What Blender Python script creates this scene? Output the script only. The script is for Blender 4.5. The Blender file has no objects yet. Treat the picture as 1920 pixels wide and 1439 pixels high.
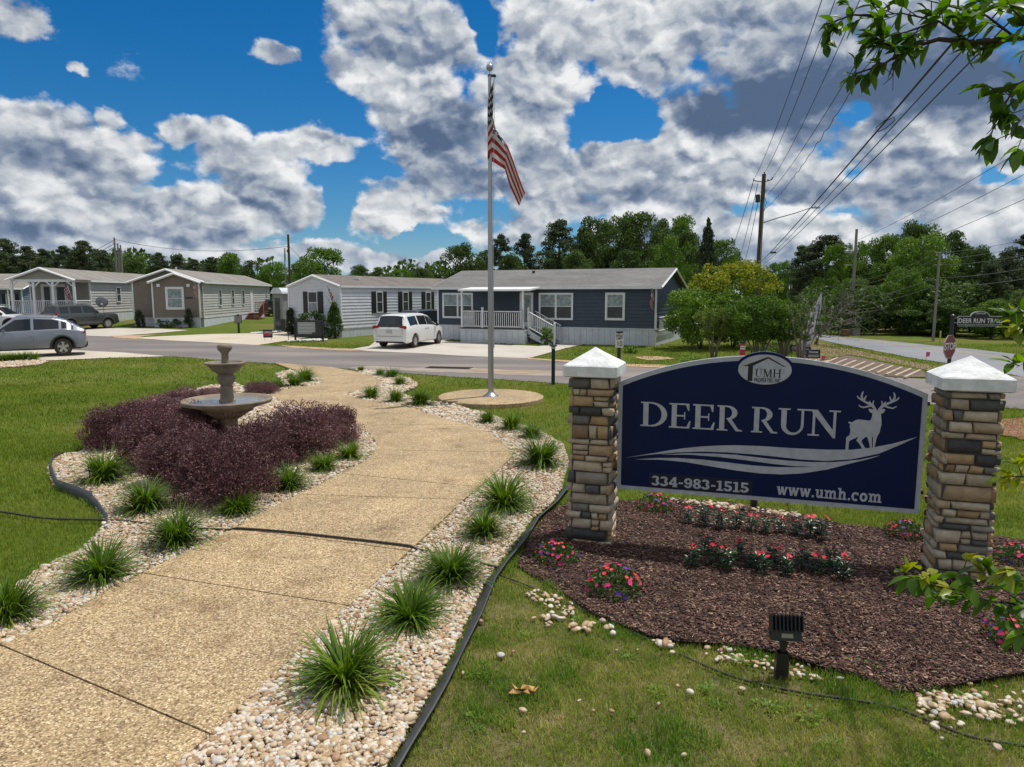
import bpy, bmesh, math, random
import numpy as np
from mathutils import Vector, Matrix
from mathutils.geometry import tessellate_polygon
PI = math.pi
R = math.radians
C = bpy.context.scene.collection
rnd = random.Random(11)
NR = np.random.RandomState(5)

# ------------------------------------------------------------------ camera
F = 1311.0; HC = 2.85; PIT = math.atan((719.5 - 552) / F)
CP, SP = math.cos(PIT), math.sin(PIT)
cam_d = bpy.data.cameras.new('camera'); cam = bpy.data.objects.new('camera', cam_d); C.objects.link(cam)
cam_d.sensor_width = 36; cam_d.lens = F / 1920 * 36; cam_d.clip_end = 5000; cam_d.clip_start = 0.05
cam.location = (0, 0, HC); cam.rotation_euler = (PI / 2 - PIT, 0, 0)
bpy.context.scene.camera = cam

def gz(x, y):
    a = min(max((y - 30) / 30, 0), 1); b = min(max((4 - x) / 36, 0), 1)
    return 0.8 * a * b
def gzn(X, Y):
    return 0.8 * np.clip((Y - 30) / 30, 0, 1) * np.clip((4 - X) / 36, 0, 1)
def ray(px, py):
    xc = (px - 960) / F; yu = (719.5 - py) / F
    return xc, CP + SP * yu, -SP + CP * yu
def P(px, py, h=0.0):
    dx, dy, dz = ray(px, py); z = h
    for _ in range(8):
        t = (HC - z) / -dz; z = gz(dx * t, dy * t) + h
    return Vector((dx * t, dy * t, z))
def at(px, py, Y):
    dx, dy, dz = ray(px, py); t = Y / dy
    return Vector((dx * t, Y, HC + dz * t))
def zat(Y, py):
    return at(960, py, Y).z
def along(p0, d, px, py=590):
    dx, dy, dz = ray(px, py); k = dx / dy
    return (k * p0[1] - p0[0]) / (d[0] - k * d[1])
def pg(pts):
    return [(P(a, b).x, P(a, b).y) for a, b in pts]
def inpoly(X, Y, poly):
    n = len(poly); c = np.zeros(X.shape, bool); j = n - 1
    for i in range(n):
        xi, yi = poly[i]; xj, yj = poly[j]
        if yi != yj:
            c ^= ((yi > Y) != (yj > Y)) & (X < (xj - xi) * (Y - yi) / (yj - yi) + xi)
        j = i
    return c

# ------------------------------------------------------------------ objects
def tag(o, label=None, cat=None, group=None, kind=None):
    if label: o['label'] = label
    if cat: o['category'] = cat
    if group: o['group'] = group
    if kind: o['kind'] = kind
    return o
def empty(name, loc=(0, 0, 0), rz=0.0, label=None, cat=None, group=None):
    o = bpy.data.objects.new(name, None); C.objects.link(o)
    o.location = loc; o.rotation_euler = (0, 0, rz); o.empty_display_size = .2
    return tag(o, label, cat, group)
def link(name, me, parent=None, loc=None, rz=0.0):
    o = bpy.data.objects.new(name, me); C.objects.link(o)
    if parent: o.parent = parent
    if loc is not None: o.location = loc
    if rz: o.rotation_euler = (0, 0, rz)
    return o
def copy_tree(o, parent=None):
    c = o.copy(); C.objects.link(c); c.parent = parent
    for ch in list(o.children): copy_tree(ch, c)
    return c
def dup(o, loc, rz=0.0, s=1.0, label=None, group=None):
    c = copy_tree(o); c.location = loc; c.rotation_euler = (0, 0, rz)
    c.scale = s if hasattr(s, '__len__') else (s, s, s)
    if label: c['label'] = label
    if group: c['group'] = group
    return c

class MB:
    """collects shapes, links them as one mesh object"""
    def __init__(s): s.v = []; s.f = []; s.uv = None
    def add(s, vs, fs):
        b = len(s.v); s.v += [tuple(v) for v in vs]; s.f += [tuple(b + i for i in f) for f in fs]
    def box(s, c, d, rz=0.0, M=None):
        x, y, z = d[0] / 2, d[1] / 2, d[2] / 2; vs = []
        cr, sr = math.cos(rz), math.sin(rz)
        for k in (-z, z):
            for a, b in ((-x, -y), (x, -y), (x, y), (-x, y)):
                v = Vector((a * cr - b * sr, a * sr + b * cr, k))
                if M: v = M @ v
                vs.append((c[0] + v[0], c[1] + v[1], c[2] + v[2]))
        s.add(vs, [(0, 3, 2, 1), (4, 5, 6, 7), (0, 1, 5, 4), (1, 2, 6, 5), (2, 3, 7, 6), (3, 0, 4, 7)])
        return s
    def bb(s, x0, x1, y0, y1, z0, z1):
        return s.box(((x0 + x1) / 2, (y0 + y1) / 2, (z0 + z1) / 2), (abs(x1 - x0), abs(y1 - y0), abs(z1 - z0)))
    def tube(s, pts, r, n=8, caps=True):
        pts = [Vector(p) for p in pts]; rs = r if hasattr(r, '__len__') else [r] * len(pts)
        b = len(s.v); up = None
        for i, p in enumerate(pts):
            d = (pts[min(i + 1, len(pts) - 1)] - pts[max(i - 1, 0)])
            d = d.normalized() if d.length > 1e-9 else Vector((0, 0, 1))
            if up is None: up = Vector((0, 0, 1)) if abs(d.z) < .9 else Vector((1, 0, 0))
            u = d.cross(up); u = u.normalized() if u.length > 1e-6 else Vector((1, 0, 0))
            w = u.cross(d).normalized(); up = w
            for k in range(n):
                a = 2 * PI * k / n
                s.v.append(tuple(p + (u * math.cos(a) + w * math.sin(a)) * rs[i]))
        for i in range(len(pts) - 1):
            for k in range(n):
                k2 = (k + 1) % n
                s.f.append((b + i * n + k, b + i * n + k2, b + (i + 1) * n + k2, b + (i + 1) * n + k))
        if caps:
            s.f.append(tuple(b + k for k in reversed(range(n))))
            s.f.append(tuple(b + (len(pts) - 1) * n + k for k in range(n)))
        return s
    def lathe(s, prof, c=(0, 0, 0), n=24, axis='z'):
        b = len(s.v)
        for r, z in prof:
            for k in range(n):
                a = 2 * PI * k / n
                if axis == 'z': s.v.append((c[0] + r * math.cos(a), c[1] + r * math.sin(a), c[2] + z))
                elif axis == 'y': s.v.append((c[0] + r * math.cos(a), c[1] + z, c[2] + r * math.sin(a)))
                else: s.v.append((c[0] + z, c[1] + r * math.cos(a), c[2] + r * math.sin(a)))
        for i in range(len(prof) - 1):
            for k in range(n):
                k2 = (k + 1) % n
                s.f.append((b + i * n + k, b + i * n + k2, b + (i + 1) * n + k2, b + (i + 1) * n + k))
        s.f.append(tuple(b + k for k in reversed(range(n))))
        s.f.append(tuple(b + (len(prof) - 1) * n + k for k in range(n)))
        return s
    def prism(s, pts, y0, y1, fn=None):
        """polygon pts (x,z) extruded in y"""
        fn = fn or (lambda x, y, z: (x, y, z))
        n = len(pts); tr = tessellate_polygon([[Vector((p[0], p[1], 0)) for p in pts]])
        vs = [fn(p[0], y0, p[1]) for p in pts] + [fn(p[0], y1, p[1]) for p in pts]
        fs = [tuple(t) for t in tr] + [tuple(n + i for i in reversed(t)) for t in tr]
        fs += [(i, (i + 1) % n, n + (i + 1) % n, n + i) for i in range(n)]
        s.add(vs, fs); return s
    def build(s, name, mat, parent=None, smooth=False, loc=None, rz=0.0, fix=True, angle=None):
        me = bpy.data.meshes.new(name); me.from_pydata(s.v, [], s.f)
        if fix:
            bm = bmesh.new(); bm.from_mesh(me); bmesh.ops.recalc_face_normals(bm, faces=bm.faces); bm.to_mesh(me); bm.free()
        me.update()
        if mat: me.materials.append(mat)
        if smooth:
            me.polygons.foreach_set('use_smooth', [True] * len(me.polygons))
            if angle: me.set_sharp_from_angle(angle=R(angle))
        return link(name, me, parent, loc, rz)

def mass_mesh(name, V, Fc, mat, smooth=False):
    V = np.ascontiguousarray(V, np.float32).reshape(-1, 3); Fc = np.ascontiguousarray(Fc, np.int32)
    me = bpy.data.meshes.new(name); nf, k = Fc.shape
    me.vertices.add(len(V)); me.vertices.foreach_set('co', V.ravel())
    me.loops.add(nf * k); me.loops.foreach_set('vertex_index', Fc.ravel())
    me.polygons.add(nf); me.polygons.foreach_set('loop_start', np.arange(0, nf * k, k, dtype=np.int32))
    if smooth: me.polygons.foreach_set('use_smooth', np.ones(nf, bool))
    me.update(calc_edges=True); me.materials.append(mat)
    return me
def quads(V):
    n = V.shape[0]; return np.arange(n * 4, dtype=np.int32).reshape(n, 4)

# ------------------------------------------------------------------ materials
def nm(name):
    m = bpy.data.materials.new(name); m.use_nodes = True
    nt = m.node_tree; b = nt.nodes['Principled BSDF']; return m, nt, b
def col(c): return (c[0], c[1], c[2], 1)
def node(nt, t, **kw):
    n = nt.nodes.new(t)
    for k, v in kw.items():
        if k.startswith('i_'): n.inputs[k[2:]].default_value = v
        else: setattr(n, k, v)
    return n
def ramp(nt, fac, stops, interp='LINEAR'):
    r = nt.nodes.new('ShaderNodeValToRGB'); r.color_ramp.interpolation = interp
    e = r.color_ramp.elements
    while len(e) > 1: e.remove(e[-1])
    e[0].position = stops[0][0]; e[0].color = col(stops[0][1])
    for p, c in stops[1:]:
        q = e.new(p); q.color = col(c)
    nt.links.new(fac, r.inputs[0]); return r.outputs[0]
def noise(nt, scale, detail=4, rough=.55, coord='Object', vec=None, sc=None, dist=0):
    n = node(nt, 'ShaderNodeTexNoise'); n.inputs['Scale'].default_value = scale
    n.inputs['Detail'].default_value = detail; n.inputs['Roughness'].default_value = rough
    n.inputs['Distortion'].default_value = dist
    if vec is None:
        tc = node(nt, 'ShaderNodeTexCoord'); vec = tc.outputs[coord]
    if sc:
        mp = node(nt, 'ShaderNodeMapping'); mp.inputs['Scale'].default_value = sc
        nt.links.new(vec, mp.inputs[0]); vec = mp.outputs[0]
    nt.links.new(vec, n.inputs['Vector']); return n.outputs[0]
def bump(nt, b, h, strength=.3, dist=.01):
    n = node(nt, 'ShaderNodeBump'); n.inputs['Strength'].default_value = strength; n.inputs['Distance'].default_value = dist
    nt.links.new(h, n.inputs['Height']); nt.links.new(n.outputs[0], b.inputs['Normal'])
def mixc(nt, f, a, b, bt='MIX'):
    m = node(nt, 'ShaderNodeMix', data_type='RGBA', blend_type=bt)
    for s, v in ((0, f), (6, a), (7, b)):
        if hasattr(v, 'links') or hasattr(v, 'is_linked'): nt.links.new(v, m.inputs[s])
        elif s == 0: m.inputs[0].default_value = v
        else: m.inputs[s].default_value = col(v)
    return m.outputs[2]
def math_(nt, op, a, b=None, c=None, clamp=False):
    m = node(nt, 'ShaderNodeMath', operation=op); m.use_clamp = clamp
    for i, v in enumerate((a, b, c)):
        if v is None: continue
        if hasattr(v, 'is_linked'): nt.links.new(v, m.inputs[i])
        else: m.inputs[i].default_value = v
    return m.outputs[0]
def mat(name, c, rough=.6, metal=0.0, c2=None, scale=8, bmp=0, bscale=60, spec=.5, coat=0, sc=None, detail=4, bdist=.01):
    m, nt, b = nm(name)
    b.inputs['Base Color'].default_value = col(c); b.inputs['Roughness'].default_value = rough
    b.inputs['Metallic'].default_value = metal; b.inputs['Specular IOR Level'].default_value = spec
    if coat: b.inputs['Coat Weight'].default_value = coat; b.inputs['Coat Roughness'].default_value = .06
    if c2: nt.links.new(ramp(nt, noise(nt, scale, detail, sc=sc), [(.32, c), (.68, c2)]), b.inputs['Base Color'])
    if bmp: bump(nt, b, noise(nt, bscale, 5), bmp, bdist)
    return m
def leaf_mat(name, stops, rough=.55, trans=.25, var=.25, lf=.9, lw=.38, spec=.35):
    """leaves: colour varies from leaf to leaf and slowly through the plant"""
    m, nt, b = nm(name)
    g = node(nt, 'ShaderNodeNewGeometry'); oi = node(nt, 'ShaderNodeObjectInfo')
    f = math_(nt, 'MULTIPLY_ADD', g.outputs['Random Per Island'], 1 - lw, math_(nt, 'MULTIPLY', math_(nt, 'MULTIPLY_ADD', noise(nt, lf, 4), 2.2, -.6), lw))
    f = math_(nt, 'MULTIPLY_ADD', math_(nt, 'SUBTRACT', oi.outputs['Random'], .5), var, f, clamp=True)
    cc = ramp(nt, f, stops); nt.links.new(cc, b.inputs['Base Color'])
    b.inputs['Roughness'].default_value = rough; b.inputs['Specular IOR Level'].default_value = spec
    if trans:
        t = node(nt, 'ShaderNodeBsdfTranslucent'); mx = node(nt, 'ShaderNodeMixShader'); mx.inputs[0].default_value = trans
        hs = node(nt, 'ShaderNodeHueSaturation'); hs.inputs['Value'].default_value = 1.5; hs.inputs['Saturation'].default_value = 1.1
        nt.links.new(cc, hs.inputs['Color']); nt.links.new(hs.outputs[0], t.inputs[0])
        out = nt.nodes['Material Output']
        nt.links.new(b.outputs[0], mx.inputs[1]); nt.links.new(t.outputs[0], mx.inputs[2]); nt.links.new(mx.outputs[0], out.inputs[0])
    return m
def island_mat(name, stops, rough=.7, nscale=30, namp=.35, bmp=.3, bscale=80, interp='LINEAR', bdist=.004, spec=.4):
    m, nt, b = nm(name); g = node(nt, 'ShaderNodeNewGeometry')
    cc = ramp(nt, g.outputs['Random Per Island'], stops, interp)
    n = noise(nt, nscale, 5); v = ramp(nt, n, [(.25, (1 - namp,) * 3), (.75, (1 + namp * .6,) * 3)])
    nt.links.new(mixc(nt, 1.0, cc, v, 'MULTIPLY'), b.inputs['Base Color'])
    b.inputs['Roughness'].default_value = rough; b.inputs['Specular IOR Level'].default_value = spec
    if bmp: bump(nt, b, noise(nt, bscale, 5), bmp, bdist)
    return m

M = {}
M['white'] = mat('white_paint', (.74, .75, .76), .45, c2=(.66, .67, .69), scale=3)
M['trim'] = mat('white_trim', (.72, .73, .74), .4, c2=(.64, .65, .67), scale=2)
M['black'] = mat('black_metal', (.012, .012, .013), .4, c2=(.02, .02, .02), scale=20)
M['rubber'] = mat('black_rubber', (.02, .019, .018), .75, c2=(.045, .035, .028), scale=12)
M['steel'] = mat('brushed_aluminium', (.42, .42, .43), .35, .85, c2=(.33, .33, .34), scale=30, sc=(1, 1, .02))
M['wood_pole'] = mat('weathered_pole_wood', (.10, .075, .055), .85, c2=(.055, .04, .03), scale=14, sc=(1, 1, .06), bmp=.4)
M['wood_grey'] = mat('grey_pole_wood', (.26, .25, .22), .85, c2=(.17, .16, .14), scale=10, sc=(1, 1, .06), bmp=.3)
M['bark'] = mat('bark', (.11, .085, .06), .9, c2=(.05, .038, .028), scale=9, sc=(1, 1, .25), bmp=.6)
M['bark_pale'] = mat('pale_bark', (.26, .22, .17), .8, c2=(.15, .12, .09), scale=9, sc=(1, 1, .25), bmp=.3)
M['glass'] = mat('window_glass', (.035, .045, .055), .06, spec=.7, c2=(.06, .075, .085), scale=1.2)
M['curtain'] = mat('pale_curtain', (.30, .36, .37), .25, c2=(.13, .17, .19), scale=5, detail=2, spec=.7)
M['screen'] = mat('dark_screen', (.05, .058, .06), .35, c2=(.025, .03, .033), scale=2)
M['carglass'] = mat('tinted_glass', (.014, .018, .023), .12, spec=.6)
SUN_E = 3.1; SKY_S = .11; CLOUD_V = .70; EXPO = 0.40; SKYV = .54
# ------------------------------------------------------------------ ground outlines (points picked on the ground)
PATH_L = [(-260, 1345), (0, 1222), (90, 1183), (150, 1150), (210, 1112), (265, 1085), (330, 1055), (440, 1000), (480, 975), (560, 935), (640, 895), (690, 868), (703, 850), (704, 835), (695, 820), (665, 803), (620, 788), (570, 770), (530, 757), (505, 745), (537, 733), (587, 727), (602, 721), (598, 712), (575, 701), (543, 694), (514, 683)]
PATH_R = [(130, 1640), (345, 1439), (397, 1394), (480, 1314), (518, 1276), (567, 1233), (655, 1148), (701, 1107), (768, 1043), (819, 995), (871, 945), (898, 921), (922, 900), (943, 880), (960, 864), (960, 854), (951, 840), (929, 825), (907, 813), (874, 801), (824, 787), (773, 770), (716, 761), (670, 750), (646, 743), (675, 735), (703, 728), (712, 720), (699, 710), (672, 701), (621, 691)]
MULCH = [(1054, 950), (1023, 969), (990, 1017), (968, 1064), (1009, 1089), (1059, 1120), (1107, 1156), (1151, 1175), (1218, 1203), (1273, 1214), (1357, 1220), (1440, 1233), (1494, 1248), (1550, 1267), (1610, 1280), (1677, 1308), (1722, 1305), (1775, 1297), (1868, 1282), (1960, 1270), (2120, 1230), (2180, 1120), (2060, 1040), (1950, 1022), (1880, 1010), (1726, 994), (1625, 992), (1557, 982), (1497, 967), (1429, 957), (1363, 945), (1254, 939), (1160, 943)]
BED_A = [(-200, 1315), (0, 1222), (90, 1183), (150, 1150), (210, 1112), (265, 1085), (330, 1055), (440, 1000), (480, 975), (560, 935), (640, 895), (690, 868), (703, 850), (704, 835), (695, 820), (665, 803), (620, 788), (570, 770), (530, 757), (505, 745), (490, 735), (440, 722), (380, 728), (300, 748), (235, 772), (200, 800), (170, 840), (149, 853), (120, 854), (102, 865), (90, 880), (93, 895), (102, 916), (128, 925), (161, 940), (179, 955), (194, 975), (188, 1003), (152, 1038), (81, 1068), (50, 1098), (0, 1125), (-120, 1180)]
BED_B = [(516, 703), (543, 696), (575, 701), (598, 712), (602, 721), (587, 727), (537, 733), (505, 745), (488, 740), (500, 728), (530, 716)]
BED_C = [(345, 1439), (397, 1394), (480, 1314), (518, 1276), (567, 1233), (655, 1148), (701, 1107), (768, 1043), (819, 995), (871, 945), (898, 921), (922, 900), (943, 880), (960, 864), (960, 854), (951, 840), (929, 825), (907, 813), (874, 801), (824, 787), (773, 770), (716, 761), (670, 750), (646, 743), (675, 735), (703, 728), (712, 720), (699, 710), (672, 701), (667, 696), (704, 697), (740, 704), (768, 713), (780, 720), (781, 727), (764, 735), (752, 741), (778, 749), (802, 756), (826, 758), (860, 765), (895, 775), (931, 785), (963, 797), (994, 804), (1027, 820), (1056, 838), (1066, 870), (1054, 919), (1034, 948), (996, 980), (968, 1022), (938, 1061), (911, 1096), (879, 1166), (850, 1230), (815, 1297), (783, 1346), (735, 1432), (600, 1640), (130, 1640)]
BED_D = [(-60, 694), (-60, 676), (60, 672), (92, 680), (70, 686), (30, 690)]
ROAD_UP = [(-700, 596), (-300, 606), (0, 620), (156, 630), (208, 632), (250, 636), (312, 639), (396, 643), (483, 648), (546, 651), (608, 655), (650, 657), (702, 660), (800, 664), (843, 667), (927, 671), (989, 673), (1072, 679), (1160, 686), (1258, 690), (1400, 695), (1560, 700), (1671, 708), (1735, 712), (1800, 706), (1900, 706)]
ROAD_LO = [(2500, 830), (1900, 767), (1740, 760), (1500, 746), (1300, 735), (1160, 727), (1056, 720), (1035, 719), (947, 713), (843, 707), (767, 701), (704, 697), (621, 690), (516, 683), (462, 679), (396, 675), (354, 671), (312, 669), (229, 662), (146, 658), (0, 650), (-300, 635), (-700, 615)]
ROAD = ROAD_UP + [(2500, 745)] + ROAD_LO
MAIN_LO = [(900, 592), (1200, 600), (1380, 614), (1450, 621), (1522, 634), (1574, 646), (1653, 661), (1719, 674), (1776, 682), (1850, 695), (1920, 708), (2600, 830)]
MAIN_UP = [(3000, 770), (1920, 667), (1828, 656), (1752, 649), (1653, 639), (1585, 633), (1544, 629), (1450, 613), (1380, 606), (1200, 594), (900, 586)]
MAINR = MAIN_LO + MAIN_UP
DRIVES = {
 'upper': [(-120, 606), (90, 612), (150, 616), (221, 615), (300, 617), (354, 620), (310, 624), (271, 627), (242, 629), (208, 632), (156, 630), (0, 620), (-120, 614)],
 'middle': [(244, 634.5), (271, 633), (400, 627), (471, 626), (500, 627), (555, 621), (610, 620), (640, 620), (640, 628), (585, 633), (540, 639), (504, 645), (483, 648), (396, 643), (312, 639)],
 'van': [(650, 657), (692, 650), (706, 640), (740, 632), (790, 626), (831, 628), (864, 632), (831, 641), (877, 643), (940, 647), (1010, 650), (1060, 643), (1106, 643.5), (1045, 658), (1010, 668), (989, 673), (927, 671), (843, 667), (800, 664), (702, 660)],
 'lower': [(-200, 644), (0, 650), (146, 658), (229, 662), (312, 669), (260, 671), (208, 672), (90, 677), (-60, 681), (-300, 684)],
}
PAD_C = P(920.5, 743, .12); PAD_R = 1.42
G = {k: pg(v) for k, v in dict(path=PATH_L + PATH_R[::-1], mulch=MULCH, a=BED_A, b=BED_B, c=BED_C, d=BED_D, road=ROAD, main=MAINR).items()}
for k, v in DRIVES.items(): G['dr_' + k] = pg(v)

def sheet(name, poly, h, m, step=2.0, fn=None, skirt=0, kind='structure', parent=None):
    """flat polygon draped on the terrain, h above it"""
    bm = bmesh.new(); vs = [bm.verts.new((x, y, 0)) for x, y in poly]; f = bm.faces.new(vs)
    bmesh.ops.triangulate(bm, faces=[f])
    xs = [p[0] for p in poly]; ys = [p[1] for p in poly]
    def cut(a, b, axis):
        t = math.ceil(a / step) * step
        while t < b:
            co = (t, 0, 0) if axis == 0 else (0, t, 0); no = (1, 0, 0) if axis == 0 else (0, 1, 0)
            bmesh.ops.bisect_plane(bm, geom=bm.verts[:] + bm.edges[:] + bm.faces[:], plane_co=co, plane_no=no); t += step
    if step: cut(max(min(xs), -80), min(max(xs), 60), 0); cut(max(min(ys), 0), min(max(ys), 90), 1)
    for v in bm.verts:
        v.co.z = gz(v.co.x, v.co.y) + h + (fn(v.co.x, v.co.y) if fn else 0)
    if skirt:
        ed = [e for e in bm.edges if len(e.link_faces) == 1]
        r = bmesh.ops.extrude_edge_only(bm, edges=ed)
        for v in r['geom']:
            if isinstance(v, bmesh.types.BMVert): v.co.z -= skirt
    bmesh.ops.recalc_face_normals(bm, faces=bm.faces)
    up = [f for f in bm.faces if abs(f.normal.z) > .7]
    if up and sum(f.normal.z for f in up) < 0: bmesh.ops.reverse_faces(bm, faces=bm.faces)
    me = bpy.data.meshes.new(name); bm.to_mesh(me); bm.free(); me.materials.append(m)
    o = link(name, me, parent)
    if kind: tag(o, kind=kind)
    return o

# --- materials of the ground
def lawn_material():
    m, nt, b = nm('lawn_turf')
    tc = node(nt, 'ShaderNodeTexCoord'); o = tc.outputs['Object']
    n1 = noise(nt, .22, 4, vec=o); n2 = noise(nt, 6, 5, vec=o); n3 = noise(nt, 60, 3, vec=o)
    g = ramp(nt, n2, [(.3, (.065, .095, .011)), (.55, (.095, .135, .015)), (.75, (.145, .175, .028))])
    d = ramp(nt, n3, [(.3, (.72, .72, .72)), (.7, (1.25, 1.25, 1.2))])
    g = mixc(nt, 1.0, g, d, 'MULTIPLY')
    dry = ramp(nt, n1, [(.47, (0, 0, 0)), (.66, (.8, .8, .8))])
    g = mixc(nt, dry, g, (.17, .135, .045))
    sp = node(nt, 'ShaderNodeSeparateXYZ'); nt.links.new(o, sp.inputs[0])
    # thin, drier turf on the near side of the mulch bed
    near = ramp(nt, math_(nt, 'MULTIPLY_ADD', sp.outputs['Y'], -.14, 1.28), [(.25, (0, 0, 0)), (.5, (1, 1, 1))])
    nr = math_(nt, 'MULTIPLY', near, math_(nt, 'GREATER_THAN', sp.outputs['X'], -1.2))
    soil = ramp(nt, noise(nt, 2.6, 5, vec=o), [(.42, (.095, .095, .032)), (.66, (.22, .165, .095))])
    g = mixc(nt, nr, g, soil)
    nt.links.new(g, b.inputs['Base Color']); b.inputs['Roughness'].default_value = .95; b.inputs['Specular IOR Level'].default_value = .15
    bump(nt, b, n3, .8, .03); return m
M['lawn'] = lawn_material()
def asphalt(name, c1, c2, c3):
    m, nt, b = nm(name)
    tc = node(nt, 'ShaderNodeTexCoord'); o = tc.outputs['Object']
    n1 = noise(nt, .35, 5, vec=o, sc=(.35, 1.6, 1)); n2 = noise(nt, 90, 3, vec=o)
    g = ramp(nt, n1, [(.3, c1), (.5, c2), (.72, c3)])
    d = ramp(nt, n2, [(.3, (.78,) * 3), (.7, (1.2,) * 3)])
    nt.links.new(mixc(nt, 1.0, g, d, 'MULTIPLY'), b.inputs['Base Color']); b.inputs['Roughness'].default_value = .85
    bump(nt, b, n2, .4, .006); return m
M['asphalt'] = asphalt('park_asphalt', (.125, .108, .105), (.165, .145, .138), (.26, .22, .19))
M['main_asphalt'] = asphalt('main_asphalt', (.17, .175, .195), (.20, .205, .225), (.24, .24, .25))
def concrete(name, c1, c2, stain):
    m, nt, b = nm(name)
    tc = node(nt, 'ShaderNodeTexCoord'); o = tc.outputs['Object']
    n1 = noise(nt, .5, 6, vec=o); n2 = noise(nt, 40, 3, vec=o)
    g = ramp(nt, n1, [(.3, c1), (.6, c2), (.78, stain)])
    d = ramp(nt, n2, [(.3, (.85,) * 3), (.7, (1.1,) * 3)])
    nt.links.new(mixc(nt, 1.0, g, d, 'MULTIPLY'), b.inputs['Base Color']); b.inputs['Roughness'].default_value = .8
    bump(nt, b, n2, .3, .004); return m
M['concrete'] = concrete('drive_concrete', (.56, .49, .39), (.49, .43, .34), (.47, .36, .24))
M['pale_concrete'] = concrete('pale_concrete', (.52, .48, .42), (.46, .42, .36), (.40, .33, .26))
M['redsoil'] = mat('red_soil', (.36, .22, .13), .95, c2=(.47, .34, .22), scale=2.2, bmp=.5, bscale=25, bdist=.03)
M['darksoil'] = mat('dark_soil', (.16, .10, .065), .95, c2=(.28, .20, .12), scale=5, bmp=.8, bscale=14, bdist=.08)
def aggregate():
    m, nt, b = nm('exposed_aggregate')
    tc = node(nt, 'ShaderNodeTexCoord'); o = tc.outputs['Object']
    v = node(nt, 'ShaderNodeTexVoronoi'); v.inputs['Scale'].default_value = 74; nt.links.new(o, v.inputs['Vector'])
    sep = node(nt, 'ShaderNodeSeparateColor'); nt.links.new(v.outputs['Color'], sep.inputs[0])
    g = ramp(nt, sep.outputs[0], [(0, (.15, .105, .06)), (.22, (.34, .245, .135)), (.6, (.48, .36, .20)), (.85, (.61, .49, .31)), (1, (.78, .67, .47))])
    gap = ramp(nt, v.outputs['Distance'], [(.35, (1, 1, 1)), (.8, (.60, .53, .46))])
    g = mixc(nt, 1.0, g, gap, 'MULTIPLY')
    big = ramp(nt, noise(nt, .9, 5, vec=o), [(.3, (.76, .74, .70)), (.7, (1.12, 1.08, 1.02))])
    g = mixc(nt, 1.0, g, big, 'MULTIPLY')
    st = ramp(nt, noise(nt, 2.4, 6, vec=o), [(.54, (1, 1, 1)), (.72, (.70, .65, .58))])
    g = mixc(nt, 1.0, g, st, 'MULTIPLY')
    nt.links.new(g, b.inputs['Base Color']); b.inputs['Roughness'].default_value = .7
    bump(nt, b, v.outputs['Distance'], -.7, .006); return m
M['aggregate'] = aggregate()
M['gravel_base'] = mat('gravel_bed_base', (.30, .25, .18), .95, c2=(.50, .45, .36), scale=40, bmp=.6, bscale=45, bdist=.02)
M['mulch_base'] = mat('mulch_base', (.035, .022, .017), .95, c2=(.06, .038, .03), scale=25, bmp=.8, bscale=60, bdist=.02)

# --- terrain
xs = sorted(set([-900, -600, -400, -300, -200, -150, -120, -100] + list(range(-84, 63, 2)) + [80, 100, 140, 200, 300, 450, 700, 1000]))
ys = sorted(set([-60, -30, -12] + list(range(-4, 92, 2)) + [100, 120, 150, 200, 300, 450, 700, 1100, 2000]))
V = [(x, y, gz(x, y)) for y in ys for x in xs]; nx = len(xs)
Fc = [(j * nx + i, j * nx + i + 1, (j + 1) * nx + i + 1, (j + 1) * nx + i) for j in range(len(ys) - 1) for i in range(nx - 1)]
me = bpy.data.meshes.new('ground'); me.from_pydata(V, [], Fc); me.update(); me.materials.append(M['lawn'])
tag(link('ground', me), kind='structure')

sheet('park_road', G['road'], .012, M['asphalt'])
sheet('main_road', G['main'], .018, M['main_asphalt'])
sheet('driveway_upper', G['dr_upper'], .022, M['pale_concrete'])
sheet('driveway_middle', G['dr_middle'], .022, M['concrete'])
sheet('driveway_van', G['dr_van'], .022, M['pale_concrete'])
sheet('driveway_lower', G['dr_lower'], .022, M['concrete'])
# bare soil beside the roads
def ragged(pts, amp=.25, seed=1, n=4):
    r = random.Random(seed); out = []
    for i, a in enumerate(pts):
        b = pts[(i + 1) % len(pts)]
        for k in range(n):
            t = k / n; out.append((a[0] + (b[0] - a[0]) * t + r.uniform(-amp, amp), a[1] + (b[1] - a[1]) * t + r.uniform(-amp, amp)))
    return out
for i, (pts, amp) in enumerate([
    ([(989, 672), (1072, 677.5), (1160, 684), (1258, 686), (1340, 690), (1258, 692), (1160, 688), (1072, 681), (989, 675)], .12),
    ([(520, 648), (546, 649), (608, 653), (660, 655), (690, 658), (650, 659), (600, 656.5), (546, 653)], .1),
    ([(200, 631), (244, 629.5), (290, 629), (262, 633), (262, 637), (225, 636)], .15),
    ([(1192, 671), (1215, 669), (1252, 671), (1262, 674), (1235, 677), (1205, 676)], .2),
    ([(1330, 681), (1372, 678), (1405, 684), (1350, 688)], .2),
    ([(1622, 607), (1720, 612), (1700, 619), (1640, 619)], .4)]):
    sheet('bare_soil', ragged(pg(pts), amp, i), .027, M['redsoil'])
sheet('bare_soil', ragged(pg([(1870, 792), (1940, 781), (2060, 790), (2040, 826), (1930, 828), (1862, 816)]), .1, 8), .03, mat('red_clay', (.20, .075, .045), .95, c2=(.30, .15, .09), scale=7, bmp=.9, bscale=18, bdist=.05))
sheet('road_verge', ragged(pg([(1500, 640), (1560, 647), (1640, 666), (1720, 681), (1768, 690), (1750, 699), (1690, 684), (1625, 671), (1590, 666), (1540, 676), (1500, 678)]), .12, 9), .016, M['darksoil'])
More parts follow.
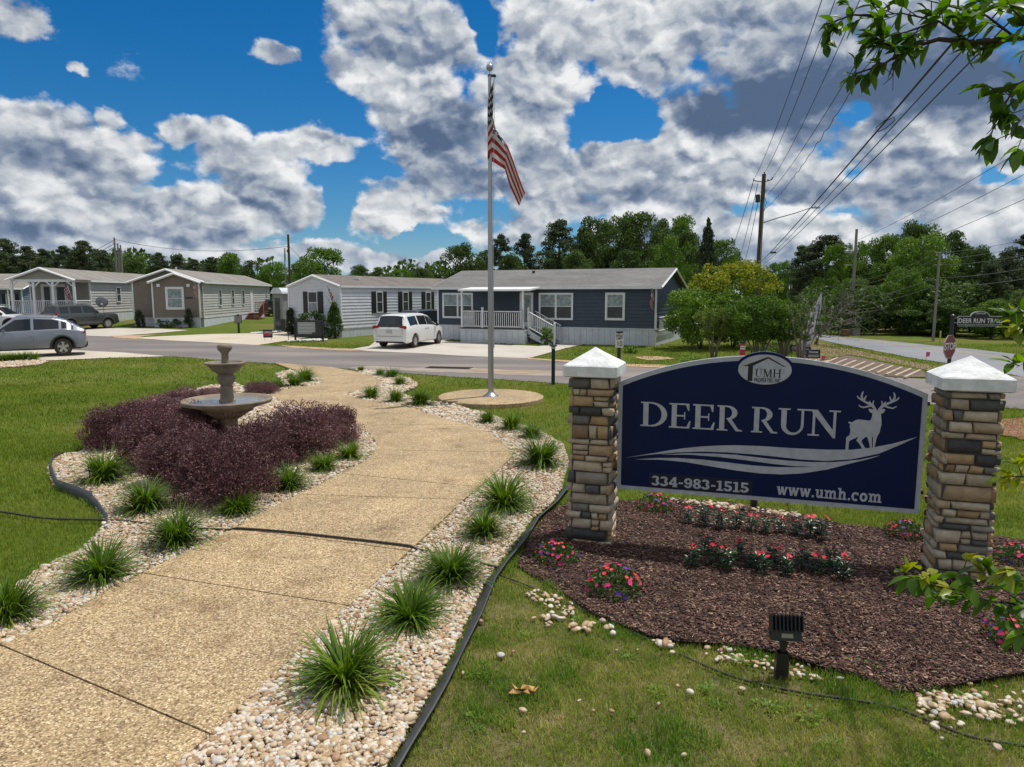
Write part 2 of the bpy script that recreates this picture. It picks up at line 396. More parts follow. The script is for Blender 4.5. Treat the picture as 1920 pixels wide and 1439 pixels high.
# pale gutter band, faded road markings
M['gutter'] = mat('sandy_gutter', (.36, .30, .23), .9, c2=(.22, .185, .16), scale=1.3, sc=(.5, 2, 1))
M['stain'] = mat('rust_stain', (.26, .17, .10), .9, c2=(.38, .29, .20), scale=2, sc=(.5, 2, 1))
sheet('gutter', ragged(pg([(700, 687), (767, 691), (843, 689), (947, 694), (1056, 697), (1160, 703), (1160, 711), (1056, 707), (947, 703), (843, 699), (767, 697), (650, 690)]), .1, 3), .017, M['gutter'])
sheet('rust_stain', ragged(pg([(872, 693), (930, 694.5), (1010, 697), (1040, 699), (960, 701), (890, 698)]), .12, 4), .0205, M['stain'])
#sheet('park_road_patch', ragged(pg([(440, 658), (560, 662), (640, 667), (760, 674), (900, 683), (1050, 690), (1050, 692), (880, 686), (740, 680), (600, 671), (440, 662)]), .1, 5), .0165, M['gutter'])
M['yellow'] = mat('faded_yellow_line', (.42, .30, .14), .8, c2=(.33, .26, .17), scale=12)
M['whiteline'] = mat('faded_white_line', (.5, .5, .48), .8, c2=(.34, .34, .34), scale=12)
YL = [(1544, 632.5), (1600, 637.5), (1653, 643), (1719, 652), (1806, 662), (1920, 677), (2200, 715)]
def strip_on_ground(name, pts, w, off, h, m):
    q = [P(*p) for p in pts]; L = []; Rr = []
    for i, p in enumerate(q):
        d = (q[min(i + 1, len(q) - 1)] - q[max(i - 1, 0)]); d.z = 0; d.normalize(); n = Vector((-d.y, d.x, 0))
        L.append(p + n * (off + w / 2)); Rr.append(p + n * (off - w / 2))
    return sheet(name, [(v.x, v.y) for v in L + Rr[::-1]], h, m, step=0)
strip_on_ground('centre_line', YL, .12, .14, .023, M['yellow']); strip_on_ground('centre_line_far', YL, .12, -.14, .023, M['yellow'])

# ribbed concrete ditch lining
ditch = pg([(1470, 700), (1533, 680), (1587, 668), (1622, 674), (1675, 686), (1732, 698), (1737, 709), (1671, 708), (1560, 700)])
sheet('ditch_lining', ditch, .03, mat('muddy_concrete', (.085, .058, .044), .9, c2=(.16, .115, .085), scale=2))
mb = MB()
for i in range(12):
    a = P(1536 + i * 17.2, 669.5 + i * 2.6 + (8 if i < 2 else 0)); b = P(1536 + i * 17.2 - 52, 691 + i * 2.9 + (4 if i < 2 else 0))
    if b.y < P(1671, 707).y: b = a.lerp(b, .6)
    d = (b - a); L = d.length; mid = (a + b) / 2
    mb.box((mid.x, mid.y, .065), (L, .085, .07), math.atan2(d.y, d.x))
mb.box((0, 0, -5), (.01, .01, .01))
tag(mb.build('ditch_ribs', mat('pale_rib_concrete', (.50, .40, .29), .9, c2=(.40, .31, .22), scale=5)), kind='structure')

# path slabs between joints
def arc_len(pts):
    s = [0]
    for a, b in zip(pts, pts[1:]): s.append(s[-1] + math.dist(a, b))
    return s
def at_px(pts, key):
    pass
JL = [(-260, 1345), (0, 1222), (262, 1087), (425, 1010), (480, 975), (640, 895), (702, 846), (665, 803), (560, 767), (505, 745), (514, 683)]
def split(pts, cuts):
    out = []; cur = [pts[0]]
    for p in pts[1:]:
        cur.append(p)
        if p in cuts: out.append(cur); cur = [p]
    if len(cur) > 1: out.append(cur)
    return out
cutsL = [(150, 1150), (265, 1085), (440, 1000), (560, 935), (640, 895), (703, 850), (665, 803), (570, 770), (537, 733)]
cutsR = [(397, 1394), (655, 1148), (768, 1043), (871, 945), (898, 921), (960, 854), (874, 801), (773, 770), (646, 743)]
PL2 = [(-420, 1560)] + PATH_L[1:]
cutsL[0] = (0, 1222)
LS = split(PL2, cutsL); RS = split(PATH_R, cutsR)
def inset_poly(poly, d):
    n = len(poly); A = sum(poly[i][0] * poly[(i + 1) % n][1] - poly[(i + 1) % n][0] * poly[i][1] for i in range(n)); sg = 1 if A > 0 else -1
    out = []
    for i in range(n):
        p0, p1, p2 = poly[i - 1], poly[i], poly[(i + 1) % n]
        e1 = Vector((p1[0] - p0[0], p1[1] - p0[1])); e2 = Vector((p2[0] - p1[0], p2[1] - p1[1]))
        if e1.length < 1e-6 or e2.length < 1e-6: out.append(p1); continue
        e1.normalize(); e2.normalize(); n1 = Vector((-e1.y, e1.x)) * sg; n2 = Vector((-e2.y, e2.x)) * sg
        b = n1 + n2
        if b.length < .3: b = n1
        b.normalize(); k = min(d / max(b.dot(n1), .4), d * 2)
        out.append((p1[0] + b.x * k, p1[1] + b.y * k))
    return out
sheet('path_bedding', inset_poly(G['path'], .03), .028, mat('joint_dirt', (.09, .065, .04), .95, c2=(.05, .07, .02), scale=5), step=0)
for i, (l, r) in enumerate(zip(LS, RS)):
    poly = pg(l) + pg(r)[::-1]
    sheet('path_slab', inset_poly(poly, .008), .062, M['aggregate'], step=0, skirt=.055)

def mound(x, y):
    c = (3.2, 6.0); d = math.hypot((x - c[0]) / 3.0, (y - c[1]) / 1.6); return .07 * max(0, 1 - d * d)
sheet('mulch_soil', G['mulch'], .02, M['mulch_base'], step=.5, fn=mound)
for k in 'abcd': sheet('gravel_soil', inset_poly(G[k], .005), .02, M['gravel_base'], step=0)
# ------------------------------------------------------------------ stone pillars and entrance sign
M['stone'] = island_mat('ledge_stone', [(0, (.055, .054, .054)), (.08, (.10, .098, .095)), (.13, (.22, .20, .17)), (.2, (.38, .31, .22)), (.40, (.48, .40, .29)), (.54, (.40, .325, .23)), (.64, (.36, .23, .115)), (.80, (.42, .29, .16)), (.90, (.24, .15, .085)), (.94, (.48, .40, .29)), (1, (.52, .45, .35))], .85, 14, .30, .5, 45, bdist=.010)
M['mortar'] = mat('mortar', (.10, .09, .075), .95)
M['cap'] = mat('painted_cap', (.58, .59, .58), .75, c2=(.76, .78, .79), scale=9, bmp=.9, bscale=28, bdist=.01)
PA = P(1103, 1022); PB = P(1800, 1099)
dS = Vector((PB.x - PA.x, PB.y - PA.y, 0)); dS.normalize(); nS = Vector((-dS.y, dS.x, 0)); angS = math.atan2(dS.y, dS.x)
PW = .50
cA = PA + nS * PW / 2; cB = PB + nS * PW / 2
def pillar(c, label, seed, H=1.92, core=.40):
    rg = random.Random(seed)
    root = empty('stone_pillar', (c.x, c.y, 0), angS, label, 'stone pillar', 'stone pillars of the entrance sign')
    MB().bb(-core / 2 - .012, core / 2 + .012, -core / 2 - .012, core / 2 + .012, -.05, H + .01).build('mortar_core', M['mortar'], root)
    mb = MB(); faces = [((0, -1), (1, 0)), ((1, 0), (0, 1)), ((0, 1), (-1, 0)), ((-1, 0), (0, -1))]
    rows = []; z = -.03
    while z < H - .03:
        h = rg.choice([.065, .08, .095, .11, .125, .14, .16])
        if H - z - h < .05: h = H - z
        rows.append((z, h)); z += h
    def stone(n, u, s0, s1, z0, z1, dep):
        nu, nv = 7, 5; g = .006; jit = [rg.uniform(-.022, .022) for _ in range(2)] + [rg.uniform(-.012, .012) for _ in range(2)]; vs = []
        tilt = rg.uniform(-.007, .007); k = rg.uniform(0, 9)
        for j in range(nv):
            for i in range(nu):
                a = i / (nu - 1); b = j / (nv - 1)
                a2 = (0, .0, .12, .5, .88, 1, 1)[i]; b2 = (0, .0, .5, 1, 1)[j]; a2 += (.02 if i == 1 else -.02 if i == nu - 2 else 0); b2 += (.05 if j == 1 else -.05 if j == nv - 2 else 0)
                s = s0 + g + (s1 - s0 - 2 * g) * a2; zz = z0 + g + (z1 - z0 - 2 * g) * b2
                s += jit[0] * (1 - a2) * (b2 - .5) + jit[1] * a2 * (b2 - .5)
                zz += jit[2] * (1 - b2) * (a2 - .5) * .7 + jit[3] * b2 * (a2 - .5) * .7
                e = max(abs(2 * a2 - 1), abs(2 * b2 - 1)) ** 10
                cr = (abs(2 * a2 - 1) * abs(2 * b2 - 1)) ** 4
                d = dep * (1 - .12 * cr) + tilt * (a2 - .5) * 2 + rg.uniform(-.0035, .0035)
                if i in (0, nu - 1) or j in (0, nv - 1): d = 0.0
                elif i in (1, nu - 2) or j in (1, nv - 2): d *= .90
                o = core / 2 + d
                vs.append((n[0] * o + u[0] * s, n[1] * o + u[1] * s, zz))
        mb.add(vs, [(j * nu + i, j * nu + i + 1, (j + 1) * nu + i + 1, (j + 1) * nu + i) for j in range(nv - 1) for i in range(nu - 1)])
    for fi, (n, u) in enumerate(faces):
        for ri, (z, h) in enumerate(rows):
            ext0 = core / 2 + (.055 if (ri + fi) % 2 else .002); ext1 = core / 2 + (.055 if (ri + fi + 1) % 2 else .002)
            s = -ext0
            while s < ext1 - .01:
                w = rg.choice([.08, .12, .16, .20, .25, .30, .36]) * (1.0 if h < .12 else 1.15)
                if ext1 - s - w < .06: w = ext1 - s
                dep = rg.uniform(.034, .074)
                if h >= .115 and w < .2 and rg.random() < .45:
                    k = rg.uniform(.4, .6); stone(n, u, s, s + w, z, z + h * k, dep); stone(n, u, s, s + w, z + h * k, z + h, dep - .006)
                else: stone(n, u, s, s + w, z, z + h, dep)
                s += w
    mb.build('stone_veneer', M['stone'], root, smooth=True, fix=False)
    e = PW / 2 + .055; t0 = H + .012; t1 = t0 + .135; bm = bmesh.new(); n = 8; grid = []
    cp = MB(); vs = []; 
    prof = [(e - .03, t0 - .001), (e, t0 + .012), (e, t1 - .012), (e - .012, t1)]
    for i in range(1, 7): prof.append(((e - .012) * (1 - i / 6.0), t1 + (.185) * i / 6.0))
    prof[-1] = (.004, t1 + .187)
    m = 9
    for r_, z in prof:
        for sd in range(4):
            for k in range(m - 1):
                t = -1 + 2 * k / (m - 1); q = [(t, -1), (1, t), (-t, 1), (-1, -t)][sd]
                vs.append((q[0] * r_ + rg.uniform(-.0015, .0015), q[1] * r_ + rg.uniform(-.0015, .0015), z + rg.uniform(-.0015, .0015)))
    k4 = 4 * (m - 1)
    fs = [(i * k4 + k, i * k4 + (k + 1) % k4, (i + 1) * k4 + (k + 1) % k4, (i + 1) * k4 + k) for i in range(len(prof) - 1) for k in range(k4)]
    fs.append(tuple(range(k4)))
    fs.append(tuple((len(prof) - 1) * k4 + k for k in range(k4)))
    cp.add(vs, fs); cp.build('cap', M['cap'], root, fix=False)
    return root
pillar(cA, 'left stone pillar with white pyramid cap, beside the pebble bed', 3)
pillar(cB, 'right stone pillar with white pyramid cap, behind the yellow-tipped twigs', 8)

# sign plane coordinates from points of the picture (traced once, true size in the plane)
def S(px, py, off=-.045):
    d = Vector(ray(px, py)); o = Vector((0, 0, HC)); q = cA + nS * off
    t = (q - o).dot(nS) / d.dot(nS); p = o + d * t
    return ((p - cA).dot(dS), p.z)
navy = mat('navy_sign_face', (.004, .0105, .060), .3, c2=(.0035, .0085, .052), scale=1.5, spec=.2)
silver = mat('mottled_silver', (.44, .455, .49), .55, c2=(.35, .365, .395), scale=14, metal=0, spec=.3)
dknavy = mat('dark_navy_patch', (.003, .005, .030), .3)
ink = mat('black_lettering', (.006, .006, .007), .5)
sign = empty('entrance_sign', (cA.x, cA.y, 0), angS, 'large navy entrance sign reading DEER RUN with a silver stag', 'sign')
sL, zL = S(1160, 718); _, zB0 = S(1158, 919.6); sR, zR = S(1741, 738.5); _, zB1 = S(1730, 962)
zC = (zL + zR) / 2; zB = (zB0 + zB1) / 2; sm, zP = S(1442, 668.5); sm = (sL + sR) / 2
def arch(x0, x1, zc, zp, n=28):
    w = (x1 - x0) / 2; h = zp - zc; r = (w * w + h * h) / (2 * h); c = (x0 + x1) / 2
    return [(c + w * (1 - 2 * i / n), zp - r + math.sqrt(max(r * r - (w * (1 - 2 * i / n)) ** 2, 0))) for i in range(n + 1)]
def outline(ins): return [(sL + ins, zB + ins), (sR - ins, zB + ins)] + arch(sL + ins, sR - ins, zC - ins * .8, zP - ins)
MB().prism(outline(0), -.035, .03).build('frame', silver, sign)
MB().prism(outline(.048), -.041, -.034).build('panel', navy, sign)
MB().prism(outline(.048), .029, .034).build('back_panel', navy, sign)
q = P(1413, 954); tag(MB().bb(-.035, .035, -.035, .035, -.1, .62).bb(-.05, .05, -.05, .05, .62, .66).build('garden_stake', M['black'], loc=(q.x, q.y, 0)), 'short black stake standing behind the sign at the mulch edge', 'stake')
for s_ in (sL, sR):
    for z in (zB + .2, zC - .12): MB().bb(s_ - .07, s_ + .03, -.012, .012, z, z + .035).build('bracket', M['black'], sign)
cz0 = S(1443, 693.6); rx = abs(S(1499, 693.6)[0] - S(1387, 693.6)[0]) / 2; rz = abs(S(1443, 660.5)[1] - S(1443, 727)[1]) / 2
oc = (sm, cz0[1])
def ell(rx, rz, n=48): return [(oc[0] + rx * math.cos(2 * PI * i / n), oc[1] + rz * math.sin(2 * PI * i / n)) for i in range(n)]
MB().prism(ell(rx, rz), -.047, .036).build('oval_border', navy, sign)
MB().prism(ell(rx * .90, rz * .845), -.052, -.045).build('oval_badge', silver, sign)

def strokes(mb, gl, x0, z0, sx, sz, y, th=.2, tk=.004, thz=None):
    """gl: list of strokes in unit space. l: line, a: elliptical arc, p: polygon"""
    cnt = getattr(mb, 'cnt', 0)
    for g in gl:
        k = g[0]; yy = y - .00025 * (cnt % 9); cnt += 1
        if k == 'p': pts = list(g[1])
        elif k == 'r': a, b, c, d = g[1:5]; pts = [(a, b), (c, b), (c, d), (a, d)]
        elif k == 'l':
            x1, y1, x2, y2 = g[1:5]; t = (g[5] if len(g) > 5 else th) / 2
            dx, dy = (x2 - x1) * sx, (y2 - y1) * sz; L = math.hypot(dx, dy); nx_, ny_ = -dy / L * t * sz, dx / L * t * sz
            pts = [(x1 + nx_ / sx, y1 + ny_ / sz), (x1 - nx_ / sx, y1 - ny_ / sz), (x2 - nx_ / sx, y2 - ny_ / sz), (x2 + nx_ / sx, y2 + ny_ / sz)]
        elif k == 'a':   # outer rx ry, inner rx ry, inner centre shift
            cx, cy, ro, rp, ri, rj, a0, a1 = g[1:9]; ix = g[9] if len(g) > 9 else 0; iy = g[10] if len(g) > 10 else 0
            n = 18; o = []; i_ = []
            for q in range(n + 1):
                a = R(a0 + (a1 - a0) * q / n); o.append((cx + ro * math.cos(a), cy + rp * math.sin(a))); i_.append((cx + ix + ri * math.cos(a), cy + iy + rj * math.sin(a)))
            for q in range(n):
                qd = [o[q], o[q + 1], i_[q + 1], i_[q]]
                mb.prism([(x0 + a * sx, z0 + b * sz) for a, b in qd], yy, y + tk)
            continue
        mb.prism([(x0 + a * sx, z0 + b * sz) for a, b in pts], yy, y + tk)
    mb.cnt = cnt
SER = {
 'D': (1.06, [('r', .10, .03, .31, .97), ('r', 0, 0, .45, .055), ('r', 0, .945, .45, 1), ('a', .42, .5, .64, .5, .42, .435, -90, 90)]),
 'E': (.90, [('r', .10, .03, .31, .97), ('r', 0, .945, .82, 1), ('p', [(.82, 1), (.82, .72), (.77, .72), (.68, .945)]), ('r', 0, 0, .84, .06), ('p', [(.72, .06), (.83, .30), (.89, .30), (.84, 0)]), ('r', .3, .47, .66, .535), ('r', .615, .36, .66, .65)]),
 'R': (1.08, [('r', .10, .03, .31, .97), ('r', 0, 0, .45, .055), ('r', 0, .945, .45, 1), ('a', .42, .72, .42, .28, .20, .215, -90, 90), ('p', [(.38, .5), (.60, .47), (.90, .07), (1.06, .05), (1.06, 0), (.80, 0)])]),
 'U': (1.2, [('r', .12, .36, .33, .97), ('r', 0, .945, .47, 1), ('r', .90, .36, 1.0, .97), ('r', .73, .945, 1.18, 1), ('a', .56, .37, .44, .39, .29, .30, 180, 360, .045, .0)]),
 'N': (1.25, [('r', .19, .03, .29, .90), ('r', 0, .945, .30, 1), ('r', .02, 0, .46, .055), ('p', [(.08, 1), (.37, 1), (1.09, .12), (1.09, -.06), (1.0, -.06)]), ('r', .985, -.05, 1.09, .97), ('r', .82, .945, 1.25, 1)]),
}
boxes = [('D', 180, 395), ('E', 413, 591), ('E', 606, 789), ('R', 805, 1017), ('R', 1088, 1306), ('U', 1305, 1557), ('N', 1548, 1814)]
def z6(x, y): return 1160 + x / 4.364, 650 + y / 4.364
zt = (S(*z6(180, 456))[1] + S(*z6(1814, 522))[1]) / 2; zb = (S(*z6(176, 655))[1] + S(*z6(1640, 727))[1]) / 2
let = MB()
for ch, a, b in boxes:
    xa = S(*z6(a, 590))[0]; xb = S(*z6(b, 610))[0]; w, gl = SER[ch]
    strokes(let, gl, xa, zb, (xb - xa) / w, zt - zb, -.044)
let.build('title_lettering', silver, sign)
SL = {  # slab figures and letters (unit height)
 '3': (.70, [('a', .31, .73, .33, .27, .10, .09, -75, 165), ('a', .31, .29, .37, .29, .13, .11, -165, 80)]),
 '4': (.76, [('r', .42, 0, .64, 1), ('r', 0, .2, .76, .38), ('p', [(0, .38), (.22, .38), (.5, .8), (.42, 1)]), ('r', .32, 0, .74, .11)]),
 '9': (.70, [('a', .35, .68, .35, .32, .13, .15, 0, 360), ('a', .33, .45, .37, .45, .15, .30, -150, 10)]),
 '8': (.70, [('a', .35, .74, .31, .26, .11, .11, 0, 360), ('a', .35, .28, .35, .28, .13, .12, 0, 360)]),
 '1': (.56, [('r', .17, 0, .40, 1), ('r', 0, 0, .56, .14), ('r', 0, .84, .2, .96)]),
 '5': (.70, [('r', .06, .82, .62, 1), ('r', .06, .48, .24, .84), ('a', .31, .32, .38, .32, .15, .13, -165, 130)]),
 '-': (.46, [('r', .04, .36, .42, .52)]),
 'w': (1.12, [('l', .14, .72, .33, 0, .19), ('l', .33, 0, .55, .7, .15), ('l', .55, .7, .78, 0, .19), ('l', .78, 0, .98, .72, .15), ('r', 0, .64, .30, .76), ('r', .42, .64, .68, .76), ('r', .84, .64, 1.12, .76)]),
 'u': (.86, [('r', .12, .2, .33, .76), ('r', 0, .64, .2, .76), ('r', .54, 0, .75, .76), ('r', .44, .64, .6, .76), ('a', .36, .24, .24, .26, .06, .1, 180, 360), ('r', .7, 0, .86, .12)]),
 'm': (1.28, [('r', .12, .05, .33, .72), ('r', 0, .64, .2, .76), ('r', 0, 0, .42, .12), ('r', .53, .05, .73, .6), ('r', .46, 0, .80, .12), ('r', .93, .05, 1.14, .6), ('r', .86, 0, 1.26, .12), ('a', .48, .52, .25, .25, .07, .1, 0, 180), ('a', .89, .52, .25, .25, .07, .1, 0, 180)]),
 'h': (.90, [('r', .12, .05, .33, 1.02), ('r', 0, .91, .2, 1.04), ('r', 0, 0, .42, .12), ('r', .55, .05, .76, .6), ('r', .48, 0, .88, .12), ('a', .50, .5, .26, .27, .07, .12, 0, 180)]),
 'c': (.74, [('a', .37, .37, .37, .40, .16, .22, 50, 310), ('r', .54, .50, .68, .74)]),
 'o': (.80, [('a', .38, .37, .38, .40, .15, .21, 0, 360)]),
 '.': (.34, [('r', .06, 0, .27, .2)]), ' ': (.3, [])}
def word(txt, p00, p10, p01, name, y=-.044, gap=.06, hfac=1.0, F_=SL, m=silver):
    """p00 bottom-left, p10 bottom-right, p01 top-left on the sign, all as picture points"""
    a = S(*p00); b = S(*p10); c = S(*p01); h = (c[1] - a[1]) * hfac
    tot = sum(F_[t][0] + gap for t in txt) - gap; k = (b[0] - a[0]) / tot; mb = MB(); x = a[0]; zb_ = (a[1] + b[1]) / 2
    for t in txt:
        strokes(mb, F_[t][1], x, zb_, k, h, y); x += (F_[t][0] + gap) * k
    return mb.build(name, m, sign)
def z7(x, y): return 1160 + x / 3.2, 820 + y / 3.2
a = S(*z7(181, 303)); b = S(*z7(800, 345)); c = S(*z7(181, 218))
MB().bb(a[0], b[0], -.0425, -.040, (a[1] + b[1]) / 2, (a[1] + b[1]) / 2 + (c[1] - a[1])).build('number_patch', dknavy, sign)
word('334-983-1515', z7(198, 291), z7(780, 333), z7(198, 233), 'phone_lettering', y=-.0455)
word('www.umh.com', z7(948, 349), z7(1577, 390), z7(948, 284), 'web_lettering')
def zs(x, y): return 1160 + x / 3.2, 820 + y / 3.2
sw1 = [(45, 123), (200, 98), (300, 80), (400, 66), (500, 56), (600, 51), (700, 49), (850, 54), (1050, 67), (1250, 76), (1400, 76), (1530, 62), (1650, 38), (1790, 0), (1690, 46), (1560, 100), (1400, 133), (1250, 143), (1100, 135), (950, 118), (800, 103), (650, 92), (500, 87), (350, 92), (180, 106)]
sw2 = [(255, 105), (400, 97), (550, 98), (700, 106), (850, 124), (1000, 140), (1150, 150), (1300, 150), (1450, 135), (1570, 110), (1500, 132), (1400, 156), (1250, 195), (1100, 218), (980, 224), (850, 218), (700, 200), (550, 175), (400, 150), (250, 136), (100, 134), (230, 126), (350, 125), (500, 135), (650, 152), (800, 170), (950, 180), (1100, 181), (1190, 179), (1050, 174), (900, 158), (750, 137), (600, 119), (430, 106)]
MB().prism([S(*zs(*p)) for p in sw1], -.044, -.038).build('swoosh', silver, sign)
MB().prism([S(*zs(*p)) for p in sw2], -.044, -.038).build('swoosh', silver, sign)
def zd(x, y): return 1560 + x / 8.994, 720 + y / 8.994
deer = [(275, 655), (280, 642), (300, 640), (325, 648), (350, 645), (390, 618), (440, 603), (500, 605), (560, 615), (610, 622), (640, 620), (660, 600), (672, 560), (685, 510), (680, 500), (650, 488), (625, 455), (615, 428), (640, 422), (680, 430), (705, 435), (740, 442), (775, 446), (800, 437), (830, 430), (870, 425), (898, 432), (885, 470), (860, 495), (830, 505), (825, 515), (832, 580), (835, 650), (832, 700), (820, 740), (808, 810), (780, 860), (765, 885), (750, 930), (735, 990), (722, 1050), (718, 1100), (688, 1100), (690, 1000), (690, 910), (681, 892), (672, 900), (672, 1000), (675, 1105), (645, 1105), (630, 1010), (612, 950), (600, 910), (580, 893), (555, 905), (520, 935), (495, 965), (510, 1000), (540, 1050), (570, 1105), (520, 1118), (490, 1060), (450, 1000), (410, 955), (430, 920), (450, 880), (400, 915), (340, 940), (290, 965), (280, 1030), (275, 1125), (228, 1128), (232, 1040), (238, 960), (237, 915), (260, 890), (295, 870), (305, 830), (310, 770), (298, 730), (303, 690), (310, 672), (288, 672)]
mb = MB(); mb.prism([S(*zd(*p)) for p in deer], -.0446, -.038)
k = 0
for pts, th in [([(735, 445), (695, 380), (620, 335), (550, 300), (480, 260), (440, 230), (425, 203)], (44, 46, 40, 34, 28, 24, 16)), ([(520, 285), (500, 220), (508, 170), (530, 130)], (40, 36, 30, 16)), ([(530, 290), (560, 240), (580, 198)], (34, 26, 14)), ([(660, 375), (590, 385), (530, 400), (480, 385), (450, 356)], (26, 26, 24, 20, 14)), ([(690, 380), (692, 320), (705, 283)], (26, 24, 12)), ([(670, 350), (640, 312), (628, 288)], (22, 20, 10)),
                ([(790, 445), (850, 378), (920, 345), (1000, 310), (1070, 285), (1110, 260), (1132, 228)], (44, 46, 40, 34, 28, 24, 16)), ([(1030, 300), (1055, 240), (1060, 190), (1040, 148)], (40, 36, 30, 16)), ([(1010, 300), (985, 250), (975, 212)], (34, 26, 14)), ([(890, 380), (960, 400), (1030, 415), (1090, 380)], (26, 26, 22, 14)), ([(850, 375), (848, 330), (836, 288)], (26, 24, 12)), ([(865, 355), (892, 320), (912, 300)], (22, 20, 10))]:
    Lp = []; Rp = []
    for i, p in enumerate(pts):
        a = pts[max(i - 1, 0)]; b = pts[min(i + 1, len(pts) - 1)]; d = math.hypot(b[0] - a[0], b[1] - a[1]); n_ = (-(b[1] - a[1]) / d, (b[0] - a[0]) / d); t = th[i] / 2
        Lp.append((p[0] + n_[0] * t, p[1] + n_[1] * t)); Rp.append((p[0] - n_[0] * t, p[1] - n_[1] * t))
    k += 1
    mb.prism([S(*zd(*p)) for p in Lp + Rp[::-1]], -.0446 - .0003 * (k % 6 + 1), -.038)
mb.build('stag_emblem', silver, sign)
# badge: roof, post, letters
def zb_(x, y): return 1380 + x / 8.995, 560 + y / 8.995
cs = sm - S(*zb_(572, 1190))[0]
def SB(x, y): q = S(*zb_(x, y)); return (q[0] + cs, q[1])
MB().prism([SB(210, 1140), (SB(632, 985)), SB(930, 1158), SB(890, 1152), SB(632, 1012), SB(375, 1135)], -.055, -.050).prism([SB(295, 1135), SB(375, 1135), SB(360, 1392), SB(280, 1390)], -.0553, -.050).build('roof_emblem', ink, sign)
TH = {'U': (.9, [('r', .08, .3, .24, 1), ('r', 0, .95, .36, 1), ('r', .68, .3, .74, 1), ('r', .55, .95, .86, 1), ('a', .41, .32, .33, .32, .27, .27, 180, 360, .04, 0)]),
      'M': (1.15, [('r', .12, 0, .18, 1), ('r', 0, 0, .32, .05), ('p', [(.06, 1), (.26, 1), (.6, .12), (.55, 0), (.5, 0)]), ('p', [(.9, 1), (.86, .95), (.5, 0), (.57, 0), (.97, 1)]), ('r', .86, 0, 1.02, 1), ('r', .76, 0, 1.12, .05)]),
      'H': (1.0, [('r', .08, 0, .24, 1), ('r', 0, .95, .34, 1), ('r', 0, 0, .34, .05), ('r', .72, 0, .88, 1), ('r', .62, .95, .98, 1), ('r', .62, 0, .98, .05), ('r', .2, .47, .76, .53)])}
a = SB(410, 1318); b = SB(850, 1345); h = SB(410, 1180)[1] - a[1]; mb = MB(); x = a[0]; tot = .9 + 1.15 + 1.0 + .1; kx = (b[0] - a[0]) / tot
for ch in 'UMH': strokes(mb, TH[ch][1], x, (a[1] + b[1]) / 2, kx, h, -.053, tk=.003); x += (TH[ch][0] + .05) * kx
mb.build('badge_lettering', ink, sign)
def text(name, s, size, m, parent, loc, rot=(PI / 2, 0, 0), ext=.002, sx=1.0, align='CENTER', off=0.0):
    cu = bpy.data.curves.new(name, 'FONT'); cu.body = s; cu.size = size; cu.extrude = ext; cu.align_x = align; cu.align_y = 'CENTER'; cu.offset = off; cu.resolution_u = 3
    o = bpy.data.objects.new(name, cu); me = bpy.data.meshes.new_from_object(o); bpy.data.objects.remove(o)
    me.name = name; me.materials.clear(); me.materials.append(m); t = link(name, me, parent); t.location = loc; t.rotation_euler = rot; t.scale = (sx, 1, 1); return t
a = SB(395, 1370); b = SB(840, 1395)
t = text('badge_small_lettering', 'PROPERTIES, INC', .062, ink, sign, ((a[0] + b[0]) / 2, -.0535, (a[1] + b[1]) / 2 - .002), sx=.8)
t.scale = ((b[0] - a[0]) / t.dimensions.x * 1.0 if t.dimensions.x else .8, 1, 1)

# ------------------------------------------------------------------ flagpole, pad, flag
pad = MB(); pc = PAD_C
pad.lathe([(PAD_R, -.12), (PAD_R, .11), (PAD_R - .02, .125)], (pc.x, pc.y, 0), 64)
tag(pad.build('flagpole_pad', M['aggregate']), 'round raised aggregate concrete pad under the flagpole', 'concrete pad')
fp = empty('flagpole', (pc.x, pc.y, .125), 0, 'tall silver flagpole with a ball finial on the round pad', 'flagpole')
HP = zat(pc.y, 143) - .125
MB().tube([(0, 0, 0), (0, 0, 2), (0, 0, HP * .6), (0, 0, HP)], [.078, .074, .06, .042], 20).build('pole', M['steel'], fp, smooth=True, angle=50)
MB().lathe([(.21, 0), (.2, .02), (.14, .05), (.1, .09), (.085, .11)], (0, 0, 0), 24).build('base_collar', M['steel'], fp, smooth=True, angle=40)
mb = MB(); mb.tube([(0, 0, HP), (0, 0, HP + .2)], .012, 8); mb.lathe([(.008, -.09)] + [(.09 * math.sin(R(a)), -.09 * math.cos(R(a))) for a in range(20, 180, 20)] + [(.008, .09)], (0, 0, HP + .21), 18)
mb.build('ball_finial', M['steel'], fp, smooth=True)
mb = MB(); mb.bb(-.05, .14, -.03, .03, HP - .02, HP + .035); mb.lathe([(.035, -.012), (.035, .012)], (.13, 0, HP - .0), 12, 'y'); mb.build('truck_pulley', M['black'], fp)
mb = MB(); mb.tube([(.13, 0, HP), (.09, -.01, HP * .7), (.085, -.01, HP * .5), (.075, -.02, 1.4)], .006, 5); mb.bb(.06, .10, -.03, -.0, 1.3, 1.45); mb.build('halyard', mat('rope', (.5, .5, .48), .8), fp)
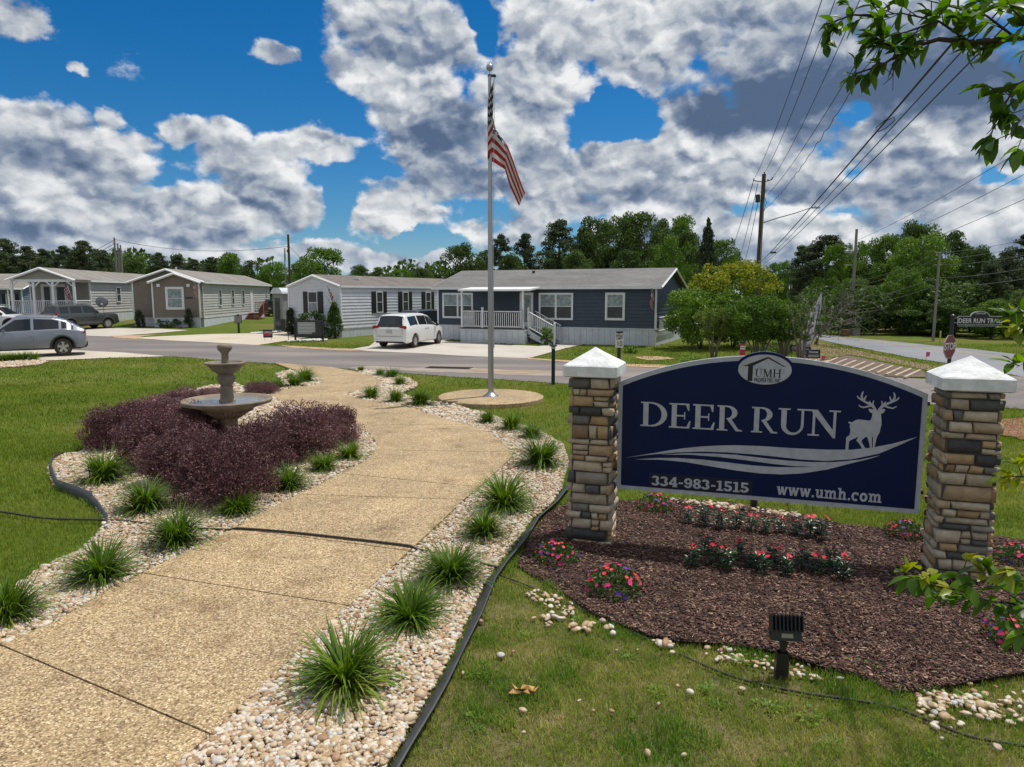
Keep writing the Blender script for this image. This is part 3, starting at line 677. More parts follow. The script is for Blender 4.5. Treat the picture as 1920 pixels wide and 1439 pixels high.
def flag_material():
    m, nt, b = nm('flag_cloth')
    uv = node(nt, 'ShaderNodeUVMap'); sp = node(nt, 'ShaderNodeSeparateXYZ'); nt.links.new(uv.outputs[0], sp.inputs[0]); u, v = sp.outputs[0], sp.outputs[1]
    st = math_(nt, 'MODULO', math_(nt, 'FLOOR', math_(nt, 'MULTIPLY', v, 13)), 2)
    c = mixc(nt, st, (.33, .028, .030), (.62, .58, .55))
    can = math_(nt, 'MULTIPLY', math_(nt, 'LESS_THAN', u, .40), math_(nt, 'GREATER_THAN', v, 6 / 13))
    cv = node(nt, 'ShaderNodeCombineXYZ'); nt.links.new(math_(nt, 'MULTIPLY', u, 11 / .4), cv.inputs[0]); nt.links.new(math_(nt, 'MULTIPLY', math_(nt, 'SUBTRACT', v, 6 / 13), 9 * 13 / 7), cv.inputs[1])
    # staggered star field: keep cells whose indices sum to an even number
    s2 = node(nt, 'ShaderNodeSeparateXYZ'); nt.links.new(cv.outputs[0], s2.inputs[0])
    fx = math_(nt, 'SUBTRACT', math_(nt, 'FRACT', s2.outputs[0]), .5); fy = math_(nt, 'SUBTRACT', math_(nt, 'FRACT', s2.outputs[1]), .5)
    r = math_(nt, 'SQRT', math_(nt, 'ADD', math_(nt, 'MULTIPLY', fx, fx), math_(nt, 'MULTIPLY', math_(nt, 'MULTIPLY', fy, fy), .55)))
    ang = math_(nt, 'ARCTAN2', fx, fy); rr = math_(nt, 'MULTIPLY_ADD', math_(nt, 'COSINE', math_(nt, 'MULTIPLY', ang, 5)), .13, .36)
    par = math_(nt, 'MODULO', math_(nt, 'ADD', math_(nt, 'FLOOR', s2.outputs[0]), math_(nt, 'FLOOR', s2.outputs[1])), 2)
    star = math_(nt, 'MULTIPLY', math_(nt, 'LESS_THAN', r, rr), math_(nt, 'LESS_THAN', par, .5))
    cc = mixc(nt, star, (.012, .014, .045), (.62, .60, .58)); c = mixc(nt, can, c, cc)
    nt.links.new(c, b.inputs['Base Color']); b.inputs['Roughness'].default_value = .8
    t = node(nt, 'ShaderNodeBsdfTranslucent'); nt.links.new(c, t.inputs[0]); mx = node(nt, 'ShaderNodeMixShader'); mx.inputs[0].default_value = .35
    nt.links.new(b.outputs[0], mx.inputs[1]); nt.links.new(t.outputs[0], mx.inputs[2]); nt.links.new(mx.outputs[0], nt.nodes['Material Output'].inputs[0]); return m
M['flag'] = flag_material()
def lerp_keys(keys, u):
    for (a, p), (b, q) in zip(keys, keys[1:]):
        if u <= b: t = (u - a) / (b - a); t = t * t * (3 - 2 * t) * .5 + t * .5; return tuple(p[i] + (q[i] - p[i]) * t for i in range(len(p)))
    return keys[-1][1]
def cloth(name, fn, nu, nv, m):
    vs = [fn(i / (nu - 1), j / (nv - 1)) for j in range(nv) for i in range(nu)]
    fs = [(j * nu + i, j * nu + i + 1, (j + 1) * nu + i + 1, (j + 1) * nu + i) for j in range(nv - 1) for i in range(nu - 1)]
    me = bpy.data.meshes.new(name); me.from_pydata(vs, [], fs); uv = me.uv_layers.new(name='UVMap')
    for p in me.polygons:
        for li in p.loop_indices:
            vi = me.loops[li].vertex_index; uv.data[li].uv = ((vi % nu) / (nu - 1), (vi // nu) / (nv - 1))
    me.polygons.foreach_set('use_smooth', [True] * len(me.polygons)); me.materials.append(m); me.update(); return me
# (px, py, depth offset) of the top and the bottom edge of the cloth
TOP = [(0, (926, 148, -.10)), (.08, (917, 178, -.16)), (.20, (914, 200, .05)), (.26, (925, 206, .12)), (.42, (949, 266, .02)), (.75, (967, 312, -.04)), (1, (986, 362, .06))]
BOT = [(0, (923, 286, -.10)), (.08, (914, 293, -.2)), (.20, (914, 300, .0)), (.26, (924, 304, .12)), (.45, (947, 318, .10)), (.75, (957, 352, -.10)), (1, (972, 387, .0))]
def ff(u, v):
    bl = max(0, min(1, (u - .16) / .34)); bl = bl * bl * (3 - 2 * bl); fo_ = v / .55 if v < .55 else 1 - (v - .55) / .45 * .7; back = .13 * bl * max(0, min(1, (v - .5) / .1)); v = v * (1 - bl) + fo_ * bl
    a = lerp_keys(TOP, u); b = lerp_keys(BOT, u); x = b[0] + (a[0] - b[0]) * v; y = b[1] + (a[1] - b[1]) * v; d = b[2] + (a[2] - b[2]) * v + back
    d += .05 * math.sin(v * 5 + u * 7) * min(1, u * 3)
    p = at(x + 1.0 * math.sin(v * 4 + u * 8) * u, y, pc.y + d); return (p.x - pc.x, p.y - pc.y, p.z)
me = cloth('american_flag', ff, 60, 40, M['flag'])
tag(link('flag', me, loc=(pc.x, pc.y, 0)), 'large American flag hanging limp from the tall flagpole', 'flag')

# ------------------------------------------------------------------ fountain
M['fstone'] = mat('cast_stone', (.27, .21, .15), .8, c2=(.16, .125, .095), scale=5, bmp=.35, bscale=50, detail=7)
fc = P(426, 832); YF = fc.y; fo = empty('garden_fountain', (at(426, 748, YF).x, YF, 0), 0, 'two-tier stone garden fountain standing among the purple shrubs', 'fountain')
k = lambda px: px * YF / F * 1.0
zr = zat(YF, 748); zu = zat(YF, 679); zt_ = zat(YF, 645); zq = zat(YF, 762)
RB = k(81); RU = k(37)
prof = [(.34, -.05), (.34, .06), (.27, .10), (.20, .18), (.17, .30), (.17, zr - .42), (.21, zr - .36), (.24, zr - .34), (.44, zr - .20), (RB * .84, zr - .10), (RB * .88, zr - .085), (RB * .98, zr - .075), (RB, zr - .045), (RB, zr - .015), (RB * .985, zr), (RB * .93, zr), (RB * .88, zr - .02), (RB * .8, zr - .07), (RB * .5, zr - .12), (.11, zr - .13)]
MB().lathe(prof, n=64).build('lower_basin', M['fstone'], fo, smooth=True, angle=35)
mb = MB()
for i in range(34):
    a = 2 * PI * i / 34; mb.tube([(math.cos(a) * .235, math.sin(a) * .235, zr - .35), (math.cos(a) * .34, math.sin(a) * .34, zr - .275), (math.cos(a) * .46, math.sin(a) * .46, zr - .20)], [.014, .018, .022], 6)
mb.build('fluting', M['fstone'], fo, smooth=True)
hs = zu - zr
prof = [(.15, zr - .14), (.15, zr - .02), (.125, zr), (.11, zr + hs * .24), (.12, zr + hs * .34), (.10, zr + hs * .36), (.13, zr + hs * .42), (.165, zr + hs * .52), (.165, zr + hs * .6), (.12, zr + hs * .68), (.10, zr + hs * .74), (.13, zr + hs * .80), (.12, zr + hs * .82)]
MB().lathe(prof, n=32).build('baluster', M['fstone'], fo, smooth=True, angle=35)
prof = [(.10, zu - .22), (.16, zu - .215), (RU * .66, zu - .16), (RU * .80, zu - .09), (RU * .84, zu - .055), (RU * .93, zu - .05), (RU, zu - .03), (RU, zu - .008), (RU * .96, zu), (RU * .86, zu - .002), (RU * .8, zu - .03), (RU * .5, zu - .05), (.05, zu - .05)]
MB().lathe(prof, n=48).build('upper_basin', M['fstone'], fo, smooth=True, angle=35)
hf = zt_ - zu
prof = [(.075, zu - .06), (.068, zu + hf * .1), (.062, zu + hf * .42), (.075, zu + hf * .52), (.125, zu + hf * .68), (.135, zu + hf * .82), (.125, zu + hf * .93), (.09, zu + hf), (.02, zu + hf * 1.01)]
MB().lathe(prof, n=28).build('finial', M['fstone'], fo, smooth=True, angle=50)
mw, nt, b = nm('fountain_water'); b.inputs['Base Color'].default_value = (.16, .19, .21, 1); b.inputs['Roughness'].default_value = .05; b.inputs['Specular IOR Level'].default_value = .8; bump(nt, b, noise(nt, 9, 3), .35, .03)
MB().lathe([(.13, zr - .05), (RB * .86, zr - .05), (RB * .86, zr - .047), (.13, zr - .047)], n=48).build('water', mw, fo)
MB().lathe([(.07, zu - .03), (RU * .82, zu - .03), (RU * .82, zu - .027), (.07, zu - .027)], n=32).build('water', mw, fo)

# ------------------------------------------------------------------ flood light in the mulch bed
fl_p = P(1464, 1272); sc = fl_p.y / F * 1.02
fl = empty('flood_light', (fl_p.x, fl_p.y, 0), -.10, 'black finned flood light on a stake at the front of the mulch', 'flood light')
zz = lambda py: zat(fl_p.y, py)
w = 29 * sc
mb = MB(); mb.bb(-.045, .045, -.03, .03, -.1, zz(1222)); mb.bb(-.036, .036, -.036, .036, zz(1222) - .02, zz(1222)); mb.build('stake', M['black'], fl)
mb = MB(); mb.bb(-.014, .022, -.02, .02, zz(1224), zz(1190)); mb.lathe([(.026, -.03), (.026, .03)], (.004, 0, zz(1205)), 14, 'y'); mb.build('bracket', M['black'], fl)
bd = empty('housing', (0, 0, 0)); bpy.data.objects.remove(bd)
Mt = Matrix.Rotation(R(-14), 3, 'X')
zc = (zz(1150) + zz(1200)) / 2; hh = (zz(1150) - zz(1200)) / 2
mb = MB(); mb.box((.016, .02, zc - .01), (2 * w, .045, hh * 1.5), 0, Mt)
mb.box((.016, -.012, zc - hh * .55), (2 * w * .98, .04, hh * .8), 0, Mt)
hb = mb.build('housing', M['black'], fl)
mb = MB()
for i in range(9):
    x = -w + .016 + (2 * w) * i / 8; mb.box((x, -.015, zc + hh * .35), (.008, .06, hh * 1.15), 0, Mt)
mb.build('cooling_fins', M['black'], fl)
MB().box((.02, -.036, zc - hh * .52), (w * .75, .004, hh * .3), 0, Mt).build('rating_label', mat('pale_label', (.30, .28, .20), .6), fl)
# ------------------------------------------------------------------ plants
def unit(n, rs):
    v = rs.normal(size=(n, 3)); return v / np.linalg.norm(v, axis=1)[:, None]
def leaf_quads(c, d, L, W, rs, droop=0.0):
    """rhombic leaves: centres c, directions d, lengths L, widths W"""
    n = len(c); s = np.cross(d, unit(n, rs)); s /= np.maximum(np.linalg.norm(s, axis=1)[:, None], 1e-6)
    L = np.broadcast_to(L, n)[:, None]; W = np.broadcast_to(W, n)[:, None]
    return np.stack([c - d * L / 2, c + s * W / 2 + d * L * .08, c + d * L / 2, c - s * W / 2 + d * L * .08], 1)
def leaf6(base, d, up, L, W, curl=.15):
    """larger pointed leaves with a folded blade, 6 verts -> 4 tris as 2 quads each side"""
    n = len(base); s = np.cross(d, up); s /= np.maximum(np.linalg.norm(s, axis=1)[:, None], 1e-6); nn = np.cross(s, d)
    L = L[:, None]; W = W[:, None]
    p0 = base; p1 = base + d * L * .5 - nn * L * .02; p2 = base + d * L - nn * L * curl
    a1 = base + d * L * .3 + s * W * .5 + nn * W * .15; a2 = base + d * L * .68 + s * W * .40 + nn * W * .12 - nn * L * curl * .4
    b1 = base + d * L * .3 - s * W * .5 + nn * W * .15; b2 = base + d * L * .68 - s * W * .40 + nn * W * .12 - nn * L * curl * .4
    V = np.stack([p0, a1, a2, p2, b2, b1], 1); V = V.reshape(-1, 3)
    k = np.arange(n, dtype=np.int32)[:, None] * 6
    Fc = np.concatenate([k + np.array([[0, 1, 2, 3]]), k + np.array([[0, 3, 4, 5]])], 0)
    return V, Fc
def leaf8(base, d, up, L, W):
    n = len(base); s = np.cross(d, up); s /= np.maximum(np.linalg.norm(s, axis=1)[:, None], 1e-6); nn = np.cross(s, d); L = L[:, None]; W = W[:, None]
    mid = [base + d * L * f - nn * L * (.22 * f * f) for f in (0, .22, .5, .78, 1)]
    A = [mid[i] + s * W * w + nn * W * w * .35 for i, w in ((1, .40), (2, .5), (3, .30))]; B = [mid[i] - s * W * w + nn * W * w * .35 for i, w in ((1, .40), (2, .5), (3, .30))]
    V = np.stack(mid + A + B, 1).reshape(-1, 3); k = np.arange(n, dtype=np.int32)[:, None] * 11
    return V, np.concatenate([k + np.array([q]) for q in ([1, 5, 6, 2], [2, 6, 7, 3], [2, 3, 10, 9], [1, 2, 9, 8], [0, 5, 1, 8], [3, 7, 4, 10])], 0)
def blades(base, az, tilt0, L, W, bend, seg, rs, fold=0):
    """arching strap leaves -> quads strip"""
    n = len(base); V = np.zeros((n, (seg + 1) * 2, 3)); p = base.copy(); t = tilt0.copy()
    h = np.stack([np.cos(az), np.sin(az), np.zeros(n)], 1); s = np.stack([-np.sin(az), np.cos(az), np.zeros(n)], 1)
    for i in range(seg + 1):
        f = i / seg; w = W * (1 - f ** 2.2) * (.6 + .4 * min(1, f * 4)); w = np.maximum(w, .0006)
        V[:, 2 * i] = p - s * w[:, None] / 2; V[:, 2 * i + 1] = p + s * w[:, None] / 2
        d = h * np.sin(t)[:, None] + np.array([0, 0, 1.0]) * np.cos(t)[:, None]
        p = p + d * (L / seg)[:, None]; t = t + bend / seg
    k = np.arange(n, dtype=np.int32)[:, None, None] * (seg + 1) * 2
    Fc = (k + np.array([[[2 * i, 2 * i + 1, 2 * i + 3, 2 * i + 2] for i in range(seg)]])).reshape(-1, 4)
    return V.reshape(-1, 3), Fc
M['liriope'] = leaf_mat('liriope_leaf', [(0, (.035, .070, .008)), (.4, (.075, .145, .013)), (.72, (.14, .225, .022)), (.90, (.24, .29, .04)), (1, (.40, .32, .12))], .5, .28, .2, spec=.22)
M['lor'] = leaf_mat('purple_leaf', [(0, (.036, .018, .021)), (.3, (.085, .038, .044)), (.62, (.17, .082, .088)), (.86, (.29, .17, .165)), (1, (.42, .30, .27))], .5, .18, .2, lf=2.6, lw=.45, spec=.22)
M['leafg'] = leaf_mat('green_leaf', [(0, (.02, .04, .010)), (.5, (.045, .085, .018)), (1, (.10, .16, .03))], .5, .25)
M['weed'] = leaf_mat('weed_leaf', [(0, (.06, .13, .012)), (.5, (.12, .23, .02)), (1, (.22, .35, .04))], .6, .3)
def lir_proto(seed, n=460):
    rs = np.random.RandomState(seed); a = rs.uniform(0, 2 * PI, n); r = np.abs(rs.normal(0, .045, n))
    base = np.stack([np.cos(a) * r, np.sin(a) * r, np.zeros(n) - .01], 1)
    tilt = np.abs(rs.normal(.0, .62, n)) + .06; tilt[: n // 6] *= .35
    L = rs.uniform(.28, .50, n); V, Fc = blades(base, a + rs.normal(0, .5, n), tilt, L, rs.uniform(.011, .018, n), rs.uniform(.6, 2.0, n) + tilt * .45, 6, rs)
    return mass_mesh('liriope_clump', V, Fc, M['liriope'])
LIR = [lir_proto(i) for i in range(5)]
LP = [(20, 1170, 150, 'largest liriope clump at the left frame edge beside the path'), (192, 1094, 128, 'liriope clump on pebbles below the hose at the left lawn'), (337, 1026, 112, 'liriope clump with the hose running behind it, left of the path'), (194, 907, 98, 'liriope clump next to the curled black edging'), (272, 962, 108, 'liriope clump left of the purple shrubs above the hose'), (449, 968, 78, 'liriope clump in front of the purple shrubs by the path'), (541, 921, 78, 'liriope clump at the right front of the purple shrubs'), (604, 886, 66, 'darker liriope clump under the right purple shrubs'), (656, 864, 62, 'liriope clump nearest the inner bend of the path'),
      (545, 713, 26, 'small liriope clump in the far left pebble corner'), (520, 730, 40, 'liriope clump behind the fountain next to a purple shrub'), (552, 727, 42, 'middle liriope clump of the far left pebble bed'), (574, 718, 46, 'liriope clump on the tip of the far left pebble bed'),
      (677, 698, 18, 'smallest liriope tuft at the road end of the path'), (712, 707, 28, 'left one of two dark liriope clumps beside the road'), (735, 710, 36, 'right one of two dark liriope clumps beside the road'), (749, 724, 36, 'liriope clump inside the round end of the far pebble bed'), (697, 749, 50, 'bright liriope clump on the path-side tip of the pebbles'), (740, 757, 46, 'liriope clump between the bright clump and the lawn'), (787, 763, 58, 'liriope clump left of the round flagpole pad'),
      (914, 796, 42, 'small dark liriope clump below the flagpole pad'), (960, 809, 62, 'liriope clump with fanned leaves below the flagpole pad'), (996, 825, 52, 'liriope clump half way from flagpole pad to left pillar'), (1012, 877, 98, 'large bright liriope clump left of the stone pillar'), (944, 958, 104, 'liriope clump on wide pebbles left of the pillar foot'), (908, 1012, 92, 'liriope clump just above the hose end on the right bed'), (846, 1098, 132, 'large liriope clump where the hose crosses the right bed'), (770, 1176, 138, 'large liriope clump between the hose and the nearest clump'), (654, 1300, 180, 'nearest and largest liriope clump at the bottom of the bed')]
rr = random.Random(4)
def add_lir(px, py, wpx, label, group='liriope clumps along the path beds', i=0, h=0):
    p = P(px, py); w = wpx * math.hypot(p.y, HC) / F; s = w / .60
    o = link('liriope_clump', LIR[i % 5], loc=(p.x, p.y, p.z + .03 + h), rz=rr.uniform(0, 6.28)); o.rotation_euler = (rr.uniform(-.16, .16), rr.uniform(-.16, .16), o.rotation_euler[2]); o.scale = (s * rr.uniform(.9, 1.1), s * rr.uniform(.9, 1.1), s * rr.uniform(.88, 1.08))
    tag(o, label, 'grass clump', group)
for i, (a, b, c, l) in enumerate(LP): add_lir(a, b, c, l, i=i)
for i, x in enumerate([-22, -2, 14, 28, 44, 62]):
    add_lir(x, 681 - i * .8, 30, ['', 'liriope clump at the left frame edge before the silver car', 'second liriope clump of the row before the silver car', 'third liriope clump of the row before the silver car', 'fourth liriope clump of the row before the silver car', 'last liriope clump at the right end of the row before the silver car'][i] or 'liriope clump beginning the row at the frame edge by the silver car', 'liriope row before the silver car', i)

# purple loropetalum
def lor_proto(seed, rx, ry, h, n=23000):
    rs = np.random.RandomState(seed); nl = 64; cs = []
    for i in range(nl):
        a = rs.uniform(0, 2 * PI); q = math.sqrt(rs.uniform(0, 1)) * .88; z = h * (1 - .55 * q ** 2.2) * rs.uniform(.22, .92)
        cs.append((rx * q * math.cos(a), ry * q * math.sin(a), z, rs.uniform(.11, .20)))
    cs = np.array(cs); k = rs.randint(0, nl, n); d = unit(n, rs); r = cs[k, 3] * (1 - .5 * rs.uniform(0, 1, n) ** 2)
    c = cs[k, :3] + d * r[:, None] * np.array([1.25, 1.25, .8]); keep = c[:, 2] > .05; c = c[keep]; d = d[keep]
    # arching sprays standing out of the top
    sp = []; sd = []; st = MB()
    for i in range(34):
        a = rs.uniform(0, 2 * PI); q = math.sqrt(rs.uniform(0, 1)) * .9; p = np.array([rx * q * math.cos(a), ry * q * math.sin(a), h * (1 - .5 * q ** 2) * .75]); dr = np.array([math.cos(a) * (.4 + q), math.sin(a) * (.4 + q), 1.0 - .3 * q]); dr /= np.linalg.norm(dr)
        L = rs.uniform(.14, .30); pts = []
        for j in range(14):
            f = j / 13; pp = p + dr * L * f + np.array([0, 0, -.25 * L * f * f]); pts.append(pp)
            for _ in range(2): sp.append(pp + rs.normal(0, .012, 3)); sd.append(dr + rs.normal(0, .8, 3))
        st.tube([pts[0], pts[7], pts[13]], [.004, .003, .001], 4)
    sp = np.array(sp); sd = np.array(sd); sd /= np.linalg.norm(sd, axis=1)[:, None]
    c = np.concatenate([c, sp]); d = np.concatenate([d * .6 + unit(len(d), rs) * .8, sd]); d /= np.linalg.norm(d, axis=1)[:, None]
    Q = leaf_quads(c, d, rs.uniform(.020, .038, len(c)), rs.uniform(.012, .021, len(c)), rs)
    me = mass_mesh('foliage', Q, quads(Q), M['lor'])
    for i in range(12):
        a = rs.uniform(0, 2 * PI); q = rs.uniform(.3, .85); st.tube([(0.05 * math.cos(a), .05 * math.sin(a), -.02), (rx * q * .5 * math.cos(a), ry * q * .5 * math.sin(a), h * .35), (rx * q * math.cos(a), ry * q * math.sin(a), h * .7)], [.014, .009, .004], 5)
    root = empty('purple_shrub', (0, 0, -50)); link('foliage', me, root); st.build('stems', M['bark'], root); return root
LOR = [lor_proto(1, .62, .58, .82), lor_proto(2, .66, .6, .78), lor_proto(3, .55, .6, .85)]
used = set()
for i, (px, py, w, top, l) in enumerate([
    (238, 850, 150, 746, 'purple-leaved shrub at the left end of the fountain bed'), (300, 888, 165, 768, 'purple-leaved shrub left of the front one, facing the lawn'),
    (352, 925, 175, 800, 'purple-leaved shrub left of the nearest one'), (430, 955, 190, 806, 'nearest purple-leaved shrub in front of the fountain'),
    (478, 905, 170, 782, 'purple-leaved shrub covering the foot of the fountain pedestal'), (562, 872, 160, 752, 'tall purple-leaved shrub right of the fountain'),
    (612, 848, 125, 752, 'rightmost purple-leaved shrub beside the inner bend of the path'), (352, 845, 165, 752, 'purple-leaved shrub left of the fountain basin'),
    (352, 775, 110, 726, 'purple-leaved shrub behind and left of the fountain'), (492, 752, 70, 713, 'small purple-leaved shrub behind and right of the fountain'), (405, 762, 80, 728, 'small purple-leaved shrub directly behind the fountain'), (292, 800, 130, 742, 'purple-leaved shrub at the lawn edge behind the left end')]):
    p = P(px, py); p = P(px, py - 12); k = math.hypot(p.y, HC) / F; s = w * k / 1.3; hh = (zat(p.y, top) - p.z) * 1.2
    src = LOR[i % 3]; o = src if i < 3 else copy_tree(src)
    o.location = (p.x, p.y, .02); o.rotation_euler = (0, 0, rr.uniform(0, 6)); o.scale = (s, s, hh / .98)
    tag(o, l, 'shrub', 'purple shrubs around the fountain')

# ------------------------------------------------------------------ pebbles, mulch, grass
def scatter(poly, dens, ymin=-1e9, ymax=1e9, rs=NR, holes=()):
    a = np.array(poly); x0, y0 = a.min(0); x1, y1 = a.max(0); y0 = max(y0, ymin); y1 = min(y1, ymax)
    x0 = max(x0, -40); x1 = min(x1, 40)
    if y1 <= y0: return np.zeros(0), np.zeros(0)
    n = int((x1 - x0) * (y1 - y0) * dens); X = rs.uniform(x0, x1, n); Y = rs.uniform(y0, y1, n); k = inpoly(X, Y, poly)
    vis = (np.abs(X) < Y * .78 + 1.3)
    for h in holes: k &= ~inpoly(X, Y, h)
    k &= vis; return X[k], Y[k]
def ico(sub):
    bm = bmesh.new(); bmesh.ops.create_icosphere(bm, subdivisions=sub, radius=1); V = np.array([v.co[:] for v in bm.verts]); Fc = np.array([[v.index for v in f.verts] for f in bm.faces]); bm.free(); return V, Fc
def rotm(n, rs):
    q = rs.normal(size=(n, 4)); q /= np.linalg.norm(q, axis=1)[:, None]; w, x, y, z = q.T
    return np.stack([np.stack([1 - 2 * (y * y + z * z), 2 * (x * y - z * w), 2 * (x * z + y * w)], 1), np.stack([2 * (x * y + z * w), 1 - 2 * (x * x + z * z), 2 * (y * z - x * w)], 1), np.stack([2 * (x * z - y * w), 2 * (y * z + x * w), 1 - 2 * (x * x + y * y)], 1)], 1)
def rotz_tilt(n, rs, tilt):
    a = rs.uniform(0, 2 * PI, n); ca, sa = np.cos(a), np.sin(a); b = rs.normal(0, tilt, n); cb, sb = np.cos(b), np.sin(b); z = np.zeros(n); o = np.ones(n)
    A = np.stack([np.stack([ca, -sa, z], 1), np.stack([sa, ca, z], 1), np.stack([z, z, o], 1)], 1); B = np.stack([np.stack([o, z, z], 1), np.stack([z, cb, -sb], 1), np.stack([z, sb, cb], 1)], 1)
    return A @ B
def rocks(X, Y, Z, size, sub, rs, name='pebbles'):
    V0, F0 = ico(sub); n = len(X); sc = size[:, None] * rs.uniform(.65, 1.25, (n, 3)) * np.array([1.15, .9, .62]); Rm = rotz_tilt(n, rs, .35)
    V = V0[None] * sc[:, None, :] * (1 + rs.normal(0, .06, (n, len(V0), 1))); V = np.einsum('nij,nkj->nki', Rm, V) + np.stack([X, Y, Z], 1)[:, None, :]
    Fc = (F0[None] + np.arange(n)[:, None, None] * len(V0)).reshape(-1, 3); return V.reshape(-1, 3), Fc
M['pebble'] = island_mat('river_pebble', [(0, (.26, .15, .08)), (.15, (.40, .27, .15)), (.35, (.48, .36, .23)), (.6, (.56, .47, .35)), (.82, (.64, .58, .49)), (.92, (.46, .45, .43)), (1, (.38, .20, .10))], .6, 30, .15, .1)
allV = []; allF = []; off = 0
def acc(V, Fc):
    global off
    allV.append(V); allF.append(Fc + off); off += len(V)
rs = np.random.RandomState(3)
for k_, peb in (('c', 1), ('a', 1), ('b', 1), ('d', 1)):
    for y0, y1, dens, sz, sub in ((2, 6.8, 3000, .0180, 2), (6.8, 10.5, 2300, .0185, 1), (10.5, 16, 1150, .025, 1), (16, 36, 320, .045, 1)):
        X, Y = scatter(G[k_], dens, y0, y1, rs)
        if len(X): acc(*rocks(X, Y, .030 + rs.uniform(0, .022, len(X)) + (0 if sub < 2 else .016), sz * np.exp(rs.normal(0, .28, len(X))), sub, rs))
# loose stones in the lawn and round the mulch
def loose(px0, px1, f, n, sz, spread):
    Xs = []; Ys = []
    for _ in range(n):
        t = rs.uniform(0, 1); px = px0 + (px1 - px0) * t; p = P(px, f(t) + rs.normal(0, spread)); Xs.append(p.x); Ys.append(p.y)
    n = len(Xs); acc(*rocks(np.array(Xs), np.array(Ys), np.full(n, .035), sz * np.exp(rs.normal(0, .3, n)), 2, rs))
loose(1254, 1500, lambda t: 941 + 30 * t, 150, .024, 2.5)
loose(985, 1075, lambda t: 1118 + 32 * t, 60, .018, 8)
loose(1000, 1175, lambda t: 1165 + 28 * t, 30, .024, 9)
loose(1225, 1262, lambda t: 1210 + 10 * t, 14, .024, 5)
loose(1320, 1540, lambda t: 1228 + 48 * t, 80, .018, 8)
loose(1715, 1920, lambda t: 1322 + 20 * t, 150, .020, 14)
loose(850, 1900, lambda t: 1290 + rs.uniform(-120, 140), 26, .018, 2)
tag(link('pebbles', mass_mesh('pebbles', np.concatenate(allV), np.concatenate(allF), M['pebble'], True)), 'white and tan river pebbles filling the beds beside the path', 'pebbles', kind='stuff')

M['chip'] = island_mat('mulch_chip', [(0, (.030, .016, .012)), (.35, (.085, .041, .033)), (.65, (.15, .076, .060)), (.88, (.22, .13, .092)), (.96, (.34, .22, .15)), (1, (.45, .33, .22))], .85, 2.6, .42, .0)
VB = []; FB = []; o_ = 0
for y0, y1, dens in ((2, 6.2, 4200), (6.2, 12, 2600)):
    X, Y = scatter(G['mulch'], dens, y0, y1, rs); n = len(X)
    c0 = np.array([[-1, -1, -1], [1, -1, -1], [1, 1, -1], [-1, 1, -1], [-1, -1, 1], [1, -1, 1], [1, 1, 1], [-1, 1, 1]]) * .5
    sc = np.stack([rs.uniform(.015, .048, n), rs.uniform(.006, .015, n), rs.uniform(.002, .006, n)], 1); V = c0[None] * sc[:, None, :]; V[:, [1, 2, 5, 6], 1] *= rs.uniform(.3, 1, n)[:, None]
    Rm = rotz_tilt(n, rs, .45); Rt = rotm(n, rs); V = np.einsum('nij,nkj->nki', Rm, V)
    zz_ = .026 + np.array([mound(a, b) for a, b in zip(X, Y)]) + rs.uniform(0, .016, n) + .006 * np.sin(X * 9 + Y * 4) * np.sin(Y * 11)
    V += np.stack([X, Y, zz_], 1)[:, None, :]
    F0 = np.array([[0, 3, 2, 1], [4, 5, 6, 7], [0, 1, 5, 4], [1, 2, 6, 5], [2, 3, 7, 6], [3, 0, 4, 7]]); FB.append((F0[None] + np.arange(n)[:, None, None] * 8).reshape(-1, 4) + o_); VB.append(V.reshape(-1, 3)); o_ += n * 8
tag(link('mulch_chips', mass_mesh('mulch_chips', np.concatenate(VB), np.concatenate(FB), M['chip'])), 'dark reddish bark mulch chips under the sign', 'mulch', kind='stuff')

HOLES = [G[k] for k in G]
ditchp = ditch
def grass(name, bands, m, label, cond=None, hs=1.0, seed=1):
    rs = np.random.RandomState(seed); Vs = []; Fs = []; o = 0
    big = [(-40, 2), (40, 2), (40, 60), (-40, 60)]
    for y0, y1, dens, w, h in bands:
        X, Y = scatter(big, dens, y0, y1, rs, HOLES + [ditchp])
        k = (X - PAD_C.x) ** 2 + (Y - PAD_C.y) ** 2 > (PAD_R + .03) ** 2
        if cond is not None: k &= cond(X, Y)
        X = X[k]; Y = Y[k]; n = len(X)
        if n == 0: continue
        hn = h * (.55 + .45 * np.sin(X * 1.3 + np.cos(Y * 1.7) * 2) * np.cos(Y * 1.1)) * .35 + h * rs.uniform(.55, 1.1, n)
        V, Fc = blades(np.stack([X, Y, gzn(X, Y)], 1), rs.uniform(0, 2 * PI, n), np.abs(rs.normal(.25, .35, n)), hn * hs, np.full(n, w) * rs.uniform(.7, 1.2, n), rs.uniform(.2, 1.3, n), 2, rs)
        Vs.append(V); Fs.append(Fc + o); o += len(V)
    tag(link(name, mass_mesh(name, np.concatenate(Vs), np.concatenate(Fs), m)), label, 'grass', kind='stuff')
M['grass'] = leaf_mat('lawn_grass', [(0, (.042, .070, .008)), (.28, (.095, .145, .012)), (.55, (.165, .225, .022)), (.78, (.28, .30, .05)), (1, (.44, .36, .15))], .6, .3, 0, lf=.45, lw=.6, spec=.15)
M['drygrass'] = leaf_mat('dry_grass', [(0, (.045, .080, .010)), (.28, (.12, .20, .020)), (.52, (.24, .31, .036)), (.76, (.42, .37, .12)), (1, (.66, .52, .30))], .7, .25, 0, lf=1.8, lw=.6, spec=.15)
def pn(X, Y, s, ph):
    return np.sin(X * s + ph) * np.cos(Y * s * 1.3 + ph * 2) + .6 * np.sin(X * s * 2.3 - Y * s * 1.9 + ph) + .4 * np.sin(X * s * 4.7 + Y * s * 5.3)
near_c = lambda X, Y: (X > -1.2) & (Y < 8.2)
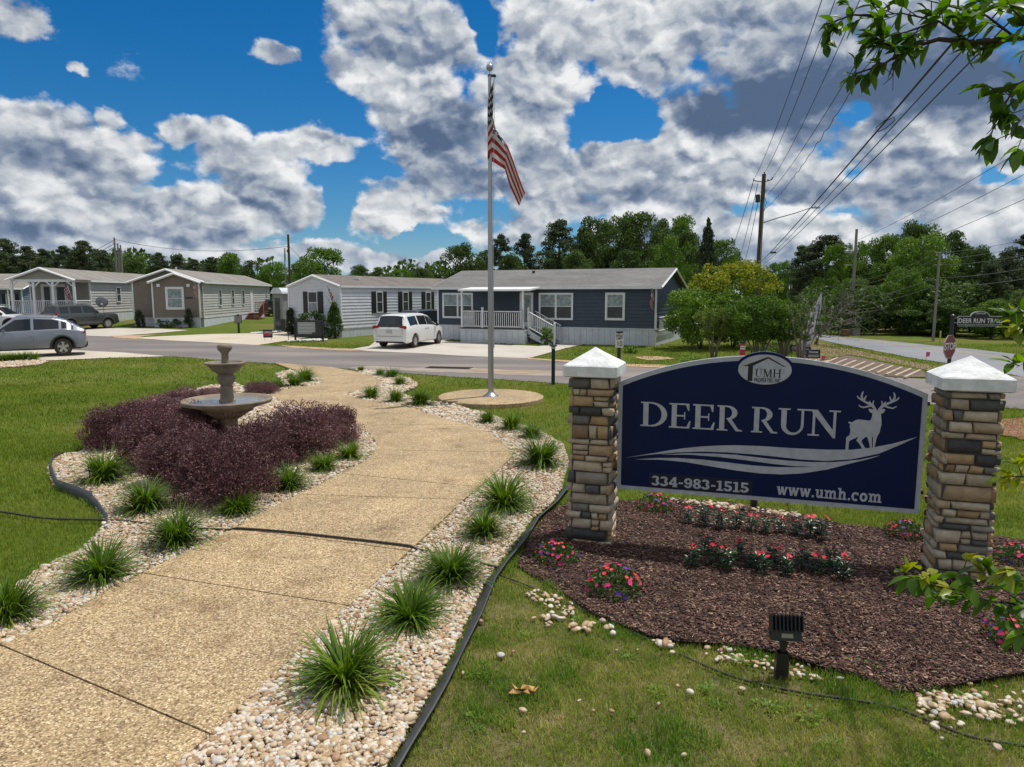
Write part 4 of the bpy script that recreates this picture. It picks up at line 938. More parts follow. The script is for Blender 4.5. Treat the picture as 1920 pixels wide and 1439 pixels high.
grass('lawn_grass', [(3, 9, 2300, .006, .060), (9, 14, 1200, .0095, .062), (14, 22, 420, .016, .07), (22, 40, 100, .032, .07)], M['grass'], 'short green turf of the lawns', lambda X, Y: ~near_c(X, Y), seed=2)
grass('dry_lawn_grass', [(2.5, 5.6, 6500, .0048, .055), (5.6, 8.2, 4400, .0058, .052)], M['drygrass'], 'thin half-dry turf in front of the sign', lambda X, Y: near_c(X, Y) & (NR.uniform(-1.6, 1.2, len(X)) < pn(X, Y, 1.7, .6) + 1.1), seed=3)
grass('fresh_grass_patches', [(2.5, 8.5, 3600, .0070, .070)], M['weed'], 'fresh green grass patches in the thin turf', lambda X, Y: near_c(X, Y) & (pn(X, Y, 2.3, 2.1) > .55), seed=4)

# grass creeping over the edges of the path and beds
def fringe(polys, n, w, h, sd):
    rs = np.random.RandomState(sd); Bs = []
    for pts in polys:
        q = [P(a, b) for a, b in pts]
        for a, b in zip(q, q[1:]):
            L = (b - a).length; k = int(L * n * (1 if a.y < 12 else .5))
            for _ in range(k):
                t = rs.uniform(); p = a.lerp(b, t)
                if math.sin(p.x * 2.1 + p.y * 1.7) + math.sin(p.x * 5.3 - p.y * 3.9) > .1: Bs.append((p.x + rs.normal(0, .03), p.y + rs.normal(0, .03), .03))
    B = np.array(Bs); n = len(B); return blades(B, rs.uniform(0, 2 * PI, n), np.abs(rs.normal(.5, .4, n)), rs.uniform(.4, 1.1, n) * h, np.full(n, w), rs.uniform(.3, 1.3, n), 2, rs)
V, Fc = fringe([PATH_L, PATH_R, BED_C[32:], BED_A[21:], MULCH[3:19], MULCH[22:]], 260, .0045, .07, 9)
tag(link('edge_grass', mass_mesh('edge_grass', V, Fc, M['weed'])), 'grass creeping along the path and bed edges', 'grass', kind='stuff')
# small brown litter on the path and among the pebbles
rsl = np.random.RandomState(14); X, Y = scatter(G['path'], 5, 3, 24, rsl); X2, Y2 = scatter(G['c'], 55, 3, 14, rsl); X3, Y3 = scatter(G['a'], 45, 3, 14, rsl)
X, Y, Z = np.concatenate([X, X2, X3]), np.concatenate([Y, Y2, Y3]), np.concatenate([np.full(len(X), .066), np.full(len(X2) + len(X3), .072)])
d = unit(len(X), rsl); d[:, 2] *= .15; d /= np.linalg.norm(d, axis=1)[:, None]; V, Fc = leaf6(np.stack([X, Y, Z], 1), d, np.tile([0, 0, 1.0], (len(X), 1)), rsl.uniform(.012, .04, len(X)), rsl.uniform(.006, .018, len(X)))
tag(link('leaf_litter', mass_mesh('leaf_litter', V, Fc, island_mat('litter', [(0, (.05, .025, .012)), (.6, (.16, .08, .03)), (1, (.34, .20, .07))], .8, 40, .2, 0))), 'small brown leaf litter on path and pebbles', 'litter', kind='stuff')

# leafy weeds
def weed_proto(seed, n=46):
    rs = np.random.RandomState(seed); a = rs.uniform(0, 2 * PI, n); r = rs.uniform(.01, .10, n); b = np.stack([np.cos(a) * r, np.sin(a) * r, rs.uniform(.01, .05, n)], 1)
    d = np.stack([np.cos(a), np.sin(a), rs.uniform(.1, 1.1, n)], 1); d /= np.linalg.norm(d, axis=1)[:, None]
    V, Fc = leaf6(b, d, np.tile([0, 0, 1.0], (n, 1)), rs.uniform(.025, .05, n), rs.uniform(.014, .024, n)); return mass_mesh('weed', V, Fc, M['weed'])
WD = [weed_proto(i) for i in range(3)]
WPOS = [(925, 1178), (905, 1248), (890, 1270), (925, 1290), (898, 1372), (885, 1350), (1065, 1040), (1085, 1168), (1235, 1305), (1330, 1300), (1345, 1325), (1225, 1295), (1440, 1330), (1478, 1330), (1750, 1420), (1290, 1270), (1100, 1300), (1062, 1240), (800, 1300), (812, 1225), (795, 1090), (1010, 960), (1040, 880), (985, 1010), (1600, 1258), (1680, 1293), (1640, 1270), (1190, 1350), (1560, 1400), (1700, 1440), (240, 1105), (110, 1175), (300, 1075), (560, 1340), (985, 1195), (1180, 1240), (1520, 1350), (1385, 1250), (1700, 1330), (1820, 1320)]
for i, (a, b) in enumerate(WPOS):
    p = P(a, b); o = link('weed', WD[i % 3], loc=(p.x, p.y, .0 + mound(p.x, p.y)), rz=rr.uniform(0, 6)); s = rr.uniform(.35, .95); o.scale = (s, s * rr.uniform(.7, 1.1), s * .75)
    tag(o, 'small broad-leaved green weed sprouting from turf or pebbles', 'weed', 'broad-leaved weeds')

# fallen leaf
p = P(980, 1310); mb = MB(); pts = [(0, -.01), (.05, -.05), (.035, -.01), (.11, -.045), (.08, 0), (.12, .03), (.07, .03), (.09, .07), (.04, .045), (0, .08), (-.02, .04), (-.08, .06), (-.05, .02), (-.12, .02), (-.07, -.01), (-.1, -.05), (-.04, -.02)]
mb.prism([(a, b) for a, b in pts], 0, .004, lambda x, y, z: (x, z, .055 + y + .06 * abs(x) + .02 * math.sin(x * 60)))
tag(mb.build('fallen_leaf', mat('dead_leaf', (.55, .33, .12), .7, c2=(.42, .24, .09), scale=20), loc=(p.x, p.y, 0)), 'dry tan fallen leaf lying on the near turf', 'leaf')

# ------------------------------------------------------------------ flowers
M['vinca'] = leaf_mat('vinca_leaf', [(0, (.012, .03, .010)), (.6, (.03, .07, .018)), (1, (.06, .12, .025))], .3, .15, spec=.6)
M['red_fl'] = island_mat('red_petal', [(0, (.40, .006, .018)), (.6, (.58, .015, .035)), (1, (.66, .04, .09))], .6, 30, .1, 0)
M['mix_fl'] = island_mat('petunia_petal', [(0, (.60, .02, .16)), (.35, (.62, .03, .05)), (.62, (.45, .012, .012)), (.70, (.10, .02, .30)), (.85, (.07, .02, .22)), (1, (.62, .05, .30))], .6, 30, .1, 0, interp='CONSTANT')
def flower_quads(c, up, s, rs):
    n = len(c); V = []; Fc = []; o = 0
    t = np.cross(up, unit(n, rs)); t /= np.linalg.norm(t, axis=1)[:, None]; b = np.cross(up, t)
    ring = [(math.cos(2 * PI * k / 10), math.sin(2 * PI * k / 10), (1.0 if k % 2 == 0 else .78)) for k in range(10)]
    VV = np.stack([c + (t * x * q + b * y * q) * s[:, None] + up * s[:, None] * .18 for x, y, q in ring] + [c], 1)
    k = np.arange(n)[:, None] * 11; F0 = np.array([[10, i, (i + 1) % 10] for i in range(10)])
    return VV.reshape(-1, 3), (k[:, :, None] + F0[None]).reshape(-1, 3)
def vinca_proto(seed, nf):
    rs = np.random.RandomState(seed); n = 70; a = rs.uniform(0, 2 * PI, n); z = rs.uniform(.03, .20, n); r = rs.uniform(.0, .05, n)
    b = np.stack([np.cos(a) * r, np.sin(a) * r, z], 1); d = np.stack([np.cos(a), np.sin(a), rs.uniform(-.1, .7, n)], 1); d /= np.linalg.norm(d, axis=1)[:, None]
    V, Fc = leaf6(b, d, np.tile([0, 0, 1.0], (n, 1)), rs.uniform(.045, .075, n), rs.uniform(.02, .032, n)); root = empty('flower', (0, 0, -50))
    link('leaves', mass_mesh('leaves', V, Fc, M['vinca']), root)
    MB().tube([(0, 0, -.02), (.005, 0, .1), (0, .01, .2)], [.006, .005, .003], 5).tube([(0, 0, .03), (.04, .02, .16)], [.004, .002], 5).tube([(0, 0, .03), (-.04, -.02, .15)], [.004, .002], 5).build('stem', M['leafg'], root)
    if nf:
        c = np.stack([rs.normal(0, .03, nf), rs.normal(0, .03, nf), rs.uniform(.20, .245, nf)], 1); u = unit(nf, rs) * .5 + np.array([0, -.35, 1]); u /= np.linalg.norm(u, axis=1)[:, None]
        V, Fc = flower_quads(c, u, rs.uniform(.02, .027, nf), rs); link('blossoms', mass_mesh('blossoms', V, Fc, M['red_fl']), root)
    return root
VIN = [vinca_proto(i, [5, 3, 4, 2][i]) for i in range(4)]
RowB = [(1290, 985), (1322, 990), (1352, 995), (1380, 995), (1408, 1000), (1436, 1004), (1464, 1003), (1492, 1008), (1518, 1011), (1540, 1015)]
RowF = [(1298, 1075), (1320, 1050), (1340, 1072), (1363, 1082), (1383, 1060), (1405, 1078), (1426, 1090), (1450, 1070), (1475, 1095), (1502, 1080), (1530, 1092), (1556, 1080), (1580, 1104)]
nvin = 0
for row, g, nm_ in ((RowB, 'back row of red vinca under the sign', 'back row'), (RowF, 'front rows of red vinca in the sign shadow', 'front rows')):
    for i, (a, b) in enumerate(row):
        p = P(a, b); src = VIN[nvin % 4]; o = src if nvin < 4 else copy_tree(src); nvin += 1
        o.location = (p.x, p.y, .02 + mound(p.x, p.y)); o.rotation_euler = (0, 0, rr.uniform(0, 6)); s = rr.uniform(.85, 1.15) * (1.0 if row is RowB else .98); o.scale = (s, s, s)
        cnt = ['first', 'second', 'third', 'fourth', 'fifth', 'sixth', 'seventh', 'eighth', 'ninth', 'tenth', 'eleventh', 'twelfth', 'last'][i if i < len(row) - 1 else 12]
        tag(o, f'red vinca plant, {cnt} from the left in the {nm_} under the sign', 'flower', g)
def petunia_proto(seed, rad, h, n=900, nf=64):
    rs = np.random.RandomState(seed); d = unit(n, rs); d[:, 2] = np.abs(d[:, 2]); q = rs.uniform(.55, 1, n)[:, None]; c = d * q * np.array([rad, rad, h]) + np.array([0, 0, .01])
    dd = d + unit(n, rs) * .8; dd /= np.linalg.norm(dd, axis=1)[:, None]; Q = leaf_quads(c, dd, rs.uniform(.02, .034, n), rs.uniform(.009, .016, n), rs); root = empty('flower_clump', (0, 0, -50))
    link('leaves', mass_mesh('leaves', Q, quads(Q), M['weedg']), root)
    d = unit(nf, rs); d[:, 2] = np.abs(d[:, 2]) + .15; d /= np.linalg.norm(d, axis=1)[:, None]; c = d * np.array([rad, rad, h]) * 1.03; V, Fc = flower_quads(c, d, rs.uniform(.010, .017, nf), rs)
    link('blossoms', mass_mesh('blossoms', V, Fc, M['mix_fl']), root); return root
M['weedg'] = leaf_mat('petunia_leaf', [(0, (.03, .06, .012)), (.6, (.07, .13, .03)), (1, (.13, .20, .05))], .5, .25)
PET = petunia_proto(5, .19, .17)
for i, (a, b, w, l) in enumerate([(1150, 1118, 118, 'nearest round clump of mixed petunias in the mulch'), (1042, 1055, 92, 'petunia clump at the foot of the left pillar'), (1228, 958, 74, 'petunia clump at the back of the bed right of the left pillar'), (1696, 1008, 74, 'petunia clump left of the right pillar foot'), (1905, 1058, 84, 'petunia clump right of the right pillar'), (1898, 1218, 110, 'petunia clump under the low twigs at the right frame edge')]):
    p = P(a, b); s = w * math.hypot(p.y, HC) / F / .40; o = PET if i == 0 else copy_tree(PET); o.location = (p.x, p.y, .02 + mound(p.x, p.y)); o.rotation_euler = (0, 0, i * 1.3); o.scale = (s, s, s * .95); tag(o, l, 'flower clump', 'mixed petunia clumps')

# ------------------------------------------------------------------ hose, tubing, edging
def ground_tube(name, pts, r, m, label, cat, h=None, n=8):
    q = [P(a, b) for a, b in pts]; out = []
    for i in range(len(q) - 1):
        for k in range(6):
            t = k / 6; p0 = q[max(i - 1, 0)]; p1 = q[i]; p2 = q[i + 1]; p3 = q[min(i + 2, len(q) - 1)]
            p = .5 * ((2 * p1) + (p2 - p0) * t + (2 * p0 - 5 * p1 + 4 * p2 - p3) * t * t + (3 * p1 - p0 - 3 * p2 + p3) * t ** 3); out.append(p)
    out.append(q[-1]); px_ = np.array([p.x for p in out]); py_ = np.array([p.y for p in out]); onp = inpoly(px_, py_, G['path'])
    res = [Vector((p.x, p.y, (.066 if onp[i] else .04 if 'hose' in name else .016) + r + (0 if h is None else h))) for i, p in enumerate(out)]
    return tag(MB().tube(res, r, n).build(name, m, smooth=True), label, cat)
ground_tube('garden_hose', [(-60, 962), (0, 967), (90, 980), (196, 983), (262, 988), (345, 998), (430, 1002), (520, 1008), (650, 1022), (770, 1037), (830, 1050), (890, 1063), (934, 1074)], .014, M['rubber'], 'black garden hose running across the path', 'hose')
ground_tube('irrigation_tube', [(928, 1080), (987, 1102), (1037, 1128), (1087, 1146), (1150, 1174), (1212, 1203), (1253, 1219)], .008, M['rubber'], 'thin black tube along the near edge of the mulch', 'tube')
ground_tube('electric_cable', [(1272, 1232), (1337, 1261), (1400, 1283), (1500, 1305), (1610, 1321), (1681, 1336), (1737, 1357), (1812, 1387), (1880, 1400), (2000, 1420)], .011, M['rubber'], 'black cable in the turf at the bottom right', 'cable')
def edging(name, pts, h, lean, label, thick=.004):
    q = [P(a, b) for a, b in pts]; vs = []; n = len(q)
    for i, p in enumerate(q):
        d = (q[min(i + 1, n - 1)] - q[max(i - 1, 0)]); d.z = 0; d.normalize(); nn = Vector((-d.y, d.x, 0)); hh = (h[i] if hasattr(h, '__len__') else h); w = .012 * math.sin(i * 2.1)
        for (o, z) in ((0, .0), (lean * .3, hh * .5), (lean + w, hh), (lean + w + .012, hh + .004), (lean + w + thick, hh - .008), (lean * .3 + thick, hh * .5), (thick, .0)):
            v = p + nn * o; vs.append((v.x, v.y, z))
    k = 7; fs = [(i * k + j, i * k + j + 1, (i + 1) * k + j + 1, (i + 1) * k + j) for i in range(n - 1) for j in range(k - 1)]
    mb = MB(); mb.add(vs, fs); return tag(mb.build(name, mat('edging_plastic', (.030, .032, .037), .5, c2=(.055, .058, .065), scale=5, sc=(1, 1, 1)), smooth=True, angle=60), label, 'edging', 'black plastic bed edging')
edging('bed_edging', [(700, 1490), (742, 1424), (783, 1348), (815, 1297), (850, 1232), (879, 1168), (911, 1098), (938, 1063), (968, 1024), (996, 982), (1034, 950), (1056, 918)], .10, -.11, 'black plastic edging strip between pebble bed and turf')
edging('bed_edging', [(125, 851), (112, 858), (100, 867), (91, 882), (94, 899), (104, 918), (130, 929), (163, 944), (181, 960), (196, 982), (192, 1003)], [.03, .09, .13, .14, .13, .14, .15, .15, .13, .10, .02], .03, 'curled black plastic edging strip at the left lawn')
edging('bed_edging', [(781, 722), (778, 729), (764, 736), (745, 743)], .05, 0, 'low black edging round the tip of the far pebble bed')
# ------------------------------------------------------------------ manufactured homes
M['navy_siding'] = mat('navy_vinyl', (.034, .054, .084), .5, c2=(.027, .044, .070), scale=2)
M['white_siding'] = mat('white_vinyl', (.60, .62, .66), .5, c2=(.52, .54, .58), scale=2)
M['brown_siding'] = mat('taupe_vinyl', (.205, .165, .13), .55, c2=(.175, .14, .11), scale=2)
M['grey_siding'] = mat('pale_grey_vinyl', (.46, .455, .43), .55, c2=(.40, .395, .375), scale=2)
M['tan_siding'] = mat('tan_vinyl', (.30, .285, .25), .55, c2=(.26, .245, .215), scale=2)
M['blue_siding'] = mat('slate_blue_vinyl', (.13, .17, .24), .55, c2=(.11, .15, .21), scale=2)
M['skirt_w'] = mat('white_skirting', (.62, .65, .70), .5, c2=(.50, .52, .56), scale=2)
M['shutter'] = mat('black_shutter', (.016, .016, .018), .6)
def shingle(name, c1, c2, c3):
    m, nt, b = nm(name); tc = node(nt, 'ShaderNodeTexCoord'); br = node(nt, 'ShaderNodeTexBrick')
    br.inputs['Scale'].default_value = 1; br.inputs['Mortar Size'].default_value = .006; br.inputs['Brick Width'].default_value = .30; br.inputs['Row Height'].default_value = .14
    br.inputs['Color1'].default_value = col(c1); br.inputs['Color2'].default_value = col(c2); br.inputs['Mortar'].default_value = col([v * .7 for v in c1])
    nt.links.new(tc.outputs['UV'], br.inputs['Vector'])
    n = ramp(nt, noise(nt, .55, 5, sc=(.5, 2.0, 1)), [(.3, (.70, .70, .72)), (.7, c3)])
    nt.links.new(mixc(nt, 1.0, br.outputs[0], n, 'MULTIPLY'), b.inputs['Base Color']); b.inputs['Roughness'].default_value = .9
    bump(nt, b, br.outputs['Fac'], -.6, .01); return m
M['roof_grey'] = shingle('grey_shingles', (.15, .147, .145), (.20, .195, .188), (1.15, 1.12, 1.08))
M['roof_pale'] = shingle('pale_shingles', (.22, .205, .18), (.275, .255, .225), (1.1, 1.08, 1.05))
M['roof_brown'] = shingle('brown_shingles', (.155, .135, .12), (.195, .17, .153), (1.1, 1.05, 1.02))
def boards(mb, o, u, n, L, z0, z1, gable=None, bh=.20, out=.038):
    """lap siding on a wall from o along u, outward n; gable = (eave z, ridge z, s of the ridge)"""
    z = z0
    while z < z1 - 1e-4:
        zt = min(z + bh, z1); a0, a1, b0, b1 = 0, L, 0, L
        if gable and zt > gable[0]:
            ze, zr, sr = gable
            def ext(zz):
                f = max(0, min(1, (zz - ze) / (zr - ze))); return sr * f, L - (L - sr) * f
            a0, a1 = ext(z); b0, b1 = ext(zt)
        p = lambda s, zz, d: (o[0] + u[0] * s + n[0] * d, o[1] + u[1] * s + n[1] * d, zz)
        mb.add([p(a0, z, out), p(a1, z, out), p(b1, zt, .003), p(b0, zt, .003), p(a0, z, 0), p(a1, z, 0)], [(0, 1, 2, 3), (4, 5, 1, 0)])
        z = zt
def roof_part(mb, x0, x1, y0, y1, ze, zr, axis, th=.07):
    """two slabs; axis of the ridge, returns uv ready quads"""
    if axis == 'x':
        ym = (y0 + y1) / 2
        sl = [((x0, y0, ze), (x1, y0, ze), (x1, ym, zr), (x0, ym, zr)), ((x1, y1, ze), (x0, y1, ze), (x0, ym, zr), (x1, ym, zr))]
    else:
        xm = (x0 + x1) / 2
        sl = [((x1, y0, ze), (x1, y1, ze), (xm, y1, zr), (xm, y0, zr)), ((x0, y1, ze), (x0, y0, ze), (xm, y0, zr), (xm, y1, zr))]
    return sl
def build_roof(slopes, m, root, th=.06, name='roof'):
    me = bpy.data.meshes.new(name); vs = []; fs = []; uvs = []
    for q in slopes:
        b = len(vs); a = [Vector(v) for v in q]; L = (a[1] - a[0]).length; H = (a[3] - a[0]).length
        vs += [tuple(v) for v in a] + [(v.x, v.y, v.z - th) for v in a]
        fs += [(b, b + 1, b + 2, b + 3), (b + 7, b + 6, b + 5, b + 4), (b, b + 4, b + 5, b + 1), (b + 1, b + 5, b + 6, b + 2), (b + 3, b + 7, b + 4, b)]
        uvs += [(0, 0), (L, 0), (L, H), (0, H)] + [(0, 0)] * 16
    me.from_pydata(vs, [], fs); uv = me.uv_layers.new(name='UVMap')
    for i, c in enumerate(uvs): uv.data[i].uv = c
    me.materials.append(m); me.update(); return link(name, me, root)
def win(root, o, u, n, s, z, w, h, cols=1, fr=.09, shut=0, pane='curtain', low='screen', label=None):
    """window on a wall; s,z centre. n outward"""
    def B(mb, s0, s1, z0, z1, d0, d1):
        d0 += .034 if d0 > 0 else .0; d1 += .034
        x0, y0 = o[0] + u[0] * (s0 + s1) / 2 + n[0] * (d0 + d1) / 2, o[1] + u[1] * (s0 + s1) / 2 + n[1] * (d0 + d1) / 2
        mb.box((x0, y0, (z0 + z1) / 2), (abs(s1 - s0), abs(d1 - d0), z1 - z0), math.atan2(u[1], u[0]))
    mb = MB(); x0, x1, z0, z1 = s - w / 2, s + w / 2, z - h / 2, z + h / 2
    B(mb, x0, x0 + fr, z0, z1, .0, .055); B(mb, x1 - fr, x1, z0, z1, .0, .055); B(mb, x0 + fr, x1 - fr, z1 - fr, z1, 0, .053); B(mb, x0 + fr, x1 - fr, z0, z0 + fr, 0, .06)
    for c in range(1, cols):
        xc = x0 + w * c / cols; B(mb, xc - fr * .5, xc + fr * .5, z0 + fr, z1 - fr, 0, .05)
    f = mb.build('window', M['trim'], root, fix=False)
    rail = MB(); B(rail, x0 + fr, x1 - fr, z - .018, z + .018, .018, .042); rail.build('meeting_rail', M['trim'], f)
    p = MB(); B(p, x0 + fr * .9, x1 - fr * .9, z, z1 - fr * .9, .004, .024); p.build('pane', M[pane], f)
    p = MB(); B(p, x0 + fr * .9, x1 - fr * .9, z0 + fr * .9, z - .002, .004, .021); p.build('pane', M[low], f)
    if shut:
        for sg in (-1, 1):
            c = s + sg * (w / 2 + shut / 2 + .02); mb = MB(); B(mb, c - shut / 2, c + shut / 2, z0, z1, 0, .03)
            for q in range(12):
                zz = z0 + .08 + (z1 - z0 - .16) * q / 12; B(mb, c - shut / 2 + .03, c + shut / 2 - .03, zz, zz + .04, .03, .04)
            mb.build('shutter', M['shutter'], root, fix=False)
    return f
def rail(root, pts, z0, h=.95, post=.10, step=.125, name='porch_railing', cap=True, m=None, slope=None):
    """picket railing along a polyline; slope: z drop per run"""
    m = m or M['trim']
    for i in range(len(pts) - 1):
        mb = MB(); a = Vector(pts[i]); b = Vector(pts[i + 1]); L = (b - a).length; d = (b - a) / L; r = math.atan2(d.y, d.x); za, zb_ = (a.z, b.z)
        n = max(2, int(L / step))
        for k in range(1, n):
            p = a + d * (L * k / n); zz = za + (zb_ - za) * k / n; mb.box((p.x, p.y, zz + h * .5), (.032, .032, h * .86))
        for zz in (.08, h):
            mb.tube([(a.x, a.y, za + zz), (b.x, b.y, zb_ + zz)], .034, 4)
        mb.build(name, m, root)
def skirting(root, sides, z_low, zf, m, groove=.35):
    mb = MB()
    for o, u, n, L in sides:
        k = int(L / groove); 
        for i in range(k):
            a = L * i / k + .008; b = L * (i + 1) / k - .008; c = (a + b) / 2
            mb.box((o[0] + u[0] * c + n[0] * .0, o[1] + u[1] * c + n[1] * .0, (z_low + zf) / 2), (b - a, .03, zf - z_low), math.atan2(u[1], u[0]))
        c = L / 2; mb.box((o[0] + u[0] * c - n[0] * .02, o[1] + u[1] * c - n[1] * .02, (z_low + zf) / 2), (L, .02, zf - z_low), math.atan2(u[1], u[0]))
        mb.box((o[0] + u[0] * c + n[0] * .02, o[1] + u[1] * c + n[1] * .02, zf - .03), (L + .04, .05, .07), math.atan2(u[1], u[0]))
    return mb.build('skirting', m, root, fix=False)
def home(label, p0, ang, w, d, zf, ze, zr, axis, zlow, siding, roofm, side_siding=None, ov=.25, front_n=None, skirt=None, skip_front=False):
    root = empty('manufactured_home', (p0[0], p0[1], 0), ang, label, 'house'); ss = side_siding or siding
    xm, ym = w / 2, d / 2
    gf = (ze, zr, xm) if axis == 'y' else None; gs = (ze, zr, ym) if axis == 'x' else None
    walls = [((0, 0), (1, 0), (0, -1), w, gf, siding), ((w, 0), (0, 1), (1, 0), d, gs, ss), ((w, d), (-1, 0), (0, 1), w, gf, siding), ((0, d), (0, -1), (-1, 0), d, gs, ss)]
    for o, u, n, L, g, m in walls:
        mb = MB(); boards(mb, o, u, n, L, zf, (g[1] if g else ze), g)
        mb.build('wall', M[m], root, fix=False)
    mb = MB(); mb.bb(.01, w - .01, .01, d - .01, zf, ze); mb.build('core', M[siding], root)
    for x, y in ((0, 0), (w, 0), (w, d), (0, d)): MB().bb(x - .05, x + .05, y - .05, y + .05, zf - .02, ze).build('corner_trim', M['trim'], root)
    build_roof(roof_part(None, -ov, w + ov, -ov, d + ov, ze - .0, zr + .04, axis), M[roofm], root)
    mb = MB(); t = .035
    if axis == 'x':
        mb.bb(-ov, w + ov, -ov - t, -ov, ze - .15, ze - .005); mb.bb(-ov, w + ov, d + ov, d + ov + t, ze - .15, ze - .005)
        for x in (-ov - t / 2, w + ov + t / 2):
            for y0, y1 in ((-ov, ym), (d + ov, ym)):
                mb.tube([(x, y0, ze - .08), (x, y1, zr - .04)], .075, 4)
        mb.bb(-ov, w + ov, -ov, 0, ze - .10, ze - .08)
    else:
        mb.bb(w + ov, w + ov + t, -ov, d + ov, ze - .15, ze - .005); mb.bb(-ov - t, -ov, -ov, d + ov, ze - .15, ze - .005)
        for y in (-ov - t / 2, d + ov + t / 2):
            for x0, x1 in ((-ov, xm), (w + ov, xm)):
                mb.tube([(x0, y, ze - .08), (x1, y, zr - .04)], .085, 4)
        mb.bb(w, w + ov, -ov, d + ov, ze - .10, ze - .08)
    mb.build('fascia', M['trim'], root)
    skirting(root, [((0, 0), (1, 0), (0, -1), w), ((w, 0), (0, 1), (1, 0), d), ((0, d), (0, -1), (-1, 0), d)], zlow, zf, M[skirt or 'skirt_w'])
    return root
def small_flag(root_xyz, L, ang, label, tilt=55, w=.95, h=.6):
    """little flag on an angled wall staff"""
    x, y, z = root_xyz; dx, dy = math.cos(ang), math.sin(ang); st = empty('wall_flag', (x, y, z), 0, label, 'flag', 'small flags on the homes')
    tip = (dx * L * math.cos(R(tilt)), dy * L * math.cos(R(tilt)), L * math.sin(R(tilt)))
    MB().tube([(0, 0, 0), tip], .014, 6).build('staff', M['trim'], st)
    def f(u, v):
        a = 1 - .62 * (1 - v); px_, py_, pz_ = (tip[0] * a, tip[1] * a, tip[2] * a)
        return (px_ + dx * .10 * u + .06 * math.sin(u * 9 + v * 3), py_ + .06 * math.cos(u * 8), pz_ - w * .85 * u)
    link('flag_cloth', cloth('flag_cloth', f, 16, 12, M['flag']), st)
def U2(a): return Vector((math.cos(a), math.sin(a)))

# --- navy home on the right
c = P(1228, 650); sd = Vector((.40, .917)).normalized(); fr = Vector((sd.y, -sd.x)); A = Vector((c.x, c.y))
Lb = along(A, -fr, 822); o2 = A - fr * Lb; ang = math.atan2(fr.y, fr.x); zE = zat(38.4, 537); zF = zat(38.4, 617)
nh = home('navy blue manufactured home with white porch, behind the flagpole', o2, ang, Lb, 7.7, zF, zE, zE + 1.08, 'x', -.1, 'navy_siding', 'roof_grey', ov=.32)
def sx(o, u, px, py=590): return along(o, u, px, py)
def wpx(root, O, u, px0, px1, py0, py1, **k):
    s0, s1 = sx(O, u, px0), sx(O, u, px1); Y = O.y + u.y * (s0 + s1) / 2; z0, z1 = zat(Y, py1), zat(Y, py0)
    return s0, s1, z0, z1
def hw(root, O, u, px0, px1, py0, py1, o=(0, 0), lu=(1, 0), n=(0, -1), **k):
    s0, s1, z0, z1 = wpx(root, O, u, px0, px1, py0, py1); return win(root, o, lu, n, (s0 + s1) / 2, (z0 + z1) / 2, s1 - s0, z1 - z0, **k)
hw(nh, o2, fr, 831, 888, 549.5, 597, cols=2, fr=.11)
hw(nh, o2, fr, 1011, 1075, 549.5, 600, cols=2, fr=.11)
hw(nh, o2, fr, 1135, 1172, 549, 601, fr=.13)
s0, s1, z0, z1 = wpx(nh, o2, fr, 975, 1000, 549, 617)
mb = MB(); mb.bb(s0, s1, -.06, 0, zF, z1); dr = mb.build('door', M['trim'], nh)
MB().bb(s0 + .14, s1 - .14, -.066, -.058, zF + .25, z1 - .15).build('pane', M['curtain'], dr); MB().lathe([(.03, -.02), (.03, .02)], (s0 + .1, -.08, zF + 1), 10, 'y').build('handle', M['steel'], dr)
# porch: deck, roof, rails, stairs
pa, pb = sx(o2, fr, 894), sx(o2, fr, 1003); DP = 1.9
ps = pa - .15
mb = MB(); mb.bb(ps, pb + .1, -DP, -.02, zF - .12, zF - .04); mb.build('porch_deck', mat('deck_boards', (.07, .07, .075), .8), nh)
skirting(nh, [((ps, -DP + .05), (1, 0), (0, -1), pb + .1 - ps), ((pb + .08, -DP + .05), (0, 1), (1, 0), DP - .1)], -.1, zF - .12, M['skirt_w'])
mb = MB(); pr0, pr1 = sx(o2, fr, 889), sx(o2, fr, 1035)
q = [Vector((pr0, -.3, zE - .02)), Vector((pr1, -.3, zE - .02))]
mb.add([(pr0, -DP - .2, zE - .16), (pr1 - .6, -DP - .2, zE - .16), (pr1 - .6, -.2, zE - .0), (pr0, -.2, zE - .0), (pr0, -DP - .2, zE - .26), (pr1 - .6, -DP - .2, zE - .26), (pr1 - .6, -.2, zE - .08), (pr0, -.2, zE - .08)], [(0, 1, 2, 3), (7, 6, 5, 4), (0, 4, 5, 1), (1, 5, 6, 2), (2, 6, 7, 3), (3, 7, 4, 0)])
mb.build('porch_roof', M['white'], nh)
mb = MB(); 
for x in (ps + .1, pb): mb.bb(x - .055, x + .055, -DP + .02, -DP + .13, zF - .1, zE - .2)
mb.build('porch_post', M['trim'], nh)
for x in [ps + (pb - ps) * .36, pb + .0]:
    m_ = MB(); m_.bb(x - .05, x + .05, -DP - .03 + .05, -DP + .12, zF - .12, zF + 1.05); m_.lathe([(.06, 0), (.085, .03), (.06, .06), (.085, .09)], (x, -DP + .07, zF + 1.05), 8); m_.build('newel_post', M['trim'], nh)
rail(nh, [(ps + .1, -DP + .07, zF - .05), (ps + (pb - ps) * .36, -DP + .07, zF - .05), (pb, -DP + .07, zF - .05)], 0)
rail(nh, [(ps + .1, -.1, zF - .05), (ps + .1, -DP + .07, zF - .05)], 0)
stx = pb + .1; SW = 1.1
rail(nh, [(stx + .02, -DP + .6, zF - .05), (stx + 1.6, -DP + .6, .1)], 0)
rail(nh, [(stx - .0, -DP + .6 + SW, zF - .05), (stx + 1.6, -DP + .6 + SW, .1)], 0)
mb = MB(); 
